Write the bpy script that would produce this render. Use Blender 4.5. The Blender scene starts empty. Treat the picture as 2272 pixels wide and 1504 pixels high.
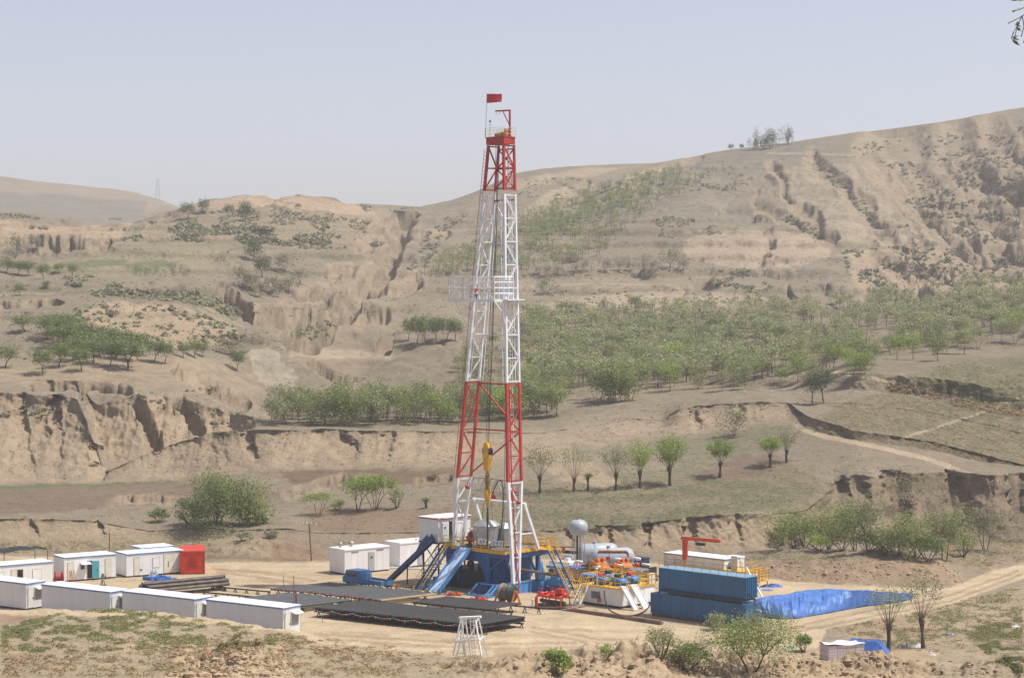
HAZE = 0.00024
EXPO = 0.2
import bpy, bmesh, math, random
import numpy as np
from mathutils import Vector, Matrix
R = math.radians
sc = bpy.context.scene
COL = sc.collection
random.seed(7)
# ---------------------------------------------------------------- camera numbers
F, CX, CY, HC = 4600.0, 1136.0, 752.0, 32.0
PITCH = math.atan((CY - 650.0) / F)
def at(px, py, D):
    "world point seen at photo pixel (px,py) at distance D along +Y"
    sa, ca = math.sin(PITCH), math.cos(PITCH)
    dy = F * ca + (CY - py) * sa
    dz = -F * sa + (CY - py) * ca
    return Vector(((px - CX) / dy * D, D, HC + dz / dy * D))
def onz(px, py, z=0.0):
    sa, ca = math.sin(PITCH), math.cos(PITCH)
    dy = F * ca + (CY - py) * sa
    dz = -F * sa + (CY - py) * ca
    return at(px, py, (z - HC) / dz * dy)
# ---------------------------------------------------------------- materials
MATS = {}
def mat(name, col, rough=0.55, metal=0.0, dirt=0.12, scale=1.5, spec=0.4, bump=0.0, streak=False):
    if name in MATS: return MATS[name]
    m = bpy.data.materials.new(name); m.use_nodes = True
    nt = m.node_tree; b = nt.nodes['Principled BSDF']
    b.inputs['Roughness'].default_value = rough
    b.inputs['Metallic'].default_value = metal
    b.inputs['Specular IOR Level'].default_value = spec
    tc = nt.nodes.new('ShaderNodeTexCoord')
    no = nt.nodes.new('ShaderNodeTexNoise'); no.inputs['Scale'].default_value = scale
    no.inputs['Detail'].default_value = 5
    if streak:
        mp = nt.nodes.new('ShaderNodeMapping'); mp.inputs['Scale'].default_value = (1, 1, .15)
        nt.links.new(tc.outputs['Object'], mp.inputs[0]); nt.links.new(mp.outputs[0], no.inputs['Vector'])
    else:
        nt.links.new(tc.outputs['Object'], no.inputs['Vector'])
    rp = nt.nodes.new('ShaderNodeValToRGB')
    rp.color_ramp.elements[0].position = .3; rp.color_ramp.elements[1].position = .7
    lo = [c * (1 - dirt * 1.6) for c in col]; hi = [min(1, c * (1 + dirt * .8)) for c in col]
    rp.color_ramp.elements[0].color = (*lo, 1); rp.color_ramp.elements[1].color = (*hi, 1)
    nt.links.new(no.outputs['Fac'], rp.inputs[0]); nt.links.new(rp.outputs[0], b.inputs['Base Color'])
    if bump:
        bp = nt.nodes.new('ShaderNodeBump'); bp.inputs['Strength'].default_value = bump; bp.inputs['Distance'].default_value = .1
        nt.links.new(no.outputs['Fac'], bp.inputs['Height']); nt.links.new(bp.outputs[0], b.inputs['Normal'])
    MATS[name] = m
    return m
# ---------------------------------------------------------------- mesh builder
class MB:
    def __init__(s): s.v = []; s.f = []; s.sm = []
    def add(s, vs, fs, smooth=False):
        o = len(s.v); s.v += [tuple(v) for v in vs]
        for f in fs: s.f.append([i + o for i in f]); s.sm.append(smooth)
        return s
    def box(s, c, d, M=None, rz=0):
        x, y, z = [q / 2 for q in d]
        vs = [Vector((sx * x, sy * y, sz * z)) for sz in (-1, 1) for sx, sy in ((-1, -1), (1, -1), (1, 1), (-1, 1))]
        if rz: M = Matrix.Rotation(rz, 3, 'Z')
        if M is not None: vs = [M @ v for v in vs]
        vs = [v + Vector(c) for v in vs]
        return s.add(vs, [(3, 2, 1, 0), (4, 5, 6, 7), (0, 1, 5, 4), (1, 2, 6, 5), (2, 3, 7, 6), (3, 0, 4, 7)])
    def bx(s, x0, x1, y0, y1, z0, z1):
        return s.box(((x0 + x1) / 2, (y0 + y1) / 2, (z0 + z1) / 2), (x1 - x0, y1 - y0, z1 - z0))
    def bar(s, p, q, w, h=None, up=(0, 0, 1)):
        p, q = Vector(p), Vector(q); h = h or w
        d = q - p; L = d.length
        if L < 1e-6: return s
        d /= L; u = Vector(up)
        if abs(d.dot(u)) > .98: u = Vector((1, 0, 0))
        x = d.cross(u).normalized(); z = x.cross(d)
        return s.box((p + q) / 2, (w, L, h), Matrix((x, d, z)).transposed())
    def tube(s, p, q, r, n=8, r2=None, caps=True, smooth=True):
        p, q = Vector(p), Vector(q); r2 = r if r2 is None else r2
        d = (q - p)
        if d.length < 1e-6: return s
        d.normalize(); u = Vector((0, 0, 1)) if abs(d.z) < .95 else Vector((1, 0, 0))
        x = d.cross(u).normalized(); z = x.cross(d)
        a = [p + (x * math.cos(t) + z * math.sin(t)) * r for t in [2 * math.pi * i / n for i in range(n)]]
        b = [q + (x * math.cos(t) + z * math.sin(t)) * r2 for t in [2 * math.pi * i / n for i in range(n)]]
        s.add(a + b, [(i, i + n, (i + 1) % n + n, (i + 1) % n) for i in range(n)], smooth)
        if caps:
            s.add(a, [tuple(range(n))]); s.add(b, [tuple(range(n - 1, -1, -1))])
        return s
    def pipe(s, pts, r, n=8, caps=True):
        for i in range(len(pts) - 1):
            s.tube(pts[i], pts[i + 1], r, n, caps=caps)
        return s
    def lathe(s, prof, c=(0, 0, 0), n=20, M=None, smooth=True):
        vs = []; fs = []
        for (r, z) in prof:
            for i in range(n):
                t = 2 * math.pi * i / n; v = Vector((r * math.cos(t), r * math.sin(t), z))
                if M is not None: v = M @ v
                vs.append(v + Vector(c))
        k = len(prof)
        for j in range(k - 1):
            for i in range(n):
                fs.append((j * n + i, j * n + (i + 1) % n, (j + 1) * n + (i + 1) % n, (j + 1) * n + i))
        s.add(vs, fs, smooth)
        return s
    def prism(s, poly, z0, z1, M=None, c=(0, 0, 0)):
        n = len(poly)
        vs = [Vector((x, y, z0)) for x, y in poly] + [Vector((x, y, z1)) for x, y in poly]
        if M is not None: vs = [M @ v for v in vs]
        vs = [v + Vector(c) for v in vs]
        return s.add(vs, [tuple(range(n - 1, -1, -1)), tuple(range(n, 2 * n))] + [(i, (i + 1) % n, n + (i + 1) % n, n + i) for i in range(n)])
    def prism3(s, pts, off):
        "extrude a 3-D polygon by a vector"
        n = len(pts); o = Vector(off)
        vs = [Vector(p) for p in pts] + [Vector(p) + o for p in pts]
        return s.add(vs, [tuple(range(n - 1, -1, -1)), tuple(range(n, 2 * n))] + [(i, (i + 1) % n, n + (i + 1) % n, n + i) for i in range(n)])
    def mesh(s, name, m):
        me = bpy.data.meshes.new(name); me.from_pydata(s.v, [], s.f)
        me.polygons.foreach_set('use_smooth', s.sm)
        if m is not None: me.materials.append(m)
        me.update(); return me
    def build(s, name, m, parent=None):
        me = s.mesh(name, m)
        bm = bmesh.new(); bm.from_mesh(me); bmesh.ops.recalc_face_normals(bm, faces=bm.faces); bm.to_mesh(me); bm.free()
        o = bpy.data.objects.new(name, me); COL.objects.link(o)
        if parent is not None: o.parent = parent
        return o
def tag(o, label, cat, group=None, kind=None):
    if label: o['label'] = label
    if cat: o['category'] = cat
    if group: o['group'] = group
    if kind: o['kind'] = kind
    return o
def thing(name, label, cat, loc=(0, 0, 0), rz=0.0, group=None):
    o = bpy.data.objects.new(name, None); COL.objects.link(o)
    o.empty_display_size = .3
    o.location = loc; o.rotation_euler = (0, 0, rz)
    return tag(o, label, cat, group)
def kids(o): return [c for c in list(o.children)]
def dup(o, parent=None):
    c = o.copy(); COL.objects.link(c); c.parent = parent
    for ch in kids(o): dup(ch, c)
    return c
# ---------------------------------------------------------------- noise
def _h(ix, iy, seed):
    h = (ix.astype(np.int64) * 374761393 + iy.astype(np.int64) * 668265263 + seed * 1442695041) & 0xffffffff
    h = ((h ^ (h >> 13)) * 1274126177) & 0xffffffff
    return ((h ^ (h >> 16)) & 0xffff) / 65535.0
def vn(x, y, seed=0):
    x = np.asarray(x, float); y = np.asarray(y, float)
    ix = np.floor(x); iy = np.floor(y); fx = x - ix; fy = y - iy
    fx = fx * fx * fx * (fx * (fx * 6 - 15) + 10); fy = fy * fy * fy * (fy * (fy * 6 - 15) + 10)
    a = _h(ix, iy, seed); b = _h(ix + 1, iy, seed); c = _h(ix, iy + 1, seed); d = _h(ix + 1, iy + 1, seed)
    return (a * (1 - fx) + b * fx) * (1 - fy) + (c * (1 - fx) + d * fx) * fy
def fbm(x, y, seed=0, o=4):
    t = 0; a = .5; n = 0
    for i in range(o):
        t = t + a * vn(x * 2 ** i + 13.7 * i, y * 2 ** i + 7.1 * i, seed + i); n += a; a *= .5
    return t / n * 2 - 1
def ridged(x, y, seed=0, o=4):
    t = 0; a = .5; n = 0
    for i in range(o):
        t = t + a * (1 - np.abs(vn(x * 2 ** i + 3.3 * i, y * 2 ** i + 9.9 * i, seed + i) * 2 - 1)); n += a; a *= .5
    return t / n
def smooth1(a, k, axis=0):
    if k <= 0: return a
    w = np.exp(-np.linspace(-2, 2, 2 * k + 1) ** 2); w /= w.sum()
    pad = [(0, 0)] * a.ndim; pad[axis] = (k, k)
    b = np.pad(a, pad, mode='edge')
    return np.apply_along_axis(lambda r: np.convolve(r, w, 'valid'), axis, b)
# ================================================================ terrain
K = [-600, 0, 200, 400, 600, 800, 1000, 1200, 1400, 1600, 1750, 1900, 2080, 2272, 2900]
Q = 1.0
cols = np.concatenate([np.arange(-700, -60, 16 / Q), np.arange(-60, 2335, 2.6 / Q), np.arange(2335, 2960, 16 / Q)])
NC = len(cols)
def zof(py, D): return HC - (py - 650.0) * D / F
def ln(py, D, k=K, sm=14):
    p = np.interp(cols, k, py); d = np.interp(cols, k, D if hasattr(D, '__len__') else [D] * len(k))
    p = smooth1(p, sm); d = smooth1(d, sm)
    return d, zof(p, d)
def flat(py, k=K, z=0.0, sm=14):
    p = smooth1(np.interp(cols, k, py), sm)
    return (HC - z) * F / (p - 650.0), np.full(NC, z)
lines = []   # (D, z, rows to the next line, kind)
def L(dz, n, kind='lin', key=None): lines.append((dz[0], dz[1], n, kind, len(lines) - sum(1 for q in lines if q[4] % 1) if key is None else key))
L(ln([1750] * 15, 70), 6)
L(ln([1580] * 15, 118), 60)
L(ln([1500, 1500, 1500, 1503, 1506, 1508, 1510, 1510, 1512, 1515, 1512, 1510, 1505, 1505, 1505],
     [140, 140, 142, 143, 145, 148, 152, 152, 152, 155, 158, 160, 160, 160, 160]), 130)
KB = [-600, 0, 85, 180, 260, 350, 450, 560, 640, 680, 740, 850, 1000, 1300, 1500, 1700, 1800, 1950, 2100, 2272, 2900]
crestD = [199, 198, 197, 194, 191, 188.5, 186.5, 184.5, 183, 181, 179, 177, 176, 175, 175, 175, 174, 172, 172, 172, 172]
crestP = [1358, 1357, 1352, 1352, 1349, 1358, 1373, 1388, 1399, 1408, 1424, 1442, 1456, 1460, 1458, 1462, 1474, 1486, 1490, 1492, 1492]
cD, cZ = ln(crestP, crestD, KB, 4); cZ = np.maximum(cZ, .03)
L((cD, cZ), 18)
L((cD + np.interp(cols, [0, 600, 800], [3.2, 3.2, 6]), np.zeros(NC)), 110, 'pad')
padback = flat([1232, 1232, 1236, 1246, 1249, 1245, 1235, 1233, 1246, 1270, 1290, 1302, 1305, 1252, 1250])
L(padback, 22)
b5 = ln([1226, 1224, 1228, 1234, 1205, 1224, 1230, 1230, 1240, 1256, 1246, 1243, 1250, 1236, 1236], 240)
b5D = padback[0] + 6.5
b5z = zof(smooth1(np.interp(cols, [-600, 0, 200, 400, 480, 560, 620, 700, 760, 900, 1200, 1400, 1600, 1750, 1900, 2080, 2180, 2272, 2900],
      [1226, 1224, 1228, 1232, 1212, 1203, 1206, 1222, 1228, 1230, 1230, 1238, 1256, 1246, 1243, 1252, 1256, 1238, 1236]), 10), b5D)
L((b5D, b5z), 24)
L(ln([1198, 1196, 1198, 1198, 1207, 1207, 1212, 1222, 1230, 1228, 1217, 1205, 1205, 1205, 1205],
     [262, 262, 262, 262, 259, 258, 257, 256, 256, 258, 263, 275, 278, 272, 270]), 50, 'cliff')
K7 = [-600, 0, 200, 330, 470, 520, 640, 700, 800, 1000, 1200, 1400, 1600, 1700, 1790, 1850, 1900, 2080, 2272, 2900]
L(ln([1155, 1152, 1155, 1180, 1172, 1178, 1172, 1182, 1183, 1180, 1180, 1166, 1143, 1140, 1132, 1085, 1058, 1050, 1052, 1052],
     [266, 266, 266, 266, 264, 263.5, 262, 261.5, 261, 261, 260, 260, 262, 266, 272, 284, 286, 289, 283, 283], K7, 8), 64)
L(ln([1120, 1118, 1115, 1120, 1120, 1115, 1100, 1088, 1072, 1060, 1035, 1008, 1018, 1035, 1040],
     [290, 290, 290, 290, 290, 285, 280, 282, 285, 290, 296, 298, 298, 294, 294]), 44)
L(ln([1078, 1076, 1075, 1070, 1047, 1042, 1035, 1008, 985, 960, 943, 976, 1000, 1050, 1060],
     [322, 322, 322, 320, 316, 314, 312, 314, 318, 322, 318, 305, 303, 298, 298]), 64, 'cliff')
K10 = [-600, 0, 120, 176, 226, 300, 400, 470, 520, 600, 800, 1000, 1200, 1300, 1400, 1470, 1510, 1600, 1750, 1790, 1900, 2080, 2272, 2900]
L10_ = ln([868, 870, 878, 884, 1050, 1014, 980, 960, 955, 953, 955, 955, 960, 948, 930, 934, 908, 897, 893, 924, 955, 982, 1031, 1041],
     [345, 345, 344, 343, 326, 327, 328, 328.5, 328, 327, 327, 328, 326, 330, 333, 333, 332, 331, 328, 316, 306.2, 304.2, 299.2, 299.2], K10, 6)
L11_ = ln([812, 815, 815, 840, 928, 928, 926, 928, 900, 880, 872, 865, 885, 915, 930],
     [375, 375, 372, 368, 350, 352, 355, 352, 350, 348, 345, 335, 332, 325, 322])
L(L10_, 40)
sw_ = smooth1(np.interp(cols, [186, 226, 515, 565], [0, 1, 1, 0]), 3)
def between(f, D, z): return (L10_[0] + f * (L11_[0] - L10_[0])) * (1 - sw_) + D * sw_, (L10_[1] + f * (L11_[1] - L10_[1])) * (1 - sw_) + z * sw_
L(between(.35, 337.0, 3.6), 44, 'cliff', 11.3)
bp_ = np.interp(cols, [226, 300, 380, 450, 520], [892, 870, 878, 898, 922])
L(between(.6, 352.0, zof(bp_, 352.0)), 34, 'lin', 11.6)
L(L11_, 54)
# small cliff in front of the wood on the right, terrace bank between the two right hand fields
L(ln([740, 742, 745, 790, 970, 938, 905, 878, 870, 862, 858, 845, 866, 896, 911],
     [408, 408, 405, 395, 385, 378, 384, 388, 378, 366, 358, 338, 333.6, 326.5, 323.5]), 50)
L(ln([700, 700, 708, 752, 880, 900, 870, 850, 845, 838, 835, 800, 806, 825, 840],
     [430, 430, 426, 415, 405, 400, 405, 402, 395, 388, 380, 362, 356, 346, 342]), 50)
L(ln([640, 642, 655, 690, 760, 832, 800, 805, 795, 785, 790, 795, 788, 800, 810],
     [470, 470, 465, 460, 430, 430, 430, 450, 455, 450, 440, 430, 400, 378, 370]), 50)
L(ln([590, 595, 605, 618, 655, 745, 705, 725, 722, 722, 722, 722, 735, 745, 755],
     [520, 520, 520, 520, 520, 500, 520, 530, 540, 540, 530, 520, 490, 460, 450]), 44)
L(ln([555, 560, 548, 572, 605, 668, 640, 688, 688, 690, 686, 664, 650, 632, 615],
     [570, 570, 580, 580, 590, 575, 600, 590, 600, 600, 600, 600, 600, 600, 600]), 44)
L(ln([520, 528, 536, 540, 540, 580, 598, 622, 610, 603, 600, 600, 592, 575, 560],
     [610, 610, 620, 640, 650, 640, 650, 650, 660, 660, 660, 660, 660, 660, 660]), 64)
L(ln([478, 485, 500, 490, 480, 520, 530, 525, 512, 500, 490, 480, 460, 440, 410],
     [680, 680, 690, 700, 705, 720, 720, 730, 740, 740, 740, 740, 740, 740, 740]), 64)
KS = [-600, 0, 80, 150, 230, 300, 350, 400, 480, 560, 650, 740, 800, 870, 930, 1000, 1070, 1145, 1200, 1300, 1450, 1600, 1750, 1900, 2080, 2200, 2272, 2900]
L(ln([455, 463, 472, 488, 505, 492, 474, 459, 444, 436, 431, 441, 455, 466, 470, 462, 448, 432, 425, 418, 408, 390, 366, 346, 322, 300, 288, 220],
     [750, 750, 750, 750, 750, 750, 752, 755, 760, 763, 765, 768, 800, 810, 810, 810, 815, 820, 825, 830, 835, 835, 835, 835, 835, 835, 835, 835], KS, 5), 64)
sky = [560, 560, 560, 545, 520, 520, 520, 510, 500, 495, 490, 470, 453, 455, 460, 445, 418, 384, 374, 367, 361, 335, 315, 294, 270, 250, 238, 150]
skyD = [850, 850, 850, 850, 850, 850, 850, 850, 850, 850, 850, 850, 850, 860, 870, 890, 905, 915, 925, 935, 945, 950, 950, 950, 950, 950, 950, 950]
L(ln(sky, skyD, KS, 5), 12)
L(ln([495, 495, 496, 497, 500, 500, 500, 500, 500, 480, 470, 450, 420, 400, 400], 1150), 50)
L(ln([360, 381, 392, 402, 416, 428, 440, 456, 478, 500, 510, 520, 520, 500, 500, 500, 500, 500, 480, 470, 460, 450, 440, 430, 420, 410, 400, 400], 1500, KS, 5), 8)
L(ln([560] * 15, 2400), 0)
Ds, Zs, Ks, Ts = [], [], [], []
jit = vn(cols / 40, cols * 0, 91)
for i in range(len(lines) - 1):
    d0, z0, n, kind, key = lines[i]; d1, z1 = lines[i + 1][:2]
    n = int(n * Q)
    for j in range(n):
        t = j / n
        if kind == 'cliff':
            g = 1 - (1 - t) ** 1.5; Ds.append(d0 + (d1 - d0) * g); Zs.append(z0 + (z1 - z0) * t)
        else:
            Ds.append(d0 + (d1 - d0) * t); Zs.append(z0 + (z1 - z0) * t)
        Ks.append(key); Ts.append(t)
Ds.append(lines[-1][0]); Zs.append(lines[-1][1]); Ks.append(lines[-1][4]); Ts.append(0)
TD = np.array(Ds); TZ = np.array(Zs); TK = np.array(Ks); TT = np.array(Ts)
NR = len(TD)
for r0, r1, k in ((0, NR, 2),):
    zz = smooth1(TZ, k); keep = np.isin(TK, [7, 10])   # leave the cliffs sharp
    w = np.ones(NR); w[keep] = 0; w = smooth1(w, 2)[:, None]
    TZ = TZ * (1 - w) + zz * w
PX = np.broadcast_to(cols, TD.shape)
TX = (PX - CX) / F * TD
PY0 = 650 + F * (HC - TZ) / TD
def band(a, b, soft=.5):
    u = np.where(TK % 1 > 0, TK, TK + np.where(TK == 11, TT * .3, TT))[:, None]
    return np.clip((u - a) / soft + .5, 0, 1) * np.clip((b - u) / soft + .5, 0, 1) * np.ones((1, NC))
padm = band(4.0, 5.3, .5)
# world space relief
n1 = fbm(TX / 22, TD / 22, 3, 5); n2 = fbm(TX / 5, TD / 5, 11, 4); n3 = fbm(TX / 1.2, TD / 1.2, 17, 3); n4 = fbm(TX / .5, TD / .5, 19, 2)
fore = band(0, 4.0, .4)
TZ = TZ + fore * (n2 * .28 + n3 * .12 + n4 * .06) * (1 + .8 * (PX > 1000))
TZ = TZ + padm * (n2 * .04 + n3 * .012)
TZ = TZ + band(5.3, 7, .4) * (n2 * .4 + n3 * .28)
TZ = TZ + band(8, 10.2, .4) * (n1 * .35 + n3 * .06)
TZ = TZ + band(11, 15, .6) * (n1 * .8 + n3 * .12)
hill = band(14.6, 20.6, 1.2)
far = band(21.4, 24, .6)
rg = ridged(TX / 34 + n1 * .5, TD / 120, 23, 4)
rg2 = ridged((TX + TD * .35) / 60 + n1 * .4, TD / 200, 29, 4)
TZ = TZ + hill * (n1 * 1.6 + n2 * .35) - hill * np.clip(rg - .62, 0, 1) * 9 * np.clip(vn(TX / 90, TD / 120, 77) * 2.4 - .7, 0, 1)
rgt = np.clip((PX - 1880) / 160, 0, 1) * band(17.2, 20.0, 1.2)
TZ = TZ - rgt * (np.clip(rg2 - .5, 0, 1) * 26 + np.clip(rg - .55, 0, 1) * 17 + np.clip(ridged(TX / 16 + n1 * .6, TD / 45, 33, 4) - .55, 0, 1) * 15)
TZ = TZ + far * fbm(TX / 120, TD / 120, 41, 4) * 4
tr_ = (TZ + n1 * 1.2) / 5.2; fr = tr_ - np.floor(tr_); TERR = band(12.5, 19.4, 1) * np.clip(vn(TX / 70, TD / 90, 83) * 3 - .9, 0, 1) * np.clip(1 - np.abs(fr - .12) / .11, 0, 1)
TZ = TZ + band(12.5, 19.4, 1) * np.clip(vn(TX / 70, TD / 90, 83) * 3 - .9, 0, 1) * ((np.clip(fr / .3, 0, 1) - fr) * 2.2)
# cliffs are fluted: move them in and out
rowk = np.isin(TK, [7, 10, 11.3]); rowa = np.isin(TK, [8, 11, 11.6])
cw = np.where(rowk, np.sin(np.pi / 2 * np.clip(TT, 0, 1)) ** .8, np.where(rowa, np.clip(1 - TT * 1.6, 0, 1) ** 2, 0.0))[:, None]
cl = rowk.astype(float)[:, None] * np.sin(np.pi * np.clip(TT, 0, 1))[:, None] ** .6
hgt = np.zeros((NR, NC))
for k in (7, 10):
    r = np.where((TK == k) | (TK == k + 1))[0]; hgt[r] = (lines[k + 1][1] - lines[k][1])[None, :]
i3 = [q[4] for q in lines].index(11.3); hgt[(TK == 11.3) | (TK == 11.6)] = (np.clip(lines[i3 + 1][1] - lines[i3][1], 0, 20) * sw_)[None, :]
hgt = np.clip(hgt / 9, 0, 1.3); smallw = np.clip((hgt * 9 - 1.2) / 2.0, .12, 1)
def flute(x, z, sd):
    return ridged(x / 3.2 + z * 0, z * 0 + .5, sd, 4) - .6
lean_ = fbm(TX / 9, TZ / 6, 53, 3)
flu = ridged((TX + 1.2 * lean_) / 3.6, TZ / 30, 51, 4) - .6
flu2 = ridged((TX + 2.5 * lean_) / 17, TZ / 60, 57, 3) - .6
TDo = TD + cw * hgt * smallw * (flu * 2.4 + flu2 * 10)
TZ = TZ + cl * hgt * n3 * .35
TD = TDo
TX = (PX - CX) / F * TD
# ---- gullies, scarps: strokes in bearing / elevation of the ground they cut
def segd(x, y, pts):
    best = np.full(x.shape, 1e9)
    for (ax, ay), (bx, by) in zip(pts[:-1], pts[1:]):
        dx, dy = bx - ax, by - ay; l2 = dx * dx + dy * dy + 1e-9
        t = np.clip(((x - ax) * dx + (y - ay) * dy) / l2, 0, 1)
        best = np.minimum(best, np.hypot(x - ax - t * dx, y - ay - t * dy))
    return best
wob = fbm(PX / 26, PY0 / 20, 61, 3) * 9
wx = PX + wob; wy = PY0 + fbm(PX / 26, PY0 / 20, 67, 3) * 6
BARE = np.zeros((NR, NC))
def gully(pts, w, depth, k0, k1, steep=2.6, bare=.8):
    x0, x1 = min(p[0] for p in pts) - w * 2, max(p[0] for p in pts) + w * 2
    ci = np.where((cols > x0 - 20) & (cols < x1 + 20))[0]; ri = np.where((TK >= k0) & (TK <= k1))[0]
    if not len(ci): return
    s = np.ix_(ri, ci)
    d = segd(wx[s], wy[s], pts)
    pr = np.clip((1 - d / w) * steep, 0, 1); pr = pr * pr * (3 - 2 * pr)
    TZ[s] -= depth * pr
    BARE[s] = np.maximum(BARE[s], bare * np.clip((1.25 - d / w) * 3, 0, 1))
for pts, w, dp in [
    ([(1709, 367), (1740, 394), (1746, 430)], 11, 3.5), ([(1683, 451), (1719, 467), (1766, 491), (1813, 518), (1843, 531)], 17, 6),
    ([(1770, 455), (1800, 475), (1815, 500)], 16, 6), ([(1800, 350), (1826, 380), (1867, 407), (1897, 447), (1943, 484), (1970, 511), (1997, 534)], 17, 4.6),
    ([(1880, 412), (1927, 434), (1935, 455)], 16, 4), ([(1970, 421), (2004, 441), (2030, 461)], 10, 2.5),
    ([(1925, 330), (1960, 372), (1997, 394)], 28, 5), ([(1990, 300), (2060, 370), (2110, 430), (2180, 500), (2235, 560)], 66, 9),
    ([(2120, 300), (2180, 380), (2272, 480), (2330, 540)], 46, 8), ([(2200, 290), (2290, 380)], 34, 6),
    ([(1440, 405), (1400, 420), (1340, 440)], 10, 3), ([(1560, 345), (1480, 372), (1400, 395)], 8, 2.5),
    ([(1180, 470), (1240, 430), (1300, 405)], 9, 2.5)]:
    gully(pts, w * 1.25, dp * .55, 15, 20, 1.35)
for pts_, w_, d_ in [([(905, 470), (884, 490), (896, 518), (868, 546), (857, 580), (818, 608), (826, 632), (775, 660), (742, 690), (700, 716), (655, 748)], 34, 7), ([(884, 492), (842, 484), (815, 490)], 18, 4), ([(868, 546), (825, 534), (800, 545)], 18, 4), ([(896, 518), (940, 530), (985, 520)], 18, 3.5),
        ([(818, 608), (780, 592), (745, 600)], 18, 4), ([(826, 632), (880, 640), (930, 625)], 20, 4), ([(775, 660), (715, 650), (670, 655)], 20, 4), ([(742, 690), (800, 705), (850, 695)], 20, 4), ([(700, 716), (640, 705), (590, 712)], 18, 3)]:
    gully(pts_, w_, d_, 13, 19, 1.2)
gully([(500, 655), (560, 690), (640, 700), (720, 690)], 20, 7, 14, 17, 1.8)
gully([(60, 535), (150, 545), (240, 545)], 11, 4, 15, 18, 1.8)
gully([(-60, 690), (30, 682), (120, 676)], 16, 5, 13, 16, 1.8)
gully([(640, 690), (720, 720), (690, 760)], 26, 6, 12, 16, 1.5)
def notch(pts, w, depth, ks):
    ci = np.where((cols > min(p[0] for p in pts) - w * 2) & (cols < max(p[0] for p in pts) + w * 2))[0]; ri = np.where(np.isin(TK, list(ks) + [k + 1 for k in ks]))[0]
    s = np.ix_(ri, ci); y0 = min(p[1] for p in pts); d = segd(wx[s], np.maximum(PY0[s], y0), pts); pr = np.clip((1 - d / w) * 1.7, 0, 1); pr = pr * pr * (3 - 2 * pr)
    TD[s] += .8 * depth * pr * cw[ri]
    BARE[s] = np.maximum(BARE[s], .6 * pr * np.isin(TK[ri], list(ks))[:, None])
for a in [([(205, 905), (224, 960), (216, 1050)], 24, 8), ([(120, 930), (130, 1000), (120, 1060)], 16, 1.6), ([(40, 930), (52, 1000), (70, 1060)], 18, 2), ([(545, 960), (560, 1010)], 14, 2.4), ([(720, 960), (770, 1000)], 34, 3), ([(860, 965), (850, 1010)], 18, 2), ([(1545, 930), (1550, 955)], 12, 2.5), ([(1640, 905), (1650, 950)], 12, 1.4)]:
    notch(*a, (10,))
for a in [([(1832, 1000), (1850, 1050), (1880, 1110)], 22, 2), ([(1905, 1070), (1925, 1150)], 24, 2), ([(1985, 1070), (1990, 1150)], 40, 3.4), ([(2120, 1075), (2135, 1160)], 28, 2.6), ([(2262, 1085), (2268, 1180)], 26, 3), ([(60, 1160), (75, 1195)], 18, 1.5), ([(215, 1160), (222, 1190)], 12, 1.6), ([(1262, 1190), (1270, 1220)], 12, 1.2), ([(1345, 1185), (1350, 1222)], 16, 1.5), ([(1430, 1180), (1440, 1225)], 12, 1.2), ([(1530, 1165), (1540, 1220)], 18, 1.5), ([(1630, 1160), (1640, 1215)], 14, 1.2)]:
    notch(*a, (7,))
gully([(640, 1098), (700, 1078), (760, 1064), (860, 1074)], 15, 1.3, 8, 9, 2, .6); gully([(250, 1118), (320, 1105), (400, 1112)], 12, 1.0, 8, 9, 2, .6); gully([(930, 1068), (1000, 1060)], 10, .8, 8, 9, 2, .5)
gully([(840, 780), (800, 815), (760, 835)], 18, 4, 11, 14, 2.2, .7); gully([(940, 690), (880, 720), (850, 760)], 16, 3, 12, 15, 2.2, .5); gully([(400, 820), (470, 860), (540, 900)], 20, 3.2, 11, 13, 1.5, .7); gully([(60, 855), (180, 850), (280, 860)], 12, 2, 10, 12, 1.6, .7)
gully([(300, 885), (330, 930), (345, 985)], 16, 4, 10, 12, 1.6)
gully([(400, 890), (430, 920), (440, 955)], 16, 3.2, 10, 12, 1.6)
gully([(700, 800), (760, 840)], 20, 4, 12, 14, 1.6)
gully([(1930, 640), (2000, 632), (2050, 650)], 24, 7, 15, 17, 1.8)
gully([(1745, 640), (1755, 665)], 8, 4, 15, 17, 3)
# heaps of loose earth
def heap(px, py, D, sx, sy, h, rough=.5):
    x0 = (px - CX) / F * D
    g = np.exp(-((TX - x0) / sx) ** 2 - ((TD - D) / sy) ** 2)
    m = np.clip(g * 1.4, 0, 1)
    TZ[:] = TZ + g * h * (1 + .35 * n2) + m * rough * (n3 * .55 + n2 * .3 + n4 * .3) * (TK[:, None] < 7)
for a in [(550, 1500, 154, 2.0, 5, 1.15, .8), (480, 1500, 150, 3.6, 5, .55, .8), (1320, 1440, 171, 3.2, 4, 1.3, .7), (1440, 1500, 160, 5.5, 6, 1.7, .9),
          (1575, 1440, 178, 2.4, 3, 1.3, .7), (1935, 1480, 166, 3.4, 4, 1.05, 1.0), (2030, 1490, 163, 4, 4, .7, .8), (1700, 1475, 163, 6, 4, .9, .8), (1180, 1500, 158, 5, 5, .8, .8),
          (1250, 1480, 162, 4, 5, .6), (2240, 1490, 166, 4, 4, .9, .8), (1750, 1372, 209, 2.6, 1.6, .5, .3), (1365, 1222, 250, 5, 4, .8),
          (1965, 1218, 240, 2.2, 2, 1.3, .1), (555, 1240, 249, 6, 4, .8, .2), (690, 1240, 250, 4, 3, .6, .2)]:
    heap(*a)
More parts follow.
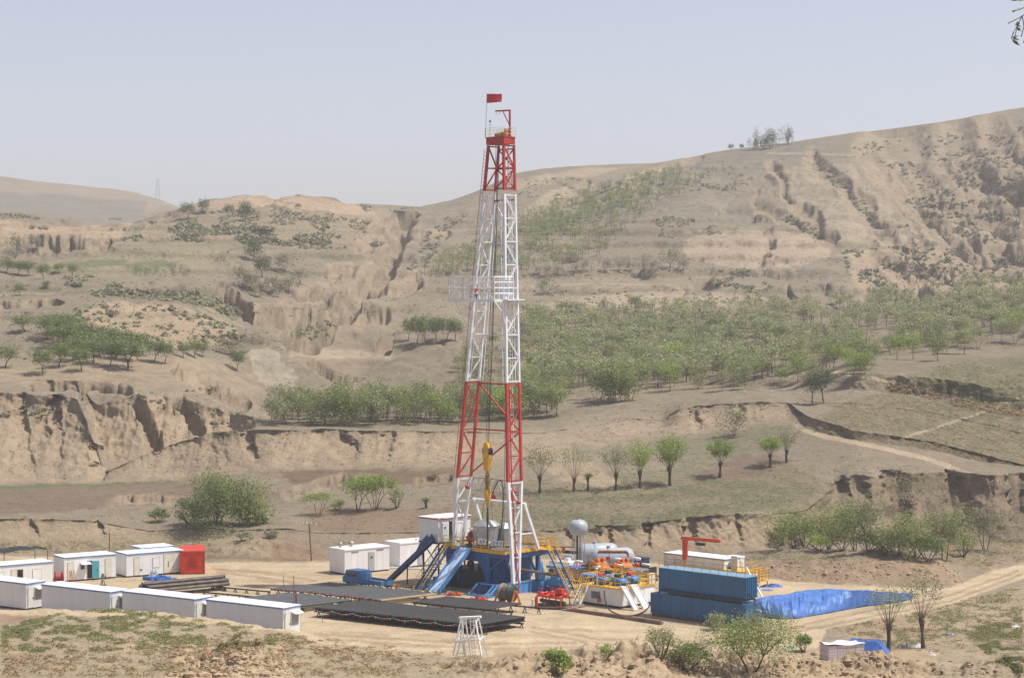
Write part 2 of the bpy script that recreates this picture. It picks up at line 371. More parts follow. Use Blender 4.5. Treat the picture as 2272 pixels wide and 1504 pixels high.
# steep ground is rough: push it along its normal
def roughen(seed, amp):
    global TX, TD, TZ
    P = np.stack([TX, TD, TZ], -1); dr = np.gradient(P, axis=0); dc = np.gradient(P, axis=1); nn = np.cross(dc, dr)
    nn /= np.linalg.norm(nn, axis=-1, keepdims=True) + 1e-9; nn *= np.sign(nn[..., 2:3] + 1e-6)
    st = np.clip((.86 - nn[..., 2]) / .35, 0, 1) * (1 - padm) * (TK[:, None] > 5)
    kk = np.clip(TD / 330, .8, 2.2); u = (TX + .55 * TD) / kk; z = TZ / kk
    ds = kk * (.75 * fbm(u / 3.2, z / 3.2, seed, 4) + .32 * fbm(u / .9, z / .9, seed + 5, 3) - 1.3 * np.clip(ridged(u / 2.6, z / 11, seed + 9, 3) - .72, 0, 1) - .7 * np.clip(vn(u / 2.2, z / 1.8, seed + 3) - .7, 0, 1))
    P = P + nn * (ds * st * amp)[..., None]; TX, TD, TZ = P[..., 0], P[..., 1], P[..., 2]
    return st
STEEP = roughen(201, 1.1)
PY = 650 + F * (HC - TZ) / TD
# ---- ground colours (own colour of soil, grass, crops; shade painted on the right field wall)
SOIL = np.array([.335, .268, .200])
C = np.empty((NR, NC, 3)); C[:] = SOIL
V = np.full((NR, NC), .32) + .16 * np.clip((TK - 11) / 3., 0, 1)[:, None]
tint = fbm(TX / 40, TD / 60, 71, 4)
C *= (1 + .14 * tint)[..., None]
pwx = PX + fbm(PX / 30, PY / 16, 63, 4) * 16; pwy = PY + fbm(PX / 30, PY / 16, 69, 4) * 8
def poly(pts, feather=6, k0=0, k1=30, warp=1.0):
    xs = [p[0] for p in pts]
    ci = np.where((cols > min(xs) - 30) & (cols < max(xs) + 30))[0]; ri = np.where((TK >= k0) & (TK <= k1))[0]
    s = np.ix_(ri, ci)
    x = PX[s] + (pwx[s] - PX[s]) * warp; y = PY[s] + (pwy[s] - PY[s]) * warp
    ins = np.zeros(x.shape, bool); n = len(pts)
    for i in range(n):
        (ax, ay), (bx, by) = pts[i], pts[(i + 1) % n]
        c = ((ay > y) != (by > y)); ins ^= c & (x < (bx - ax) * (y - ay) / ((by - ay) or 1e-9) + ax)
    d = segd(x, y, list(pts) + [pts[0]])
    return s, np.clip(.5 + np.where(ins, d, -d) / feather, 0, 1)
def paint(pts, col=None, veg=None, a=1.0, **kw):
    s, m = poly(pts, **kw); m = m * a
    if col is not None: C[s] = C[s] * (1 - m[..., None]) + np.array(col) * m[..., None] * (1 + .1 * tint[s])[..., None]
    if veg is not None: V[s] = V[s] * (1 - m) + veg * m
def stroke(pts, w, col, a=1.0, k0=0, k1=30, veg=0.0, warp=.5):
    xs = [p[0] for p in pts]
    ci = np.where((cols > min(xs) - 30) & (cols < max(xs) + 30))[0]; ri = np.where((TK >= k0) & (TK <= k1))[0]
    s = np.ix_(ri, ci)
    x = PX[s] + (pwx[s] - PX[s]) * warp * .4; y = PY[s] + (pwy[s] - PY[s]) * warp * .4
    m = np.clip((1.3 - segd(x, y, pts) / w) * 1.6, 0, 1) * a
    C[s] = C[s] * (1 - m[..., None]) + np.array(col) * m[..., None]; V[s] = V[s] * (1 - m) + veg * m
PALE = (.47, .365, .255); STRAW = (.40, .315, .215); BROWN = (.235, .165, .115); RED = (.27, .20, .15); GREY = (.30, .265, .20)
PADC = (.56, .435, .30)
paint([(-650, 1360), (-650, 1560), (2900, 1560), (2900, 1440), (1800, 1475), (1000, 1455), (700, 1425), (640, 1403), (430, 1372), (260, 1350), (85, 1354)], STRAW, .2, k1=3)
paint([(-60, 1392), (60, 1375), (180, 1352), (290, 1348), (420, 1372), (560, 1390), (540, 1405), (380, 1398), (300, 1392), (150, 1418), (20, 1425), (-60, 1420)], None, .5, k1=3)
paint([(-60, 1350), (90, 1352), (110, 1362), (60, 1376), (-60, 1392)], (.36, .24, .16), .05, k1=3)
paint([(300, 1395), (620, 1405), (640, 1425), (420, 1430), (100, 1440), (0, 1430)], None, .42, k1=3)
paint([(2060, 1350), (2272, 1300), (2400, 1290), (2400, 1500), (2080, 1460), (1990, 1400)], STRAW, .5, k1=5)
paint([(2130, 1400), (2272, 1370), (2400, 1360), (2400, 1500), (2220, 1470), (2180, 1440)], None, .72, k1=5)
paint([(1850, 1395), (2080, 1355), (2110, 1400), (2000, 1440), (1900, 1420)], (.40, .30, .20), .38, k1=5)
paint([(-700, 1228), (0, 1234), (460, 1249), (700, 1248), (930, 1235), (1450, 1248), (1640, 1276), (1750, 1289), (2000, 1303), (2110, 1306), (2190, 1272), (2272, 1250), (2900, 1200),
       (2900, 1260), (2272, 1285), (2090, 1350), (1840, 1396), (1800, 1470), (1500, 1462), (1000, 1458), (700, 1427), (640, 1405), (430, 1380), (260, 1372), (0, 1365), (-700, 1365)], PADC, 0, k1=5, feather=4, warp=.4)
paint([(1090, 1440), (1300, 1440), (1500, 1450), (1700, 1450), (1850, 1440), (2080, 1440), (2090, 1520), (1090, 1520)], (.45, .335, .225), .12, k0=0, k1=4)
paint([(400, 1440), (620, 1430), (660, 1520), (350, 1520)], (.50, .375, .25), .04, k1=3)
for yy, xx, ww in ((1412, 1150, 170), (1425, 1050, 140), (1398, 1270, 90), (1435, 900, 150), (1408, 800, 120), (1290, 620, 100), (1270, 560, 140)):
    stroke([(xx - ww / 2, yy - 3), (xx + ww / 2, yy + 4)], 4, (.40, .29, .19), .55, k0=4, k1=4, warp=1.5)
    stroke([(xx - ww / 2 + 30, yy + 6), (xx + ww / 2, yy + 10)], 3, (.62, .49, .34), .5, k0=4, k1=4, warp=1.5)
for q_ in ([(470, 1262), (600, 1275), (700, 1290)], [(480, 1270), (590, 1284), (660, 1298)], [(1180, 1392), (1330, 1420), (1480, 1428), (1620, 1415), (1780, 1390), (1900, 1362), (2100, 1325), (2260, 1268)], [(1180, 1404), (1330, 1430), (1480, 1438), (1640, 1424), (1790, 1400), (1920, 1372), (2110, 1336), (2268, 1276)], [(720, 1420), (900, 1432), (1100, 1440), (1300, 1436)], [(700, 1408), (880, 1420), (1080, 1430), (1280, 1428)]):
    stroke(q_, 2.6, (.40, .29, .195), .75, k0=3, k1=5, warp=.8)
paint([(450, 1215), (560, 1196), (700, 1215), (730, 1250), (450, 1252)], (.33, .23, .155), .03, k0=5, k1=6)
paint([(-650, 1150), (250, 1155), (600, 1200), (600, 1235), (0, 1232), (-650, 1232)], STRAW, .38, k0=5, k1=7)
paint([(1640, 1240), (2100, 1240), (2150, 1300), (1750, 1295)], (.40, .285, .195), .25, k0=5, k1=6)
paint([(1640, 1225), (2000, 1222), (2100, 1240), (1800, 1252), (1640, 1248)], None, .5, k0=5, k1=7)
paint([(2050, 1215), (2272, 1195), (2400, 1195), (2400, 1240), (2272, 1245), (2150, 1265)], (.37, .28, .19), .55, k0=5, k1=7)
# fields in the middle ground
paint([(-650, 1080), (0, 1082), (400, 1070), (600, 1082), (640, 1100), (440, 1105), (300, 1122), (0, 1145), (-650, 1150)], RED, .12, k0=7, k1=9)
paint([(-650, 1075), (0, 1076), (400, 1066), (400, 1074), (0, 1086)], (.25, .24, .14), .7, k0=8, k1=10, feather=3)
paint([(600, 1040), (1010, 1040), (1010, 1075), (700, 1085), (640, 1070)], BROWN, .22, k0=8, k1=10)
paint([(680, 1125), (1000, 1130), (1010, 1178), (680, 1180)], (.31, .22, .155), .35, k0=6, k1=8)
paint([(1010, 1080), (1760, 1030), (1860, 1080), (1800, 1130), (1600, 1145), (1300, 1175), (1010, 1180)], (.305, .245, .165), .55, k0=7, k1=9)
for p in ([(1150, 1130), (1290, 1150), (1420, 1172)], [(1180, 1105), (1300, 1110), (1480, 1100)], [(1500, 1085), (1620, 1100), (1760, 1110)], [(1560, 1065), (1700, 1085), (1800, 1090)], [(1480, 1140), (1640, 1120), (1740, 1125)], [(1230, 1168), (1450, 1152), (1600, 1140)]):
    s_ = p; paint([(x, y - 9) for x, y in s_] + [(x, y + 9) for x, y in reversed(s_)], (.25, .235, .14), .72, .8, k0=7, k1=9)
paint([(1560, 1050), (1640, 1005), (1720, 1005), (1770, 1025), (1690, 1060), (1600, 1072)], RED, .08, k0=7, k1=10)
paint([(1330, 1050), (1470, 1040), (1560, 960), (1700, 940), (1770, 935), (1720, 990), (1560, 1040), (1450, 1075)], (.28, .25, .165), .5, .8, k0=8, k1=10)
paint([(1150, 1000), (1250, 990), (1380, 1070), (1340, 1085), (1230, 1060)], (.44, .34, .235), .05, k0=8, k1=10)
paint([(1780, 935), (1900, 885), (2000, 858), (2120, 885), (2272, 915), (2500, 930), (2500, 1060), (2272, 1045), (2080, 1000), (1960, 960)], (.31, .245, .165), .62, k0=10, k1=13)
paint([(1985, 850), (2080, 808), (2272, 792), (2500, 790), (2500, 905), (2272, 905), (2160, 900), (2050, 875)], (.29, .25, .16), .66, k0=11, k1=15, feather=26)
paint([(1980, 858), (2060, 880), (2150, 905), (2272, 930), (2272, 916), (2160, 892), (2050, 866)], (.22, .18, .14), .15, k0=10, k1=14, feather=3)
# wood floor and slopes
paint([(1000, 890), (1260, 870), (1500, 880), (1800, 870), (1960, 850), (2100, 800), (2272, 790), (2272, 640), (2000, 655), (1700, 690), (1300, 690), (1150, 690), (900, 700), (880, 760)], (.315, .25, .185), .25, k0=11, k1=17)
paint([(560, 925), (1020, 925), (1260, 905), (1250, 950), (1000, 950), (560, 948)], (.30, .25, .175), .3, k0=10, k1=12)
paint([(640, 760), (700, 720), (900, 660), (1010, 640), (1010, 690), (880, 780), (760, 840), (640, 800)], (.335, .265, .19), .2, k0=12, k1=16)
paint([(1150, 690), (1300, 655), (1500, 640), (1700, 655), (1690, 690), (1400, 690)], (.47, .365, .265), .12, k0=15, k1=18)
paint([(1140, 640), (1180, 600), (1500, 600), (1640, 620), (1700, 640), (1480, 640), (1300, 650)], (.36, .285, .205), .3, k0=15, k1=18)
paint([(1510, 565), (1515, 535), (1580, 515), (1700, 512), (1790, 522), (1840, 545), (1842, 570), (1780, 590), (1700, 600), (1600, 590)], (.49, .375, .28), 0, k0=15, k1=20, feather=4, warp=.5)
paint([(1450, 470), (1500, 440), (1640, 432), (1700, 455), (1780, 500), (1640, 512), (1500, 500)], (.325, .28, .205), .3, k0=16, k1=20, feather=4, warp=.5)
paint([(1180, 500), (1300, 420), (1450, 375), (1600, 340), (1780, 315), (1950, 300), (2272, 240), (2272, 300), (1990, 320), (1880, 345), (1760, 380), (1600, 420), (1300, 500)], GREY, .25, .8, k0=17, k1=21)
paint([(1700, 380), (1880, 360), (2000, 500), (2150, 540), (2000, 560), (1860, 530), (1760, 440)], (.42, .335, .25), .08, k0=16, k1=20)
paint([(1880, 560), (2000, 545), (2272, 560), (2272, 630), (2050, 650), (1900, 640)], (.44, .335, .24), .3, k0=15, k1=19)
paint([(2060, 350), (2200, 300), (2330, 330), (2330, 560), (2200, 540), (2100, 450)], (.30, .235, .17), .45, k0=16, k1=20)
paint([(1145, 395), (1300, 375), (1420, 365), (1300, 392), (1150, 420)], (.46, .36, .26), .05, k0=18, k1=21)
paint([(1160, 480), (1230, 420), (1330, 405), (1330, 425), (1240, 460), (1180, 490)], (.50, .40, .29), .1, k0=17, k1=21)
paint([(800, 455), (930, 460), (1070, 425), (1140, 440), (1060, 500), (920, 600), (880, 560), (870, 490)], (.33, .27, .20), .35, k0=16, k1=20)
paint([(420, 450), (540, 436), (660, 430), (760, 445), (850, 470), (860, 490), (700, 470), (600, 462), (430, 465)], (.50, .375, .265), .02, k0=18, k1=21, feather=3)
paint([(270, 535), (340, 490), (400, 465), (600, 464), (740, 475), (860, 500), (860, 550), (700, 555), (520, 535), (300, 540)], (.40, .31, .22), .55, k0=17, k1=20)
paint([(80, 600), (170, 565), (300, 540), (470, 545), (540, 560), (530, 590), (400, 600), (270, 615), (160, 610)], (.34, .285, .19), .42, k0=14, k1=18)
paint([(90, 598), (170, 580), (280, 575), (280, 592), (170, 595)], (.25, .25, .15), .8, k0=14, k1=18, feather=4)
paint([(275, 588), (360, 580), (400, 595), (300, 605)], (.25, .25, .15), .8, k0=14, k1=18, feather=4)
paint([(0, 485), (100, 500), (260, 500), (300, 490), (260, 530), (60, 530), (0, 560)], (.48, .36, .25), .05, k0=16, k1=20)
paint([(150, 700), (250, 670), (400, 680), (520, 720), (540, 760), (400, 770), (150, 720)], (.49, .37, .255), .3, k0=12, k1=16)
paint([(200, 640), (460, 650), (560, 700), (520, 710), (400, 668), (200, 660)], (.33, .28, .185), .75, k0=13, k1=17)
paint([(0, 790), (300, 790), (540, 800), (600, 880), (400, 860), (0, 850)], (.38, .295, .21), .1, k0=11, k1=14)
paint([(545, 780), (600, 770), (650, 830), (660, 870), (600, 860), (560, 830)], (.47, .39, .30), .0, k0=11, k1=15, feather=4)
paint([(640, 775), (740, 775), (880, 790), (880, 800), (720, 795), (640, 790)], PALE, .05, k0=12, k1=16)
paint([(-650, 380), (0, 375), (200, 400), (380, 450), (300, 480), (0, 440)], (.37, .30, .235), .1, k0=20, k1=24)
paint([(-650, 440), (0, 425), (330, 450), (300, 492), (60, 492), (-600, 490)], (.29, .265, .205), .3, k0=20, k1=24)
PATH = (.56, .44, .31)
stroke([(1765, 938), (1785, 955), (1830, 968), (1900, 982), (1965, 996), (2060, 1018), (2150, 1052), (2272, 1078), (2500, 1110)], 5, PATH, .9, k0=8, k1=10)
stroke([(1845, 826), (1900, 832), (1985, 848)], 4, PATH, .9, k0=11, k1=15)
stroke([(2272, 878), (2180, 915), (2060, 955), (1960, 985)], 3, PATH, .6, k0=10, k1=13)
stroke([(1700, 341), (1800, 343), (1910, 345)], 2, PATH, .6, k0=17, k1=21)
stroke([(1645, 440), (1645, 500), (1650, 545)], 2.4, (.30, .25, .18), .6, k0=16, k1=20)
stroke([(1515, 515), (1640, 512), (1760, 516), (1830, 540), (1842, 562)], 2, (.52, .42, .31), .7, k0=16, k1=20)
stroke([(440, 690), (490, 710), (520, 740)], 6, PALE, .8, k0=12, k1=16)
for q_ in ([(1150, 772), (1240, 778), (1330, 790)], [(1180, 636), (1330, 628), (1500, 632), (1640, 640)], [(0, 655), (110, 650), (200, 640), (330, 648)], [(560, 740), (520, 715), (470, 690), (430, 660)], [(1840, 570), (1900, 560), (2010, 548), (2120, 552)], [(300, 470), (330, 500), (300, 530), (200, 560)], [(640, 800), (760, 792), (880, 796)]):
    stroke(q_, 1.8, (.47, .375, .27), .6, k0=11, k1=20, warp=1.2)
m_ = np.clip(BARE, 0, 1)[..., None]
C = C * (1 - m_) + np.array([.41, .315, .225]) * (1 + .2 * n2)[..., None] * m_
V = V * (1 - .55 * BARE)
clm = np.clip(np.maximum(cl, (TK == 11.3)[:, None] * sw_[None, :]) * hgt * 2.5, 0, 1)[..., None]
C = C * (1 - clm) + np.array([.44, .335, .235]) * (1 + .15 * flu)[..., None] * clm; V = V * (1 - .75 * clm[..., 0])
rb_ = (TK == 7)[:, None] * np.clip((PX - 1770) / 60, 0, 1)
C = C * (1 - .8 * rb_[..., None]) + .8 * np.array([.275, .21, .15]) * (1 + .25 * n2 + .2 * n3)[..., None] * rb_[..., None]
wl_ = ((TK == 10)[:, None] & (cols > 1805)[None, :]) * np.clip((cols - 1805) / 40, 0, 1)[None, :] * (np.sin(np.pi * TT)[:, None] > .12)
C = C * (1 - wl_[..., None]) + np.array([.265, .20, .14]) * (1 + .2 * n2)[..., None] * wl_[..., None]; V = V * (1 - .8 * wl_)  # cut wall below the right fields: soil darkened to paint in its shaded face
C = C * (1 - .10 * STEEP[..., None] * 0) ; C = C * (1 + padm * .16 * fbm(TX / 7, TD / 2.2, 87, 4))[..., None]
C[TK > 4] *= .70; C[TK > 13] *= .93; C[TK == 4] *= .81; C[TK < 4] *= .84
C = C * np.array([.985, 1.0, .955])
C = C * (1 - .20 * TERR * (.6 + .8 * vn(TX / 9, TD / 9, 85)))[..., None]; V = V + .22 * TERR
Vn = np.clip(V, 0, 1)
me = bpy.data.meshes.new('terrain')
co = np.stack([TX, TD, TZ], -1).reshape(-1, 3).astype(np.float32)
me.vertices.add(NR * NC); me.vertices.foreach_set('co', co.ravel())
ii = np.arange(NR * NC).reshape(NR, NC)
quad = np.stack([ii[:-1, :-1], ii[:-1, 1:], ii[1:, 1:], ii[1:, :-1]], -1).reshape(-1, 4).astype(np.int32)
me.loops.add(quad.size); me.loops.foreach_set('vertex_index', quad.ravel())
me.polygons.add(len(quad)); me.polygons.foreach_set('loop_start', np.arange(0, quad.size, 4, dtype=np.int32))
me.polygons.foreach_set('use_smooth', np.ones(len(quad), bool))
me.update(calc_edges=True)
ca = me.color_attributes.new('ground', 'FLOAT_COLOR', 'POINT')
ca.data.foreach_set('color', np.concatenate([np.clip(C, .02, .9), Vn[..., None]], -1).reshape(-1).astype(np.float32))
def ground_mat():
    m = bpy.data.materials.new('loess_ground'); m.use_nodes = True; nt = m.node_tree; N = nt.nodes.new; lk = nt.links.new
    b = nt.nodes['Principled BSDF']; b.inputs['Roughness'].default_value = .95; b.inputs['Specular IOR Level'].default_value = .1
    at_ = N('ShaderNodeAttribute'); at_.attribute_name = 'ground'
    tc = N('ShaderNodeTexCoord')
    def noise(scale, det, rough=.6):
        n = N('ShaderNodeTexNoise'); n.inputs['Scale'].default_value = scale; n.inputs['Detail'].default_value = det
        n.inputs['Roughness'].default_value = rough; lk(tc.outputs['Object'], n.inputs['Vector']); return n
    def math_(op, a, b_=None, clamp=False):
        n = N('ShaderNodeMath'); n.operation = op; n.use_clamp = clamp
        for i, q in enumerate((a, b_)):
            if q is None: continue
            if isinstance(q, (int, float)): n.inputs[i].default_value = q
            else: lk(q, n.inputs[i])
        return n.outputs[0]
    a = noise(.35, 8, .7); g = noise(1.1, 7, .75); big = noise(.05, 5)
    v1 = math_('ADD', math_('MULTIPLY', a.outputs['Fac'], .95), math_('MULTIPLY', big.outputs['Fac'], .45))
    v1 = math_('ADD', v1, math_('MULTIPLY', noise(3.2, 4, .7).outputs['Fac'], 1.0))
    f = math_('ADD', v1, -.20)
    mul = N('ShaderNodeMix'); mul.data_type = 'RGBA'; mul.blend_type = 'MULTIPLY'; mul.inputs['Factor'].default_value = 1
    cmb = N('ShaderNodeCombineColor')
    for i in range(3): lk(f, cmb.inputs[i])
    lk(at_.outputs['Color'], mul.inputs[6]); lk(cmb.outputs[0], mul.inputs[7])
    # tufts of grass where the veg value is high
    mixn = math_('ADD', math_('MULTIPLY', g.outputs['Fac'], .55), math_('MULTIPLY', a.outputs['Fac'], .45))
    th = math_('SUBTRACT', 0.655, math_('MULTIPLY', at_.outputs['Alpha'], .24))
    fac = math_('MULTIPLY', math_('SUBTRACT', mixn, th), 11.0, True)
    fac = math_('MULTIPLY', fac, .78)
    gr = N('ShaderNodeValToRGB'); lk(noise(.6, 4).outputs['Fac'], gr.inputs[0])
    gr.color_ramp.elements[0].position = .35; gr.color_ramp.elements[0].color = (.135, .15, .075, 1)
    gr.color_ramp.elements[1].position = .65; gr.color_ramp.elements[1].color = (.215, .215, .12, 1)
    mx = N('ShaderNodeMix'); mx.data_type = 'RGBA'; lk(fac, mx.inputs['Factor']); lk(mul.outputs[2], mx.inputs[6]); lk(gr.outputs[0], mx.inputs[7])
    lk(mx.outputs[2], b.inputs['Base Color'])
    bp = N('ShaderNodeBump'); bp.inputs['Strength'].default_value = .8; bp.inputs['Distance'].default_value = .55
    hh = math_('ADD', math_('MULTIPLY', g.outputs['Fac'], .6), math_('MULTIPLY', a.outputs['Fac'], .8)); hh = math_('ADD', hh, math_('MULTIPLY', fac, .35))
    lk(hh, bp.inputs['Height']); lk(bp.outputs[0], b.inputs['Normal'])
    return m
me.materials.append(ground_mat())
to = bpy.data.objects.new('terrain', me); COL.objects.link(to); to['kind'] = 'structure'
to['label'] = 'dry loess hills, gullies and levelled earth pad'
# ---- queries on the ground
RUNMIN = np.minimum.accumulate(PY[20:], axis=0)
def pick(px, py):
    "nearest ground point seen at photo pixel"
    c = int(np.argmin(np.abs(cols - px))); rm = RUNMIN[:, c]
    r = int(np.searchsorted(-rm, -py)) + 20
    r = min(r, NR - 1); r0 = max(r - 1, 0)
    a, b = PY[r0, c], PY[r, c]; t = 0 if a == b else min(1, max(0, (a - py) / (a - b)))
    D = TD[r0, c] * (1 - t) + TD[r, c] * t
    return Vector(((px - CX) / F * D, D, TZ[r0, c] * (1 - t) + TZ[r, c] * t))
def gz(x, y):
    px = CX + F * x / y; c = int(np.argmin(np.abs(cols - px)))
    o = np.argsort(TD[:, c]); return float(np.interp(y, TD[o, c], TZ[o, c]))
# ================================================================ plants
def leaf_mat(name, col, var=.35, trans=.3):
    m = bpy.data.materials.new(name); m.use_nodes = True; nt = m.node_tree; N = nt.nodes.new; lk = nt.links.new
    nt.nodes.remove(nt.nodes['Principled BSDF'])
    oi = N('ShaderNodeObjectInfo'); ge = N('ShaderNodeNewGeometry')
    no = N('ShaderNodeTexNoise'); no.inputs['Scale'].default_value = 1.3; no.inputs['Detail'].default_value = 3
    lk(ge.outputs['Position'], no.inputs['Vector'])
    ad = N('ShaderNodeMath'); ad.operation = 'MULTIPLY_ADD'; ad.inputs[1].default_value = .45
    lk(oi.outputs['Random'], ad.inputs[0]); lk(no.outputs['Fac'], ad.inputs[2])
    ri = N('ShaderNodeMath'); ri.operation = 'MULTIPLY_ADD'; ri.inputs[1].default_value = .35; lk(ge.outputs['Random Per Island'], ri.inputs[0]); lk(ad.outputs[0], ri.inputs[2])
    rp = N('ShaderNodeValToRGB'); lk(ri.outputs[0], rp.inputs[0])
    rp.color_ramp.elements[0].position = .45; rp.color_ramp.elements[1].position = 1.25 if False else 1.0
    rp.color_ramp.elements[0].color = (*[c * (1 - var) for c in col], 1)
    rp.color_ramp.elements[1].color = (col[0] * (1 + var * 1.1), col[1] * (1 + var * .9), col[2] * (1 + var * .5), 1)
    d = N('ShaderNodeBsdfDiffuse'); t = N('ShaderNodeBsdfTranslucent'); mx = N('ShaderNodeMixShader'); mx.inputs[0].default_value = trans
    lk(rp.outputs[0], d.inputs[0]); lk(rp.outputs[0], t.inputs[0]); lk(d.outputs[0], mx.inputs[1]); lk(t.outputs[0], mx.inputs[2])
    lk(mx.outputs[0], nt.nodes['Material Output'].inputs[0])
    return m
LM = dict(pale=leaf_mat('leaf_pale', (.25, .275, .155)), olive=leaf_mat('leaf_olive', (.21, .25, .105)), fresh=leaf_mat('leaf_fresh', (.235, .315, .09)),
          dark=leaf_mat('leaf_dark', (.105, .145, .07)), grey=leaf_mat('leaf_grey', (.23, .235, .16)), mid=leaf_mat('leaf_mid', (.155, .20, .085)),
          scrub=leaf_mat('leaf_scrub', (.23, .235, .16), .25, .25), dry=leaf_mat('leaf_dry', (.30, .215, .135), .3, .2), shade=leaf_mat('leaf_shade', (.115, .15, .068)), grass=leaf_mat('leaf_grass', (.18, .195, .09), .35, .25))
BARK = mat('bark', (.17, .135, .10), .9, dirt=.3, scale=4); BARKD = mat('bark_dark', (.10, .08, .062), .9, dirt=.3, scale=4)
class Leaves:
    def __init__(s, seed): s.r = np.random.default_rng(seed); s.v = []
    def quads(s, P, size, up=.4, aspect=1.0):
        "P: n x 3 centres"
        n = len(P); r = s.r
        nrm = r.normal(size=(n, 3)); nrm[:, 2] = np.abs(nrm[:, 2]) + up; nrm /= np.linalg.norm(nrm, axis=1)[:, None]
        t = r.normal(size=(n, 3)); t -= (t * nrm).sum(1)[:, None] * nrm; t /= np.linalg.norm(t, axis=1)[:, None]
        b = np.cross(nrm, t); sz = size * r.uniform(.55, 1.3, n)[:, None] / 2
        k = r.uniform(.3, .8, n)[:, None]
        a = P - t * sz * aspect; c = P + t * sz * aspect
        s.v.append(np.stack([a - b * sz * k, P - b * sz * .9 + t * sz * .2, c + b * sz * k * .6, P + b * sz * .9 - t * sz * .3], 1))
    def lobes(s, lobes, n, size, shell=.55, up=.4, flat=None):
        w = np.array([l[3] * l[4] * l[5] for l in lobes]) ** .66; w /= w.sum()
        P = []
        for l, q in zip(lobes, w):
            m = max(3, int(n * q)); d = s.r.normal(size=(m, 3)); d /= np.linalg.norm(d, axis=1)[:, None]
            rad = (shell + (1 - shell) * s.r.random(m)) * s.r.choice([1, .8, 1.12], m)
            P.append(np.array(l[:3]) + d * rad[:, None] * np.array(l[3:6]))
        s.quads(np.concatenate(P), size, up)
    def mesh(s, name, m):
        V = np.concatenate(s.v).reshape(-1, 3).astype(np.float32); n = len(V) // 4
        me = bpy.data.meshes.new(name); me.vertices.add(len(V)); me.vertices.foreach_set('co', V.ravel())
        me.loops.add(4 * n); me.loops.foreach_set('vertex_index', np.arange(4 * n, dtype=np.int32))
        me.polygons.add(n); me.polygons.foreach_set('loop_start', np.arange(0, 4 * n, 4, dtype=np.int32))
        me.update(calc_edges=True); me.materials.append(m); return me
def limb(mb, p, d, L, r, rng, n=4, bend=.25, r2=.4, k=5):
    p = Vector(p); d = Vector(d).normalized()
    for i in range(n):
        d = (d + Vector((rng.uniform(-bend, bend), rng.uniform(-bend, bend), rng.uniform(-bend * .5, bend))) * .6).normalized()
        q = p + d * (L / n); a = r * (1 - (1 - r2) * i / n); b = r * (1 - (1 - r2) * (i + 1) / n)
        mb.tube(p, q, a, k, b, caps=(i == n - 1)); p = q
    return p, d
def wild_tree(seed, h, w, trunk_h, stems=1, n=300, leaf=.3, crown_h=None, flat=.45, lobes=7, spread=.5, bark=None, tr=.09, low=0.0, sub=2):
    "trunk mesh + crown mesh builders; local origin at the ground"
    rng = random.Random(seed); T = MB(); lv = Leaves(seed); LB = []
    ch = crown_h or (h - trunk_h)
    ends = []
    for s in range(stems):
        a = rng.uniform(0, 6.28); sp = spread * (.25 if stems == 1 else .55)
        p, d = limb(T, (math.cos(a) * tr * (stems > 1) * 2.2, math.sin(a) * tr * (stems > 1) * 2.2, -.25), (math.cos(a) * sp, math.sin(a) * sp, 1), trunk_h + .25, tr * (1.2 if stems == 1 else .85), rng, 4, .22, .7, 6)
        for b in range(sub if stems > 1 else sub + 1):
            a2 = a + b * 6.28 / (sub + (stems == 1)) + rng.uniform(-.5, .5)
            e, _ = limb(T, p, (math.cos(a2) * .9 + d.x, math.sin(a2) * .9 + d.y, 1.1), ch * rng.uniform(.5, .75), tr * .55, rng, 3, .3, .3, 5)
            ends.append(e)
    for e in ends:
        LB.append((e.x, e.y, min(e.z, h - ch * .2), w * rng.uniform(.2, .3), w * rng.uniform(.2, .3), ch * flat * rng.uniform(.5, .8)))
    for i in range(lobes):
        a = i * 2.4 + rng.uniform(-.4, .4); q = math.sqrt((i + .5) / lobes) * w / 2 * .72
        zc = h - ch * (.3 + low * rng.random()) - (q / w) ** 2 * ch * .6 + rng.uniform(-.1, .1) * ch
        LB.append((math.cos(a) * q, math.sin(a) * q, zc, w * rng.uniform(.15, .26), w * rng.uniform(.15, .26), ch * flat * rng.uniform(.35, .7)))
    lv.lobes(LB, n, leaf, .45)
    return T, lv
def bush_mesh(seed, h, w, n=300, leaf=.25, lobes=8, stems=5):
    rng = random.Random(seed); T = MB(); lv = Leaves(seed); LB = []
    for i in range(stems):
        a = rng.uniform(0, 6.28)
        limb(T, (0, 0, -.15), (math.cos(a) * .7 * w / h, math.sin(a) * .7 * w / h, 1), h * rng.uniform(.7, .95), .03 + .012 * h, rng, 4, .3, .3, 4)
    for i in range(lobes):
        a = i * 2.4; q = math.sqrt((i + .3) / lobes) * w * .36; zc = h * (.62 - .45 * (q / w * 2) ** 2 + rng.uniform(-.15, .2))
        LB.append((math.cos(a) * q, math.sin(a) * q, max(zc, h * .2), w * rng.uniform(.14, .24), w * rng.uniform(.14, .24), h * rng.uniform(.16, .3)))
    lv.lobes(LB, n, leaf, .35)
    return T, lv
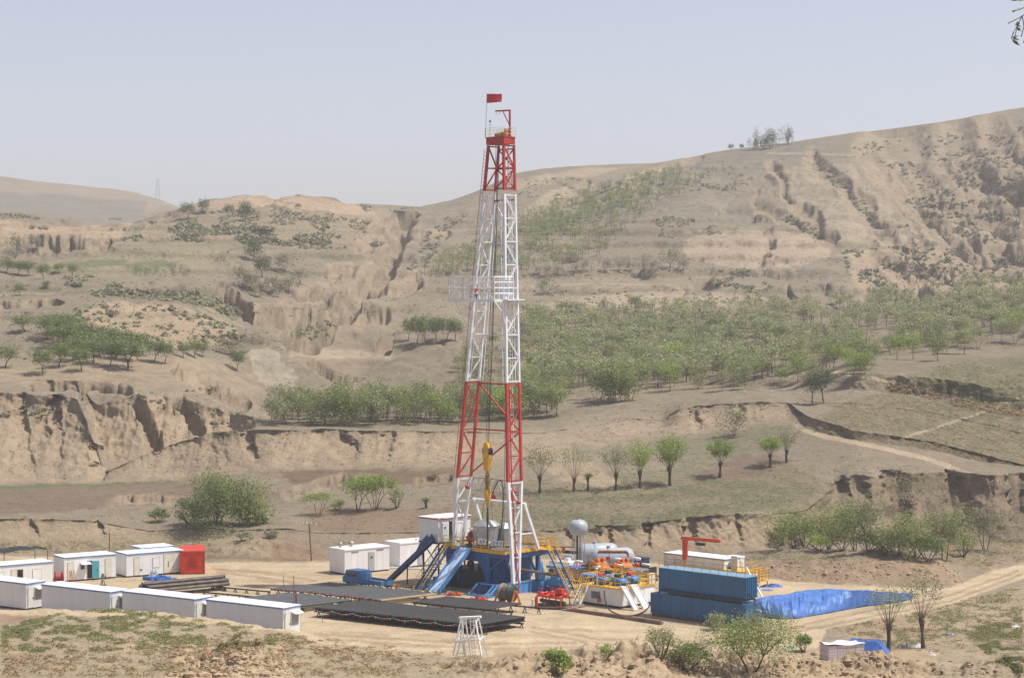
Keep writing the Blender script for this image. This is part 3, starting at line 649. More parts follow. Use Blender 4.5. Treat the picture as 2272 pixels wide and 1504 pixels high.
def willow_mesh(seed, h, w, trunk_h, rods=16, n=420, leaf=.16, tr=.2, leafy=.5):
    "pollarded willow: stout trunk, knobbly head, straight rods, leaves along their outer part"
    rng = random.Random(seed); T = MB(); Rd = MB(); lv = Leaves(seed)
    lean = rng.uniform(-.08, .08)
    T.lathe([(tr * 1.25, -.3), (tr * 1.05, .2), (tr * .85, trunk_h * .5), (tr * .95, trunk_h * .78), (tr * 1.5, trunk_h * .95), (tr * 1.35, trunk_h * 1.06), (tr * .4, trunk_h * 1.12)], n=9)
    T.v = [(x + lean * z + .05 * math.sin(z * 3 + x * 9), y + .04 * math.cos(z * 4), z) for x, y, z in T.v]
    P = []
    for i in range(rods):
        a = i * 2.399 + rng.uniform(-.3, .3); q = math.sqrt((i + .4) / rods)
        tx, ty = math.cos(a) * q * w / 2 * rng.uniform(.8, 1.0), math.sin(a) * q * w / 2 * rng.uniform(.8, 1.0)
        tz = h - (h - trunk_h) * (.33 * q * q + rng.uniform(0, .12))
        p0 = Vector((lean * trunk_h + math.cos(a) * tr * q, math.sin(a) * tr * q, trunk_h * 1.0)); p2 = Vector((tx, ty, tz))
        p1 = p0.lerp(p2, .5) + Vector((0, 0, -.10 * (h - trunk_h) * 0 + .05))
        r0 = tr * rng.uniform(.09, .14)
        Rd.tube(p0, p1, r0, 4, r0 * .65, caps=False); Rd.tube(p1, p2, r0 * .65, 4, r0 * .25, caps=False)
        for b in range(2):
            e = p1.lerp(p2, rng.uniform(.1, .6)) ; Rd.tube(e, e + (p2 - p1) * .45 + Vector((rng.uniform(-.3, .3), rng.uniform(-.3, .3), .1)), r0 * .35, 3, r0 * .15, caps=False)
        m = max(4, n // rods)
        for j in range(m):
            t = 1 - leafy * rng.random() ** 1.3; c = p0.lerp(p1, t * 2) if t < .5 else p1.lerp(p2, t * 2 - 1)
            sg = (.10 + .18 * t) * (w / 4)
            P.append((c.x + rng.gauss(0, sg), c.y + rng.gauss(0, sg), c.z + rng.gauss(0, sg * .8)))
    lv.quads(np.array(P), leaf, .2)
    return T, Rd, lv
def px_tree(px, py): return pick(px, py)
def scale_at(D): return F / D
# --- the planted wood on the right and the grove on the edge of the gully: young thin trees
YV = []
for i in range(10):
    T, lv = wild_tree(100 + i, 4.7 + .35 * (i % 4), 3.6 + .55 * (i % 3), 1.1 + .3 * (i % 3), stems=(1, 2, 1, 3, 1)[i % 5], n=1250 + 90 * (i % 4), leaf=.205, flat=.55 + .1 * (i % 4), lobes=8 + i % 4, tr=.065, low=(0, .5, .2, .8)[i % 4])
    YV.append((T.mesh('young_trunk', mat('young_bark', (.21, .175, .135), .9, dirt=.25, scale=4)), lv.mesh('young_crown', LM[['pale', 'olive', 'pale', 'olive', 'pale', 'fresh', 'pale', 'olive', 'grey', 'pale'][i]])))
def young(p, s, v, label, group, name='young_tree'):
    t = thing(name, label, 'tree', p, random.uniform(0, 6.28), group); t.scale = (s * random.uniform(.9, 1.12),) * 2 + (s,)
    for nm, me in zip(('trunk', 'crown'), YV[v]):
        o = bpy.data.objects.new(nm, me); COL.objects.link(o); o.parent = t
    return t
def inside(x, y, pts):
    c = False; n = len(pts)
    for i in range(n):
        (ax, ay), (bx, by) = pts[i], pts[(i + 1) % n]
        if (ay > y) != (by > y) and x < (bx - ax) * (y - ay) / (by - ay) + ax: c = not c
    return c
def scatter(pts, want, k, rng, tries=40000):
    xs = [p[0] for p in pts]; ys = [p[1] for p in pts]; out = []
    for _ in range(tries):
        if len(out) >= want: break
        x = rng.uniform(min(xs), max(xs)); y = rng.uniform(min(ys), max(ys))
        if not inside(x, y, pts): continue
        if any(abs(x - a) < k and abs(y - b) < k * .34 for a, b in out): continue
        out.append((x, y))
    return out
rng = random.Random(5)
grove = scatter([(590, 944), (700, 946), (860, 945), (1000, 944), (1240, 925), (1255, 912), (1150, 908), (1000, 908), (860, 912), (700, 922), (600, 930)], 70, 15, rng)
for x, y in grove:
    young(pick(x, y), rng.uniform(.85, 1.35), rng.choice([0, 1, 3, 5, 2, 4, 7, 9]), 'thin young tree in the grove on the flat top above the eroded gully cliff', 'young trees in the grove on the cliff edge')
wood = [(1010, 840), (1060, 872), (1180, 882), (1260, 892), (1340, 888), (1500, 882), (1640, 868), (1760, 850), (1880, 846), (1960, 826), (2060, 806), (2160, 786), (2250, 766), (2300, 740), (2300, 670), (2150, 690), (1900, 705), (1700, 720), (1500, 724), (1330, 724), (1160, 720), (1160, 760), (1030, 790)]
wd = scatter(wood, 225, 20, rng)
for x, y in wd:
    young(pick(x, y), rng.uniform(.68, 1.12), rng.randrange(10), 'pale green young tree in the wide planted wood on the right slope', 'young trees of the planted wood')
for x, y in ((1345, 888), (1362, 889), (1382, 888), (1398, 887), (1330, 886)):
    young(pick(x, y + 2), 1.35, rng.choice([1, 3]), 'taller tree in the dark clump standing at the front edge of the planted wood', 'clump at the front edge of the wood')
# --- broad trees further off, one mesh pair per kind
BV = {}
def broad(kind):
    if kind in BV: return BV[kind]
    i = len(BV)
    args = dict(mid=dict(h=6, w=6.4, trunk_h=1.6, n=1300, leaf=.32, lobes=11, flat=.75, tr=.13, low=.2), dark=dict(h=7, w=6, trunk_h=1.6, n=1400, leaf=.32, lobes=12, flat=.8, tr=.14, low=.3),
                grey=dict(h=5, w=4, trunk_h=.9, stems=3, n=800, leaf=.28, lobes=9, flat=.8, tr=.07), poplar=dict(h=9, w=4.2, trunk_h=1.2, n=1300, leaf=.38, lobes=12, flat=.95, tr=.12, low=.6),
                pair=dict(h=7, w=4.2, trunk_h=2.4, n=1500, leaf=.24, lobes=12, flat=.8, tr=.13, low=.35))[kind]
    T, lv = wild_tree(300 + i, **args)
    BV[kind] = (T.mesh('broad_trunk', BARKD), lv.mesh('broad_crown', LM[{'mid': 'mid', 'dark': 'dark', 'grey': 'grey', 'poplar': 'mid', 'pair': 'dark'}[kind]]), args['h'], args['w'])
    return BV[kind]
def put(kind, px, py, hpx, wpx, label, group=None, name='tree'):
    p = pick(px, py); s = F / p.y; tm, cm, h, w_ = broad(kind)
    t = thing(name, label, 'tree', p, random.uniform(0, 6.28), group); t.scale = (wpx / s / w_, wpx / s / w_, hpx / s / h)
    for nm, me_ in (('trunk', tm), ('crown', cm)):
        o = bpy.data.objects.new(nm, me_); COL.objects.link(o); o.parent = t
    return t
GL = 'bushy green tree in the dense row along the left terrace above the gully'
for a in [(105, 752, 48, 52), (140, 758, 50, 52), (172, 766, 50, 54), (205, 772, 50, 52), (236, 778, 48, 50), (262, 782, 50, 56), (292, 786, 46, 50), (318, 788, 44, 46), (129, 815, 52, 52), (207, 805, 50, 52),
          (244, 812, 50, 50), (284, 818, 62, 78), (341, 803, 46, 44), (180, 822, 48, 44), (160, 800, 48, 46), (120, 770, 46, 50), (155, 775, 48, 50), (190, 786, 50, 50), (222, 792, 48, 50), (256, 796, 48, 48), (286, 802, 46, 46), (150, 742, 44, 48), (118, 740, 42, 46)]:
    put('mid', a[0], a[1], a[2] * 1.1, a[3] * 1.3, GL, 'row of trees on the left terrace')
put('mid', 10, 816, 52, 62, 'green tree at the left edge of the picture beside the terrace row')
put('mid', 95, 829, 58, 66, 'round green tree casting a dark shadow in front of the terrace row')
put('mid', 365, 806, 52, 48, 'upright green tree standing alone at the right end of the terrace row')
put('mid', 55, 736, 38, 62, 'low spreading tree uphill of the left terrace row beside a scarp')
for a in [(406, 793, 34, 38), (430, 793, 40, 44), (450, 792, 32, 34)]:
    put('mid', *a, 'small flat topped tree in the trio beyond the terrace row', 'three small trees beyond the row')
put('grey', 510, 786, 36, 64, 'wide pale tree at the lip above the bare pale landslip')
put('mid', 525, 822, 46, 40, 'dark bush like tree clinging to the slope under the pale tree')
put('grey', 36, 572, 50, 28, 'tall grey green tree near the left edge beside the far field')
put('grey', 78, 562, 40, 34, 'rounded grey green tree next to the tall grey one by the far field')
for a in [(14, 606, 34, 44), (40, 610, 32, 40), (66, 612, 34, 40), (98, 620, 36, 36), (132, 607, 24, 30), (162, 612, 26, 30)]:
    put('mid', *a, 'green tree in the hedge like line on the upper left terrace', 'line of trees on the upper left terrace')
put('mid', 45, 655, 26, 36, 'small lone tree on the pale field on the left')
put('mid', 104, 640, 18, 24, 'small leaning bush tree below the line of trees on the left')
put('dark', 563, 580, 50, 52, 'large dark lone tree with a long shadow on the far green field')
put('dark', 582, 614, 46, 52, 'darkest tree in the scattered grove on the far knoll')
for a in [(630, 604, 42, 44), (540, 640, 40, 42), (560, 645, 36, 36), (604, 650, 38, 38), (640, 650, 36, 38), (664, 630, 36, 36), (576, 660, 34, 34), (618, 660, 34, 32), (534, 612, 20, 26)]:
    put('grey', *a, 'pale tree in the scattered grove on the far knoll', 'pale trees on the far knoll')
put('dark', 418, 484, 34, 36, 'dark round tree at the left end of the hilltop row')
put('dark', 452, 474, 32, 32, 'dark tree standing highest on the left hilltop')
put('dark', 508, 480, 26, 28, 'small dark tree in the middle of the hilltop row')
put('dark', 545, 494, 46, 40, 'tall dark tree with two crowns at the right end of the hilltop row')
put('dark', 662, 464, 12, 14, 'tiny dark bush near the bare crest of the left hill')
put('poplar', 1709, 330, 44, 34, 'tallest poplar of the clump on the right skyline', name='poplar_tree')
put('poplar', 1692, 331, 30, 24, 'shorter poplar tucked against the tallest one on the skyline', name='poplar_tree')
put('poplar', 1750, 321, 38, 22, 'poplar standing apart to the right on the skyline', name='poplar_tree')
put('poplar', 1676, 331, 24, 18, 'small poplar left of the skyline clump', name='poplar_tree')
put('mid', 1645, 334, 14, 14, 'small round bush between two others on the right skyline')
put('mid', 1622, 336, 16, 16, 'small round bush furthest from the poplars on the skyline')
for a in [(925, 760, 60, 50), (945, 763, 64, 56), (968, 760, 58, 46), (990, 758, 54, 46), (1010, 756, 50, 42), (905, 756, 50, 40)]:
    put('mid', *a, 'green tree in the small grove left of the drilling mast on the slope', 'small grove left of the mast')
put('grey', 1212, 655, 42, 34, 'pale lone tree on the slope just right of the mast')
put('dark', 1271, 692, 22, 34, 'dark low bush at the back of the planted wood near the mast')
put('dark', 1425, 692, 22, 26, 'dark round bush at the back edge of the planted wood')
put('grey', 1490, 594, 44, 40, 'pale upright tree at the foot of the ploughed hillside field')
for a in [(1195, 612, 22, 22), (1218, 614, 24, 24), (1240, 612, 22, 24), (1275, 608, 24, 24), (1300, 604, 26, 28), (1345, 604, 28, 28), (1375, 603, 26, 28), (1398, 604, 24, 26), (1425, 606, 26, 28), (1452, 604, 26, 28), (1515, 600, 24, 26)]:
    put('grey', *a, 'small tree in the lowest row of the hillside orchard', 'lowest row of the hillside orchard')
put('pair', 1803, 897, 74, 46, 'left of the dark pair of trees by the cliff path', name='cypress_tree')
put('pair', 1829, 894, 80, 46, 'right of the dark pair of trees by the cliff path', name='cypress_tree')
put('grey', 1632, 968, 62, 54, 'pale sapling in front of the fluted cliff in the middle ground')
# --- pollarded willows
def willow(px, py, top, wpx, label, group=None, rods=16, n=420, leafy=.5, leaf=.19, lm='fresh', th=.36, tr=.2, seed=0):
    p = pick(px, py); s = F / p.y; h = (py - top) / s; wpx = wpx * (1.18 if py < 1200 else 1); n = int(n * (1.35 if py < 1200 else 1))
    T, Rd, lv = willow_mesh(500 + seed + int(px), h, wpx / s, h * th, rods, int(n * 3.6), leaf * .74, tr, min(.75, leafy * 1.15))
    t = thing('willow_tree', label, 'willow', p, random.uniform(0, 6.28), group)
    T.build('trunk', BARKD, t); Rd.build('branches', BARK, t)
    o = bpy.data.objects.new('leaves', lv.mesh('willow_leaves', LM[lm])); COL.objects.link(o); o.parent = t
    return t
willow(1198, 1094, 984, 92, 'pollarded willow with thin pale leaves nearest to the mast', n=420, leafy=.45, lm='pale', th=.32)
willow(1274, 1091, 978, 78, 'nearly leafless pollarded willow beside the tiny cropped stump', n=260, leafy=.4, lm='pale', th=.24)
willow(1305, 1089, 1050, 22, 'short freshly cropped willow stump between two taller willows', rods=8, n=90, leafy=.8, th=.72, tr=.17)
willow(1367, 1088, 984, 76, 'thin crowned willow left of the twin leafy willows', n=420, leafy=.5, lm='pale', th=.34)
willow(1421, 1083, 976, 66, 'willow with bright ragged crown left of the biggest willow', n=560, leafy=.6, th=.32)
willow(1487, 1078, 963, 90, 'biggest and leafiest willow in the row of pollards', n=1150, leafy=.6, rods=22, th=.33, tr=.23)
willow(1598, 1060, 973, 66, 'round headed willow standing alone at the middle of the slope', n=760, leafy=.5, th=.36)
willow(1710, 1036, 966, 58, 'small bright willow on the slope below the footpath', n=620, leafy=.5, th=.36)
willow(1746, 1026, 950, 54, 'bare looking willow next to the footpath bend', n=260, leafy=.5, lm='grey', th=.34)
willow(945, 1128, 1104, 20, 'tiny cropped willow stump left of the mast foot', rods=8, n=90, leafy=.8, th=.5, tr=.16)
willow(1975, 1446, 1292, 118, 'nearer willow with a thick leaning trunk by the blue tarpaulin', n=190, leafy=.4, leaf=.2, lm='pale', rods=22, th=.37, tr=.2)
willow(2052, 1440, 1262, 118, 'taller willow with feathery crown at the right of the pad', n=250, leafy=.4, leaf=.2, lm='pale', rods=22, th=.36, tr=.17)
# --- bushes and trees around the pad, each with its own shape
def bush(px, py, hpx, wpx, label, lm, n=420, leaf=.22, name='bush', cat='bush', lobes=9, stems=6, seed=0, group=None, D=None):
    p = pick(px, py); s = F / p.y
    T, lv = bush_mesh(700 + int(px) + seed, hpx / s, wpx / s, int(n * 2.3), leaf * .78, lobes + 3, stems)
    t = thing(name, label, cat, p, 0, group); T.build('stems', BARK, t)
    o = bpy.data.objects.new('foliage', lv.mesh('bush_leaves', LM[lm])); COL.objects.link(o); o.parent = t
    return t
def big(px, py, hpx, wpx, label, lm, n=800, leaf=.24, trunk=.3, stems=2, name='tree', lobes=12, tr=.12, flat=.6, low=.2, sub=2, spread=.6, bark=None):
    p = pick(px, py); s = F / p.y; h = hpx / s
    T, lv = wild_tree(900 + int(px), h, wpx / s, h * trunk, stems, int(n * 3.6), leaf * .78, None, flat, lobes, spread, None, tr, low, sub)
    t = thing(name, label, 'tree', p, 0); T.build('trunk', bark or BARKD, t)
    o = bpy.data.objects.new('crown', lv.mesh('tree_leaves', LM[lm])); COL.objects.link(o); o.parent = t
    return t
big(478, 1168, 128, 190, 'large rounded dark tree with slanting trunks behind the white cabins', 'mid', 3600, .25, .16, 4, lobes=24, tr=.12, flat=.62, low=.95, spread=.8)
bush(420, 1163, 62, 90, 'low left skirt of foliage beside the large rounded tree', 'mid', 620, .25)
big(556, 1164, 104, 112, 'second lighter tree merging with the large rounded tree behind the cabins', 'olive', 1700, .25, .2, 2, lobes=15, tr=.12, flat=.65, low=.9)
bush(352, 1158, 34, 62, 'dark green bush left of the large rounded tree', 'mid', 420, .25)
bush(578, 1163, 26, 42, 'small bush at the right foot of the large rounded tree', 'mid', 260, .24)
bush(600, 1196, 22, 44, 'low dark scrub on the grassy hump behind the pad', 'scrub', 200, .22)
bush(540, 1198, 18, 50, 'flat scrub at the left end of the grassy hump', 'scrub', 200, .22)
big(793, 1133, 86, 98, 'multi stemmed green tree left of its taller twin behind the white hut', 'fresh', 700, .22, .3, 4, lobes=9, tr=.07, flat=.5)
big(831, 1132, 88, 104, 'taller of the twin multi stemmed trees behind the white hut', 'fresh', 700, .22, .42, 5, lobes=9, tr=.07, flat=.4)
big(706, 1144, 58, 78, 'sparse young tree with drooping crown at the edge of the field', 'fresh', 330, .22, .42, 3, lobes=8, tr=.05, flat=.4)
bush(748, 1132, 26, 40, 'bright green low bush between the sparse tree and the twins', 'fresh', 260, .2)
bush(880, 1128, 52, 42, 'pale feathery bush right of the twin trees', 'pale', 300, .2)
bush(960, 1062, 16, 36, 'grey scrub on the terrace edge left of the mast', 'scrub', 120, .22)
big(1765, 1218, 96, 130, 'left end of the thicket at the foot of the right bank', 'olive', 1100, .24, .2, 5, lobes=14, tr=.07, flat=.8, low=.6)
big(1840, 1218, 100, 130, 'dense low tree in the thicket with a bent trunk', 'olive', 1100, .24, .2, 5, lobes=14, tr=.07, flat=.8, low=.6)
big(1898, 1224, 118, 116, 'tree with dark twin trunks in the middle of the thicket', 'olive', 1000, .24, .3, 3, lobes=12, tr=.08, flat=.7, low=.5)
big(1928, 1224, 122, 80, 'slender tree rising behind the middle of the thicket', 'pale', 520, .24, .4, 1, lobes=9, tr=.08, flat=.6, low=.4)
bush(1735, 1210, 66, 70, 'rounded bush at the far left of the thicket', 'fresh', 420, .24)
bush(1870, 1222, 60, 90, 'dense undergrowth bush left of the twin trunks', 'olive', 520, .24)
bush(1788, 1214, 70, 90, 'rounded bush second from the left of the thicket', 'olive', 560, .24)
bush(1925, 1226, 58, 80, 'low bush in front of the slender thicket tree', 'mid', 460, .24)
bush(2035, 1240, 80, 90, 'tall bush between the feathery tree and the darkest bush', 'olive', 560, .24)
bush(1990, 1236, 64, 80, 'undergrowth bush left of the feathery tree', 'olive', 460, .24)
bush(2140, 1236, 70, 80, 'bush between the tall pale tree and the greyish tree', 'olive', 460, .24)
bush(1820, 1222, 42, 70, 'low bright bush under the thicket', 'fresh', 420, .22)
bush(1962, 1226, 70, 80, 'pale bush in the gap right of the thicket', 'pale', 420, .24)
big(2010, 1242, 112, 100, 'feathery tree in front of the cut bank on the right', 'olive', 800, .24, .25, 3, lobes=11, tr=.07, flat=.8, low=.6)
bush(2062, 1246, 66, 110, 'darkest dense bush below the feathery trees on the right', 'mid', 900, .24)
big(2098, 1243, 128, 120, 'tall tree with a pale crown right of the darkest bush', 'olive', 1000, .24, .3, 2, lobes=12, tr=.09, flat=.7, low=.5)
big(2188, 1222, 108, 110, 'greyish tree against the dark cut bank at the right edge', 'grey', 700, .24, .3, 3, lobes=11, tr=.08, flat=.6, low=.5)
big(2012, 1146, 108, 110, 'bare grey willow growing in the dark recess of the bank', 'grey', 420, .22, .3, 4, lobes=11, tr=.06, flat=.6, low=.5)
bush(1240, 1497, 64, 78, 'bright green bush at the bottom of the picture near the white frame', 'fresh', 900, .2)
bush(1345, 1462, 34, 42, 'small sprig of green on the loose earth heap', 'fresh', 150, .16)
bush(1470, 1462, 84, 92, 'light twiggy bush growing in front of the blue tank', 'pale', 620, .17, lobes=11)
bush(1530, 1490, 74, 130, 'dense spreading bush beside the bottom edge left of the sparse tree', 'olive', 1100, .18, lobes=12)
bush(1590, 1400, 46, 60, 'light shrub against the foot of the blue tank', 'pale', 340, .17)
big(1668, 1492, 146, 236, 'wide sparse tree with a dark crooked trunk in the foreground', 'olive', 2300, .17, .28, 2, lobes=20, tr=.11, flat=.75, low=.6, sub=4, spread=1.0)
bush(1786, 1448, 46, 46, 'dark green bush at the right side of the wide sparse tree', 'mid', 420, .18)
# --- scrub, grass: nobody could count them
def scrub(name, label, zones, lm, seed, size=(.5, 1.3), leaf=.42, q=11, near=False, ht=.75, cl_=(42., 16., .42), pw_=1.8):
    rng = np.random.default_rng(seed); lv = Leaves(seed); rr = random.Random(seed)
    for pts, n, sc_ in zones:
        xs = [p[0] for p in pts]; ys = [p[1] for p in pts]; k = 0; t = 0
        while k < n and t < n * 30:
            t += 1; x = rr.uniform(min(xs), max(xs)); y = rr.uniform(min(ys), max(ys))
            if not inside(x, y, pts): continue
            if vn(np.array(x / cl_[0]), np.array(y / cl_[1]), seed) < cl_[2]: continue
            k += 1; p = pick(x, y); r = (size[0] + (size[1] - size[0]) * rr.random() ** pw_) * sc_
            d = rng.normal(size=(q, 3)); d /= np.linalg.norm(d, axis=1)[:, None]; d[:, 2] = np.abs(d[:, 2])
            P = np.array(p) + d * np.array([r, r, r * ht]) * rng.uniform(.4, 1, q)[:, None]
            lv.quads(P, leaf * sc_ * (r / sc_) ** .5, .5)
    o = bpy.data.objects.new(name, lv.mesh(name, LM[lm])); COL.objects.link(o)
    return tag(o, label, None, None, 'stuff')
scrub('scrub', 'low grey green scrub scattered over the loess hills', [
    ([(270, 535), (340, 490), (400, 470), (600, 466), (740, 477), (860, 500), (860, 548), (700, 555), (520, 535), (300, 540)], 620, 1.0),
    ([(280, 530), (400, 500), (560, 505), (700, 520), (840, 545), (600, 540)], 260, 1.1),
    ([(200, 642), (460, 652), (560, 705), (520, 712), (400, 670), (200, 662)], 150, 1.0), ([(150, 690), (250, 672), (400, 682), (520, 725), (540, 760), (400, 765), (150, 722)], 130, .95),
    ([(120, 620), (200, 612), (300, 640), (460, 655), (300, 660), (150, 650)], 130, .9), ([(0, 465), (100, 490), (110, 510), (0, 500)], 40, .9),
    ([(800, 455), (880, 460), (930, 462), (900, 470), (810, 470)], 30, .8), ([(900, 600), (960, 500), (1060, 440), (1080, 440), (1000, 520), (930, 610)], 90, .9),
    ([(1420, 500), (1470, 480), (1580, 490), (1600, 520), (1480, 530)], 80, .8), ([(1690, 455), (1760, 480), (1850, 530), (1800, 530), (1740, 490)], 60, 1.0),
    ([(1810, 355), (1880, 410), (1960, 500), (1990, 535), (1930, 490), (1850, 420)], 90, 1.0), ([(1860, 320), (1990, 315), (2100, 300), (2260, 300), (2272, 420), (2260, 540), (2180, 520), (2080, 440), (1980, 380)], 420, 1.1),
    ([(2000, 440), (2080, 440), (2210, 540), (2180, 545), (2080, 490)], 120, 1.0),
    ([(1870, 560), (2000, 545), (2272, 570), (2272, 620), (2050, 640), (1880, 630)], 300, 1.1), ([(1480, 600), (1640, 600), (1720, 640), (1680, 650), (1540, 625)], 110, .9),
    ([(1640, 580), (1680, 560), (1700, 600), (1660, 620)], 20, 1.0), ([(1160, 640), (1500, 640), (1700, 655), (1690, 690), (1300, 690)], 70, .7), ([(1150, 400), (1300, 390), (1260, 430), (1160, 480)], 40, .8),
    ([(1600, 350), (1650, 345), (1680, 420), (1520, 430)], 50, .9), ([(190, 490), (270, 485), (260, 500), (190, 512)], 26, .9),
    ([(60, 900), (120, 915), (100, 930), (0, 920)], 26, .6), ([(280, 870), (480, 860), (560, 930), (420, 960), (340, 920)], 36, .6), ([(640, 740), (760, 690), (860, 660), (700, 760)], 40, .8)],
    'scrub', 31, (.6, 1.5), .75, 12)
def far_wood(name, label, zones, lms, seed, h=(3.2, 5.0), q=90, leaf=.36, cl_=(70., 12., .25)):
    rr = random.Random(seed); lv = Leaves(seed); tv = []
    for pts, n in zones:
        xs = [p[0] for p in pts]; ys = [p[1] for p in pts]; k = 0; t = 0
        while k < n and t < n * 40:
            t += 1; x = rr.uniform(min(xs), max(xs)); y = rr.uniform(min(ys), max(ys))
            if not inside(x, y, pts) or vn(np.array(x / cl_[0]), np.array(y / cl_[1]), seed) < cl_[2]: continue
            k += 1; p = np.array(pick(x, y)); hh = rr.uniform(*h); w_ = hh * rr.uniform(.3, .42)
            d = lv.r.normal(size=(q, 3)); d /= np.linalg.norm(d, axis=1)[:, None]
            lb = lv.r.integers(0, 4, q); off = lv.r.normal(size=(4, 3)) * np.array([w_ * .5, w_ * .5, hh * .09])
            lv.quads(p + np.array([0, 0, hh * .72]) + off[lb] + d * lv.r.uniform(.4, 1, q)[:, None] * np.array([w_ * .62, w_ * .62, hh * .2]), leaf * hh / 4.5, .5)
            for a in (0, 1.57):
                c, s_ = math.cos(a) * .07, math.sin(a) * .07; lx = rr.uniform(-.3, .3)
                tv.append([p + [-c, -s_, -.2], p + [c, s_, -.2], p + [c * .6 + lx, s_ * .6, hh * .7], p + [-c * .6 + lx, -s_ * .6, hh * .7]])
    nl = sum(len(v) for v in lv.v); lv.v.append(np.array(tv)); me_ = lv.mesh(name, LM[lms]); me_.materials.append(BARK)
    mi = np.zeros(len(me_.polygons), np.int32); mi[nl:] = 1; me_.polygons.foreach_set('material_index', mi)
    o = bpy.data.objects.new(name, me_); COL.objects.link(o); tag(o, label, None, None, 'stuff')
far_wood('orchard_trees', 'pale orchard trees in rows climbing the hillside behind the mast', [
    ([(930, 620), (1000, 560), (1080, 545), (1150, 500), (1300, 440), (1420, 400), (1500, 385), (1620, 360), (1640, 375), (1540, 420), (1440, 470), (1380, 520), (1330, 570), (1200, 600), (1080, 610)], 720),
    ([(1160, 480), (1300, 430), (1440, 385), (1540, 375), (1460, 430), (1300, 500), (1180, 540)], 380)], 'olive', 37, (2.2, 3.8))
far_wood('distant_wood', 'far rows of the planted wood melting into one pale green mass', [
    ([(1150, 760), (1160, 694), (1330, 688), (1500, 692), (1700, 688), (1900, 668), (2050, 655), (2200, 640), (2300, 640), (2300, 740), (2150, 750), (1900, 770), (1600, 790), (1300, 790)], 640),
    ([(1180, 860), (1160, 780), (1500, 770), (1800, 790), (1700, 840), (1400, 865)], 260), ([(620, 935), (640, 912), (900, 906), (1200, 906), (1240, 915), (1000, 935), (800, 938)], 45)], 'pale', 38, (3.6, 5.6), 120, .36, (60., 20., .2))
scrub('grass', 'short green grass tufts on the banks and fields', [
    ([(0, 1392), (60, 1376), (180, 1354), (290, 1350), (420, 1374), (560, 1392), (540, 1405), (300, 1394), (150, 1420), (0, 1428)], 3900, 1.0),
    ([(0, 1428), (300, 1395), (640, 1408), (660, 1430), (420, 1440), (100, 1450), (0, 1450)], 2600, 1.0),
    ([(0, 1440), (650, 1420), (1000, 1465), (1000, 1504), (0, 1504)], 780, 1.1), ([(2140, 1400), (2272, 1370), (2272, 1500), (2190, 1450)], 2400, 1.0), ([(1850, 1395), (2080, 1352), (2272, 1300), (2272, 1370), (2000, 1440)], 2400, 1.0),
    ([(1640, 1225), (2000, 1222), (2100, 1240), (1800, 1252), (1640, 1248)], 780, 1.0), ([(2050, 1215), (2272, 1195), (2272, 1245), (2150, 1262)], 600, 1.0),
    ([(0, 1200), (480, 1205), (500, 1240), (0, 1232)], 780, 1.0), ([(1800, 960), (2000, 880), (2272, 920), (2272, 1040), (1980, 985)], 1260, 1.2), ([(1990, 850), (2080, 812), (2272, 795), (2272, 900), (2160, 905)], 1260, 1.2),
    ([(1010, 1100), (1750, 1040), (1800, 1120), (1600, 1145), (1300, 1172), (1010, 1178)], 1500, 1.0)],
    'grass', 41, (.10, .34), .2, 7, ht=.6, cl_=(26., 7., .45))
scrub('dry_brush', 'dry brownish tufts on the foreground slope', [([(0, 1420), (640, 1412), (900, 1460), (900, 1504), (0, 1504)], 1860, 1.0), ([(640, 1410), (1090, 1460), (1090, 1504), (640, 1450)], 480, .9),
    ([(1850, 1400), (2272, 1300), (2272, 1440), (2050, 1450)], 600, .9)], 'dry', 43, (.14, .42), .22, 9, ht=.6, cl_=(22., 6., .5))
scrub('hill_tufts', 'tiny dark tufts dotted thinly over all the hillsides', [([(0, 500), (300, 500), (600, 440), (860, 470), (1060, 440), (1500, 365), (2272, 262), (2272, 640), (1150, 690), (900, 700), (640, 780), (0, 800)], 4200, 1.0),
    ([(0, 860), (500, 880), (640, 960), (1000, 960), (1000, 1040), (600, 1040), (0, 1070)], 420, .6), ([(1260, 900), (1800, 890), (1780, 960), (1280, 990)], 260, .6)], 'scrub', 47, (.22, .8), .42, 7, ht=.7, cl_=(120., 40., .3), pw_=2.5)
scrub('field_tufts', 'small brownish and olive tufts on the fields and banks', [([(1010, 1060), (1760, 1020), (1860, 1080), (1800, 1135), (1600, 1150), (1300, 1178), (1010, 1182)], 900, 1.0), ([(1790, 940), (2000, 860), (2272, 800), (2272, 1040), (1980, 985)], 900, 1.0),
    ([(0, 1082), (600, 1075), (1010, 1040), (1010, 1180), (600, 1180), (0, 1150)], 900, 1.0), ([(1790, 1000), (1900, 1010), (2272, 1080), (2272, 1200), (1900, 1200)], 300, 1.2)], 'grey', 48, (.1, .4), .26, 7, ht=.6, cl_=(50., 12., .38), pw_=2)
scrub('bank_brush', 'dry brush growing along the bank between the two right hand fields', [([(1975, 846), (2060, 868), (2160, 892), (2272, 906), (2272, 925), (2150, 908), (2050, 882), (1970, 862)], 260, 1.0)], 'dry', 49, (.3, .7), .34, 12, cl_=(50., 12., .1))
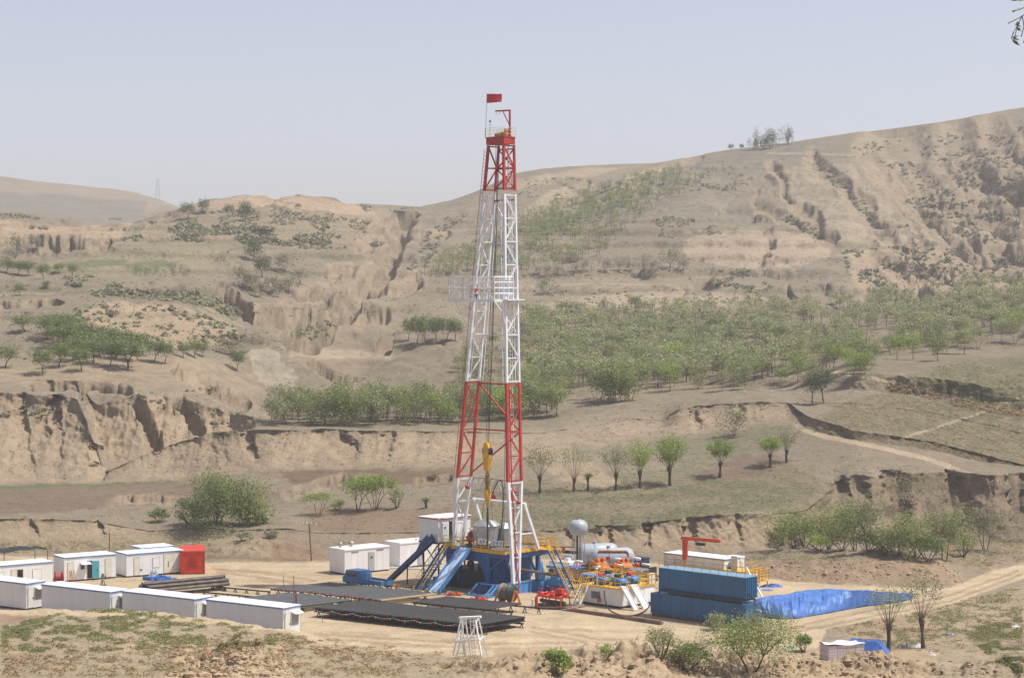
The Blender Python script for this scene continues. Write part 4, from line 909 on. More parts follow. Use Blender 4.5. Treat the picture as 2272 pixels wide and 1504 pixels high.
# clods lying on the loose earth
def clods():
    rr = random.Random(3); mb = MB()
    for pts, n, s in (([(1080, 1470), (1440, 1450), (1620, 1490), (1880, 1440), (2060, 1470), (2272, 1470), (2272, 1504), (1080, 1504)], 260, 1), ([(380, 1490), (560, 1445), (640, 1504), (360, 1504)], 120, 1),
                      ([(1640, 1250), (2100, 1245), (2150, 1295), (1760, 1292)], 260, .8), ([(640, 1410), (720, 1425), (1000, 1460), (700, 1450)], 60, .8)):
        k = 0
        while k < n:
            x = rr.uniform(min(p[0] for p in pts), max(p[0] for p in pts)); y = rr.uniform(min(p[1] for p in pts), max(p[1] for p in pts))
            if not inside(x, y, pts): continue
            k += 1; p = pick(x, y); r = rr.uniform(.05, .22) * s * (2 if rr.random() < .08 else 1)
            vs = [p + Vector((math.cos(a) * r * rr.uniform(.7, 1.2), math.sin(a) * r * rr.uniform(.7, 1.2), z * r)) for z, q in ((-.3, 5), (.5, 5)) for a in [i * 1.2566 + z for i in range(5)]]
            top = p + Vector((0, 0, r * .9))
            mb.add(vs + [top], [(i, (i + 1) % 5, 5 + (i + 1) % 5, 5 + i) for i in range(5)] + [(5 + i, 5 + (i + 1) % 5, 10) for i in range(5)])
    tag(mb.build('rubble', mat('clod', (.40, .29, .19), .95, dirt=.25, scale=3)), 'lumps of dry earth lying on the loose heaps', None, None, 'stuff')
clods()
# --- the twig hanging into the top right corner, close to the camera
tw = thing('hanging_branch', 'leafy twig hanging into the top right corner of the sky', 'branch', at(2420, -60, 15))
tb = MB(); lf = MB(); o0 = Vector(at(2420, -60, 15)); rr = random.Random(2)
def tp(x, y): return at(x, y, 15 + rr.uniform(-.15, .15)) - o0
sp = [[(2420, -60), (2330, -20), (2290, 22), (2268, 36), (2258, 56), (2252, 80), (2249, 90)], [(2268, 36), (2272, 60), (2266, 82)], [(2258, 56), (2248, 74), (2244, 86)], [(2330, -20), (2280, 14), (2262, 22), (2246, 25)], [(2290, 22), (2262, 40), (2238, 52)], [(2330, -20), (2300, 60), (2282, 92)], [(2420, -60), (2300, -25), (2262, -3)]]
for s_ in sp: tb.pipe([tp(*q) for q in s_], .0032, 4)
def leaf(x, y, x2, y2, wd_):
    a, b = tp(x, y), tp(x2, y2); d = b - a; n = Vector((0, 1, 0)) + Vector((rr.uniform(-.5, .5), 0, rr.uniform(-.5, .5))); s_ = d.cross(n).normalized() * wd_ * 15 / F; nn = d.cross(s_).normalized() * .006
    lf.add([a, a + d * .3 + s_ * .8 - nn, a + d * .65 + s_ * .7 - nn, b, a + d * .65 - s_ * .7 - nn, a + d * .3 - s_ * .8 - nn, a + d * .33, a + d * .66], [(0, 6, 1), (0, 5, 6), (1, 6, 7, 2), (6, 5, 4, 7), (2, 7, 3), (7, 4, 3)])
for q in [(2253, 23, 2245, 27, 3), (2262, 21, 2258, 24, 3), (2239, 48, 2235, 55, 3), (2262, 50, 2252, 58, 5), (2256, 54, 2266, 60, 4), (2258, 60, 2261, 70, 3), (2262, 62, 2266, 72, 2), (2250, 70, 2246, 76, 2), (2246, 82, 2263, 90, 3),
          (2245, 86, 2264, 102, 5), (2249, 80, 2260, 80, 2), (2266, 78, 2268, 82, 2), (2240, 0, 2262, 1, 2), (2252, -3, 2272, 2, 4), (2271, 90, 2276, 98, 4), (2290, 10, 2302, 22, 5), (2300, 40, 2312, 54, 5), (2290, 60, 2284, 76, 5), (2320, -10, 2330, 10, 5), (2350, -40, 2362, -10, 6)]:
    leaf(*q)
tb.build('twig', BARK, tw); lf.build('leaves', LM['olive'], tw)
# ================================================================ the drilling rig
WHITE = mat('white_paint', (.78, .78, .76), .45, dirt=.06, scale=1.2, streak=True); WHITEM = mat('mast_white', (.74, .75, .77), .45, dirt=.08)
REDP = mat('red_paint', (.48, .045, .03), .45, dirt=.18, scale=1.0); BLUEP = mat('blue_paint', (.03, .115, .29), .42, dirt=.16, scale=.9, streak=True)
BLUEL = mat('light_blue_paint', (.09, .27, .55), .38, dirt=.10, scale=1.2); YEL = mat('yellow_paint', (.70, .40, .03), .45, dirt=.14, scale=2)
NAVY = mat('navy_paint', (.012, .022, .055), .5, dirt=.2); STEEL = mat('galvanised_steel', (.46, .46, .45), .45, .6, dirt=.15, scale=2); GREYP = mat('grey_paint', (.40, .43, .47), .4, dirt=.08)
BLACK = mat('black_rubber', (.018, .018, .02), .6); RUST = mat('rusty_steel', (.20, .095, .055), .75, dirt=.3, scale=3, bump=.2); ORANGE = mat('orange_paint', (.58, .16, .03), .42, dirt=.15)
DARKS = mat('dark_steel', (.05, .05, .052), .5, .3, dirt=.25, scale=3); CHECK = mat('deck_plate', (.20, .20, .20), .6, .3, dirt=.2); TURQ = mat('turquoise_paint', (.11, .48, .55), .45, dirt=.06)
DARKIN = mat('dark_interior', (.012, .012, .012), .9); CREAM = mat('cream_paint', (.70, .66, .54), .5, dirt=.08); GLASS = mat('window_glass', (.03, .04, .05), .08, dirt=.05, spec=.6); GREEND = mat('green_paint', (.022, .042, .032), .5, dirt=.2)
REDB = mat('bright_red_paint', (.58, .042, .016), .42, dirt=.14); TARP = mat('blue_tarpaulin', (.05, .14, .42), .38, dirt=.2, scale=1.2)
C0 = Vector((-.80, 219.4, 0)); RZ = R(-44)
EX = Vector((math.cos(RZ), math.sin(RZ), 0)); EY = Vector((-math.sin(RZ), math.cos(RZ), 0))
def Wl(x, y, z=0): return C0 + EX * x + EY * y + Vector((0, 0, z))
def rel(p, base, rz):
    "world point -> local of a thing at base turned by rz"
    return Matrix.Rotation(-rz, 3, 'Z') @ (Vector(p) - Vector(base))
def rail(mb, pts, h=1.1, gap=1.5, r=.033, n=3, toe=False):
    for a, b in zip(pts[:-1], pts[1:]):
        a, b = Vector(a), Vector(b); k = max(1, round((b - a).length / gap))
        for i in range(k + 1):
            p = a.lerp(b, i / k); mb.tube(p, p + Vector((0, 0, h)), r, 5)
        for j in range(n):
            z = Vector((0, 0, h * (j + 1) / n)); mb.tube(a + z, b + z, r, 5)
        if toe: mb.bar(a + Vector((0, 0, .1)), b + Vector((0, 0, .1)), .02, .2)
def stair(name, label, top, bot, width, smat, tmat, rmat, base, rz, rails=(-1, 1), steps=None, group=None):
    t = thing(name, label, 'stairs', base, rz, group)
    top, bot = Vector(top), Vector(bot); d = bot - top; side = Vector((0, 0, 1)).cross(d).normalized()
    for s in (-1, 1):
        MB().bar(top + side * s * width / 2, bot + side * s * width / 2, .07, .26).build('stringer', smat, t)
    k = steps or max(5, int(abs(d.z) / .26)); m = MB(); fw = Vector((d.x, d.y, 0)).normalized()
    for i in range(k):
        p = top.lerp(bot, (i + .6) / k); m.bar(p - side * (width / 2 - .04), p + side * (width / 2 - .04), .22, .04)
    m.build('treads', tmat, t)
    for s in rails:
        r_ = MB(); o = side * s * (width / 2 + .02); kk = 4
        for i in range(kk + 1):
            p = top.lerp(bot, i / kk) + o; r_.tube(p, p + Vector((0, 0, 1.0)), .03, 5)
        for z in (.5, 1.0): r_.tube(top + o + Vector((0, 0, z)), bot + o + Vector((0, 0, z)), .034, 5)
        r_.build('handrail', rmat, t)
    return t
# ---- substructure
sub = thing('rig_substructure', 'blue steel base of the drilling rig with a yellow edged work floor', 'rig base', C0, RZ)
FZ = 4.45
m = MB(); m.bx(-9.3, 0, 0, 7.2, FZ - .12, FZ); m.build('floor_plate', CHECK, sub)
m = MB()
for a, b in (((-9.33, -.03), (-6.7, -.03)), ((-4.8, -.03), (.03, -.03)), ((.03, -.03), (.03, 7.2)), ((-9.33, 7.2), (-9.33, -.03))):
    m.bar((*a, FZ - .06), (*b, FZ - .06), .07, .3)
m.build('edge_beam', YEL, sub)
m = MB(); m.bx(-9.2, -.1, .25, 7.0, FZ - .75, FZ - .13); m.build('floor_girder', BLUEP, sub)
for y0 in (.12, 6.6):
    m = MB(); pol = [(-9.0, 4.2), (-2.4, 4.2), (-2.4, 1.15), (-2.85, 1.15), (-3.35, 2.2), (-4.1, 3.15), (-7.3, 3.15), (-8.0, 2.2), (-8.5, 1.15), (-9.0, 1.15)]
    m.prism3([(x, y0, z) for x, z in pol], (0, .32, 0))
    for x in (-8.2, -5.6, -3.0): m.bar((x, y0 - .03, 4.15), (x, y0 - .03, 3.2 if -7.3 < x < -4 else 1.6), .07, .05)
    m.build('front_frame' if y0 < 1 else 'rear_frame', BLUEP, sub)
for y0 in (2.0, 5.6):
    m = MB(); m.bx(-.55, -.12, y0 - .25, y0 + .25, 1.1, FZ - .75); m.bar((-.35, y0, 1.2), (-.35, y0 - 1.4, FZ - .8), .2, .2); m.build('leg', BLUEP, sub)
m = MB(); m.bar((-2.5, .3, 2.4), (-.2, .3, 3.9), .16, .2); m.bar((-2.5, 3.6, 2.4), (-.2, 3.6, 3.9), .16, .2); m.build('floor_brace', BLUEP, sub)
m = MB(); m.bx(-2.36, -2.16, .6, 3.0, 1.1, 3.7); m.bx(-2.36, -2.2, 4.2, 6.4, 1.1, 3.7)
for y in (1.0, 1.9, 2.8): m.bar((-2.12, y, 1.2), (-2.12, y - .6, 3.6), .06, .1)
m.build('side_panel', BLUEP, sub)
MB().bx(-9.4, -2.9, .7, 6.4, 0, 2.05).build('engine_skid', NAVY, sub)
m = MB()
for x in (-8.4, -6.6, -5.2, -3.8): m.tube((x, 1.6, 2.05), (x, 1.6, 2.6), .28, 8); m.tube((x - .2, 3.2, 2.3), (x + .4, 3.2, 2.3), .3, 8)
m.build('winch_drums', DARKS, sub)
def base_beam(x0, x1, ma):
    m = MB(); m.bx(x0, x1, -1.6, 6.4, .12, 1.12); m.bx(x0 - .06, x1 + .06, -1.6, 6.4, 0, .12); m.bx(x0 - .06, x1 + .06, -1.6, 6.4, 1.12, 1.2)
    for y in np.arange(-1.2, 6.3, .9): m.bar((x1 + .012, y, .14), (x1 + .012, y, 1.1), .03, .05)
    m.build('base_beam', ma, sub)
base_beam(-.05, .55, BLUEL); base_beam(-2.75, -2.2, BLUEP); base_beam(-9.3, -8.7, BLUEP)
for x in (-2.45, -.02, .5):
    m = MB(); m.bar((x, -3.0, .1), (x, -1.5, 1.2), .13, .16); m.bar((x, -3.05, .08), (x, -1.3, .08), .13, .15); m.bar((x, -1.5, 1.15), (x, -1.0, .1), .09, .1)
    m.build('front_shoe', BLUEL, sub)
m = MB(); m.bar((-2.45, -2.95, .1), (.5, -2.95, .1), .12, .14); m.bar((-2.45, -1.5, 1.18), (.5, -1.5, 1.18), .12, .12); m.build('shoe_tie', BLUEL, sub)
for a, b in (([(-9.25, 0, FZ), (-6.75, 0, FZ)], 0), ([(-4.75, 0, FZ), (-.02, 0, FZ)], 0), ([(-.02, .05, FZ), (-.02, 7.15, FZ)], 0), ([(-9.25, 7.15, FZ), (-.1, 7.15, FZ)], 0), ([(-9.25, 1.4, FZ), (-9.25, 7.1, FZ)], 0)):
    m = MB(); rail(m, a, 1.15, 1.25, .035, 3, True); m.build('railing', YEL, sub)
m = MB(); m.bx(-.0, 1.5, 5.2, 6.6, FZ - .1, FZ); m.build('stair_landing', YEL, sub)
m = MB(); rail(m, [(.1, 6.55, FZ), (1.5, 6.55, FZ), (1.5, 6.3, FZ)], 1.2, .7, .035, 4); m.build('railing', YEL, sub)
# signs on the front rail
def sign(x0, x1, z0, z1, label):
    s = thing('safety_sign', label, 'sign', Wl((x0 + x1) / 2, -.1, z0), RZ); w_ = x1 - x0; h_ = z1 - z0
    MB().bx(-w_ / 2, w_ / 2, -.015, .015, 0, h_).build('panel', WHITE, s); return s, w_, h_
s1, w_, h_ = sign(-3.8, -2.65, FZ + .62, FZ + 1.25, 'white warning sign with a yellow triangle on the rig floor rail')
MB().prism3([(-.42, -.02, .2), (-.02, -.02, .2), (-.22, -.02, .56)], (0, -.006, 0)).build('warning_triangle', YEL, s1)
MB().prism3([(-.30, -.028, .25), (-.14, -.028, .25), (-.22, -.028, .42)], (0, -.004, 0)).build('warning_mark', BLACK, s1)
m = MB(); m.tube((.25, -.018, .38), (.25, -.026, .38), .18, 14); m.build('blue_disc', BLUEL, s1)
m = MB(); m.bx(-.42, .45, -.02, -.016, .08, .13); m.build('text_line', NAVY, s1)
s2, w_, h_ = sign(-1.8, -.15, FZ + .55, FZ + 1.25, 'wide white sign with three blue discs at the corner of the rig floor rail')
for x in (-.52, 0, .52):
    MB().tube((x, -.018, .42), (x, -.026, .42), .2, 14).build('blue_disc', BLUEL, s2)
    m = MB(); m.tube((x, -.028, .49), (x, -.034, .49), .055, 8); m.bx(x - .07, x + .07, -.034, -.028, .30, .42); m.build('pictogram', WHITE, s2)
m = MB(); m.bx(-.72, .72, -.021, -.016, .06, .14); m.build('text_line', NAVY, s2)
# ---- ramp, stairs, slide
vr = thing('pipe_ramp', 'light blue ribbed pipe ramp sloping from the rig floor to the racks', 'ramp', C0, RZ)
a0, a1 = Vector((-5.72, -.08, FZ + .02)), Vector((-6.35, -4.3, .1))
m = MB(); m.bar(a0, a1, 1.7, .12); m.build('deck', mat('ramp_blue', (.46, .63, .86), .4, 0, dirt=.14, scale=2), vr)
sd_ = (a1 - a0).cross(Vector((0, 0, 1))).normalized(); up_ = sd_.cross(a1 - a0).normalized()
if up_.z < 0: up_ = -up_
m = MB()
for q in np.linspace(-.72, .72, 8): m.bar(a0 + sd_ * q + up_ * .075, a1 + sd_ * q + up_ * .075, .05, .05)
m.build('ribs', mat('ramp_rib', (.64, .77, .92), .4, 0), vr)
for q in (-.9, .9): MB().bar(a0 + sd_ * q + up_ * .06, a1 + sd_ * q + up_ * .06, .1, .42).build('side_rail', BLUEL, vr)
m = MB()
for t_ in (.3, .6): p = a0.lerp(a1, t_); m.bar(p - up_ * .1 - sd_ * .8, (p.x, p.y, .05) if False else p - up_ * .1 + sd_ * .8, .12, .12); m.bar(p - up_ * .1, Vector((p.x, p.y + .3, 1.0 if t_ < .5 else .1)), .12, .12)
m.build('ramp_support', BLUEP, vr)
stair('floor_stairs', 'blue stairs with yellow handrails on the left of the pipe ramp', (-8.75, -.1, FZ), (-8.85, -4.2, .05), 1.15, BLUEP, mat('stair_tread', (.10, .25, .5), .5), YEL, C0, RZ)
stair('floor_stairs', 'long blue stairs with a yellow rail going down the right side of the rig', (1.4, 5.8, FZ), (7.0, 3.2, .05), .9, BLUEP, CHECK, YEL, C0, RZ, rails=(-1, 1))
sl_ = thing('escape_slide', 'dark blue trough slide coming off the left end of the rig floor', 'slide', C0, RZ)
p0, p1 = Vector((-9.9, -1.0, 5.0)), Vector((-15.6, -2.0, .25)); dd = (p1 - p0).normalized(); sx = dd.cross(Vector((0, 0, 1))).normalized(); ux = sx.cross(dd)
m = MB(); m.bar(p0, p1, .75, .06); m.build('trough', NAVY, sl_)
for s in (-1, 1):
    pts = [p0 + sx * s * .4 - ux * .1, p0 + sx * s * .4 + ux * .85 - dd * .1, p0.lerp(p1, .16) + sx * s * .4 + ux * .75, p0.lerp(p1, .3) + sx * s * .4 + ux * .35, p1 + sx * s * .4 + ux * .3, p1 + sx * s * .4 - ux * .1]
    MB().prism3(pts, sx * s * .05).build('side_wall', mat('slide_blue', (.03, .075, .19), .42, dirt=.15), sl_)
m = MB(); m.bar(p0.lerp(p1, .25), Vector((-11.0, -1.1, .0)), .1, .1); m.bar(p0.lerp(p1, .6), Vector((-13.4, -1.6, .0)), .1, .1); m.build('slide_leg', NAVY, sl_)
# ---- doghouse on brackets at the left
dg = thing('driller_cabin', 'grey white cabin with red roof edge raised beside the rig floor', 'cabin', Wl(-9.75, -.3, 0), RZ)
DZ = 4.75
MB().bx(-3.1, 0, 0, 4.9, DZ, DZ + 2.5).build('body', WHITE, dg)
m = MB(); m.bx(-3.22, .12, -.12, 5.0, DZ + 2.6, DZ + 2.68); m.build('roof', WHITE, dg)
m = MB(); m.bx(-3.24, .14, -.14, 5.02, DZ + 2.5, DZ + 2.6); m.build('roof_trim', mat('crimson_trim', (.36, .02, .05), .45), dg)
d_ = MB().bx(.002, .05, .55, 1.35, DZ + .08, DZ + 2.1).build('door', mat('grey_door', (.60, .62, .63), .45, dirt=.05), dg); MB().bx(.05, .075, .85, 1.05, DZ + 1.45, DZ + 1.68).build('window', GLASS, d_)
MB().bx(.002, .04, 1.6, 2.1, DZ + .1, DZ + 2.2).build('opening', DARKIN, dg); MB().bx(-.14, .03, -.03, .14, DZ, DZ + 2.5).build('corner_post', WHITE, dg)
m = MB(); m.bx(-3.15, .05, -.05, 4.95, DZ - .18, DZ); m.build('floor_frame', NAVY, dg)
m = MB()
for x in (-2.8, -.4):
    for y in (.4, 4.4): m.bar((x, y, 0), (x, y, DZ - .18), .14, .14)
    m.bar((x, .4, .2), (x, 4.4, DZ - .3), .09, .09)
m.bar((-2.8, .4, DZ - .3), (-.4, .4, 2.0), .09, .09); m.bar((-.4, .4, DZ - .3), (-2.8, .4, 2.0), .09, .09)
m.build('support_frame', NAVY, dg)
# ---- windshield hood on the floor
hd = thing('floor_windshield', 'shiny eight sided steel shelter in the middle of the rig floor', 'shelter', Wl(-5.2, 2.6, FZ), RZ)
MB().lathe([(1.52, .75), (1.52, 2.35)], n=8, smooth=False).build('wall', STEEL, hd)
MB().lathe([(1.6, 2.35), (.85, 2.85), (.3, 2.9), (.01, 2.9)], n=8, smooth=False).build('roof', STEEL, hd)
m = MB()
for i in range(8): a = i * math.pi / 4; m.bar((1.5 * math.cos(a), 1.5 * math.sin(a), 0), (1.5 * math.cos(a), 1.5 * math.sin(a), .8), .08, .08)
m.build('posts', DARKS, hd)
hd2 = thing('floor_windshield', 'smaller steel hood behind the eight sided shelter', 'shelter', Wl(-3.6, 4.0, FZ), RZ)
MB().lathe([(.9, .2), (.9, 2.1)], n=6, smooth=False).build('wall', STEEL, hd2); MB().lathe([(1.0, 2.1), (.55, 2.6), (.01, 2.62)], n=6, smooth=False).build('roof', STEEL, hd2)
# ---- tongs and small plant on the floor
def red_tong(x, y, lab, s=1.0):
    t = thing('power_tong', lab, 'tong', Wl(x, y, FZ), RZ)
    m = MB(); m.bx(-.35 * s, .35 * s, -.3, .3, 0, .12); m.bar((0, 0, .1), (0, 0, 1.7 * s), .16, .2); m.build('frame', DARKS, t)
    m = MB(); m.lathe([(.01, .5), (.42 * s, .55), (.46 * s, .8), (.4 * s, 1.0), (.2, 1.1)], n=10); m.box((.1, .2, 1.35 * s), (.45, .4, .5)); m.bar((-.5, -.1, .8), (.55, .1, .9), .12, .14); m.build('tong_head', REDP, t)
red_tong(-6.6, 1.5, 'red power tong standing behind the gap above the pipe ramp')
red_tong(-7.7, 2.4, 'red tong half hidden by the left mast leg', .8)
for x, y, lab in ((-4.2, .55, 'red tool box on the rig floor behind the warning sign'), (-3.1, .5, 'dark tool crate on the rig floor between the two signs')):
    t = thing('tool_box', lab, 'tool box', Wl(x, y, FZ), RZ); MB().bx(-.4, .4, -.22, .22, 0, .4).build('box', REDP if 'red' in lab else DARKS, t); MB().bx(-.42, .42, -.24, .24, .4, .46).build('lid', DARKS, t)
# ---- mast
mast = thing('derrick_mast', 'tall red and white open lattice drilling mast standing over the rig floor', 'mast', C0, RZ)
def w_at(z): return 7.6 - .1484 * (z - 12)
def ch(side, rear, z):
    lean = .058 * max(0, z - 12)
    x = -3.4 + side * w_at(z) / 2
    if z >= 12: d = 2.05 - .0125 * (z - 12)
    else: d = 2.05 - (12 - z) * .115
    return Vector((x, .12 + lean + (d if rear else 0), z))
def leg(z0, z1, side, ma, panels, cw=.28, rungs=True):
    m = MB()
    for rear in (0, 1): m.bar(ch(side, rear, z0), ch(side, rear, z1), cw if not rear else cw * .85, cw if not rear else cw * .85, up=(1, 0, 0))
    zs = np.linspace(z0 + .12, z1 - .12, panels + 1)
    for i, z in enumerate(zs): m.bar(ch(side, 0, z), ch(side, 1, z), .13, .13)
    if z1 > 40 and z0 < 30:
        inner = Vector((-side * .55, 0, 0))
        for rear in (0, 1): m.bar(ch(side, rear, z0) + inner, ch(side, rear, z1) + inner, .07, .07)
        for i, z in enumerate(zs):
            for rear in (0, 1): m.bar(ch(side, rear, z), ch(side, rear, z) + inner, .05, .05)
    for i in range(panels):
        a, b = (0, 1) if i % 2 else (1, 0)
        m.bar(ch(side, a, zs[i + 1]) if True else 0, ch(side, b, zs[i]), .13, .13)
    m.build('leg', ma, mast)
for z0, z1, ma, pn in ((12.0, 22.4, REDP, 4), (22.45, 42.6, WHITEM, 8), (43.0, 47.9, REDP, 2)):
    for sd2 in (-1, 1): leg(z0, z1, sd2, ma, pn, .30 if z0 < 20 else .26)
leg(FZ, 11.95, -1, WHITEM, 3, .32); leg(1.25, 11.95, 1, WHITEM, 4, .32)
m = MB()
def X(z0, z1, ma, both=True):
    m = MB(); m.bar(ch(-1, 1, z0), ch(1, 1, z1), .14, .14)
    if both: m.bar(ch(1, 1, z0), ch(-1, 1, z1), .1, .1)
    m.build('back_brace', ma, mast)
X(12.4, 17.2, REDP, False)
m = MB(); m.bar(ch(-1, 1, 22.2), ch(1, 1, 17.2), .14, .14); m.build('back_brace', REDP, mast)
for z, ma in ((22.2, REDP), (17.2, REDP), (42.0, REDP), (47.5, REDP), (45.4, REDP), (43.3, REDP), (27.4, WHITEM), (32.4, WHITEM), (37.4, WHITEM)):
    MB().bar(ch(-1, 1, z), ch(1, 1, z), .15, .15).build('back_girt', ma, mast)
for z0, z1, f in ((22.6, 27.3, 1), (27.5, 32.3, 0), (32.5, 37.3, 1), (37.5, 42, 0)):
    a, b = (-1, 1) if f else (1, -1); MB().bar(ch(a, 1, z0), ch(b, 1, z1), .075, .075).build('back_brace', WHITEM, mast)
m = MB(); m.bar(ch(-1, 1, 43.3), ch(1, 1, 45.4), .12, .12); m.bar(ch(1, 1, 43.3), ch(-1, 1, 45.4), .12, .12); m.bar(ch(-1, 1, 45.4), ch(1, 1, 47.5), .12, .12); m.bar(ch(1, 1, 45.4), ch(-1, 1, 47.5), .12, .12)
m.bar(ch(-1, 0, 45.4), ch(1, 0, 45.4), .12, .12); m.bar(ch(-1, 0, 43.2), ch(-1, 1, 45.4), .1, .1); m.build('top_brace', REDP, mast)
# lower cross truss and the A frame
m = MB()
for z in (11.9, 10.5): m.bar((-7.0, 2.3, z), (.2, 2.3, z), .12, .12)
for i in range(9): x = -7 + .9 * i; m.bar((x, 2.3, 10.5), (x, 2.3, 11.9), .07, .07); m.bar((x, 2.3, 10.5 if i % 2 else 11.9), (min(.2, x + .9), 2.3, 11.9 if i % 2 else 10.5), .06, .06)
m.build('cross_truss', GREYP, mast)
MB().tube((-7.1, 2.9, 9.4), (.35, 2.9, 9.4), .2, 8).build('cross_beam', WHITEM, mast)
for x in (-7.2, .38):
    m = MB(); m.bar((x, 2.6, 9.6), (x, 4.9, FZ), .26, .28); m.bar((x, 1.9, 6.3), (x, 3.9, 6.3), .12, .14); m.build('rear_leg', WHITEM, mast)
# ladders
for sd2, off, ry in ((1, -.15, .9), (-1, -.5, .1)):
    m = MB()
    zs = np.arange(5 if sd2 > 0 else 12, 47.5, .4)
    for i, z in enumerate(zs):
        p = ch(sd2, 0, z) + Vector((off, ry, 0)); m.bar(p + Vector((0, -.18, 0)), p + Vector((0, .18, 0)), .035, .035)
    for yy in (-.18, .18):
        for z0, z1 in ((zs[0], 12.05), (12.05, 47.5)):
            if z1 - z0 > .2: m.bar(ch(sd2, 0, z0) + Vector((off, ry + yy, 0)), ch(sd2, 0, z1) + Vector((off, ry + yy, 0)), .04, .04)
    m.build('ladder', WHITEM if sd2 > 0 else mat('ladder_rust', (.30, .12, .09), .6), mast)
MB().pipe([ch(1, 0, 21.8) + Vector((-.05, .5, 0)), ch(1, 0, 12.2) + Vector((.05, .5, 0)), ch(1, 0, 2.8) + Vector((.1, .5, 0)), Vector((1.6, .6, 1.5)), Vector((1.7, .4, .3))], .07, 6).build('standpipe', REDP, mast)
for p in ((-6.5, .9, 11.0), (-2.2, .6, 10.2), (.2, 1.3, 10.9), (.9, 1.2, 9.8), (.35, .7, 10.2)):
    m = MB(); m.lathe([(.01, -.22), (.22, -.2), (.27, 0), (.22, .2), (.01, .22)], c=p, n=10); m.tube(p, Vector(p) + Vector((.0, 0, .6)), .04, 5); m.build('pulley', REDP, mast)
# monkeyboard
bz = 31.35
mk = MB().bx(-7.75, -.75, -.75, .55, bz - .3, bz).build('monkeyboard', mat('board_grey', (.76, .78, .80), .5), mast)
m = MB(); m.bx(-7.75, -6.4, .55, 2.4, bz - .14, bz); m.bx(-1.6, -.05, .55, 3.2, bz - .14, bz); m.build('wing', mat('board_grey', (.76, .78, .80), .5), mk)
for pts in ([(-7.7, -.7, bz), (-7.7, 1.5, bz)], [(-7.7, 1.5, bz), (-6.6, 1.5, bz)], [(-.85, -.7, bz), (-.85, 2.2, bz)], [(-7.7, -.7, bz), (-.85, -.7, bz)]):
    m = MB(); front = pts[0][1] == pts[1][1] and pts[0][0] < -7 and pts[1][0] > -2
    rail(m, pts, 2.35, .75, .05 if front else .08, 4); m.build('railing', WHITEM, mk)
m = MB()
for x in (-6.6, -5.7, -3.9, -2.9, -2.0): m.bar((x, .55, bz - .06), (x, 2.0, bz - .06), .07, .07)
m.build('racking_finger', WHITEM, mk)
MB().bar((-7.5, 0, bz - .2), ch(-1, 0, 27.6), .08, .08).build('board_strut', WHITEM, mk); MB().bar((-.8, .2, bz - .2), ch(1, 0, 28.2), .08, .08).build('board_strut', WHITEM, mk)
# crown
cz = 47.95
crown = MB().bx(-4.75, -2.05, 2.05, 3.75, cz, cz + .75).build('crown_block', REDP, mast)
m = MB(); m.bx(-4.85, -2.0, 2.0, 3.8, cz + .75, cz + .83); m.build('platform', REDP, crown)
for pts in ([(-4.85, 2.0, cz + .8), (-2.0, 2.0, cz + .8)], [(-2.0, 2.0, cz + .8), (-2.0, 3.8, cz + .8)], [(-4.85, 2.0, cz + .8), (-4.85, 3.8, cz + .8)], [(-4.85, 3.8, cz + .8), (-2.0, 3.8, cz + .8)]):
    m = MB(); rail(m, pts, 1.0, .7, .02, 3); m.build('railing', CREAM, crown)
for k in range(4):
    m = MB(); m.lathe([(.12, -.06), (.5, -.07), (.45, 0), (.5, .07), (.12, .06)], c=(-3.6 + .26 * k, 2.95, cz + .9), n=14, M=Matrix.Rotation(math.pi / 2, 3, 'Y')); m.build('sheave', mat('sheave_orange', (.55, .22, .03), .45), crown)
m = MB(); m.bx(-4.0, -3.7, 2.6, 3.2, cz + .8, cz + 1.2); m.bx(-2.7, -2.4, 2.7, 3.3, cz + .8, cz + 1.65); m.build('sheave_guard', ORANGE, crown)
m = MB(); gp = Vector((-2.3, 3.2, cz + .8)); m.bar(gp, gp + Vector((0, 0, 2.9)), .16, .16); m.bar(gp + Vector((.08, 0, 2.85)), gp + Vector((-1.75, -.4, 2.85)), .16, .16); m.bar(gp + Vector((0, 0, 1.2)), gp + Vector((-.85, -.2, 2.8)), .08, .08); m.build('gin_pole', REDP, crown)
m = MB(); q = gp + Vector((-1.7, -.38, 2.8)); m.tube(q, q - Vector((0, 0, .4)), .03, 4); m.tube(q + Vector((.4, .1, 0)), q + Vector((.4, .1, -.35)), .03, 4); m.build('hook', DARKS, crown)
m = MB(); q = Vector((-4.3, 2.2, cz + .8)); m.tube(q, q + Vector((0, 0, 1.7)), .025, 5); m.lathe([(.01, 1.6), (.1, 1.65), (.1, 1.8), (.01, 1.88)], c=q, n=8); m.build('beacon', DARKS, crown)
fl = thing('flag', 'plain red flag flying from a thin pole on top of the mast', 'flag', Wl(-5.0, 2.2, cz + .8), RZ)
MB().tube((0, 0, 0), (.12, .12, 4.75), .03, 6).build('flagpole', GREYP, fl)
v = []; f = []; nx, nz = 14, 8
for i in range(nx):
    for j in range(nz):
        a = i / (nx - 1); x = .13 + 1.62 * a; z = 3.72 + (4.72 - 3.72) * j / (nz - 1) - .03 * a + (.08 * a * (1 - j / (nz - 1)) * 1.6)
        v.append((x * .86 + .0, x * .52 + .09 * math.sin(a * 6.5 + j * .3) * a, z))
for i in range(nx - 1):
    for j in range(nz - 1): f.append((i * nz + j, (i + 1) * nz + j, (i + 1) * nz + j + 1, i * nz + j + 1))
mm = MB(); mm.add(v, f, True); mm.build('cloth', mat('flag_red', (.60, .05, .05), .7, dirt=.05), fl)
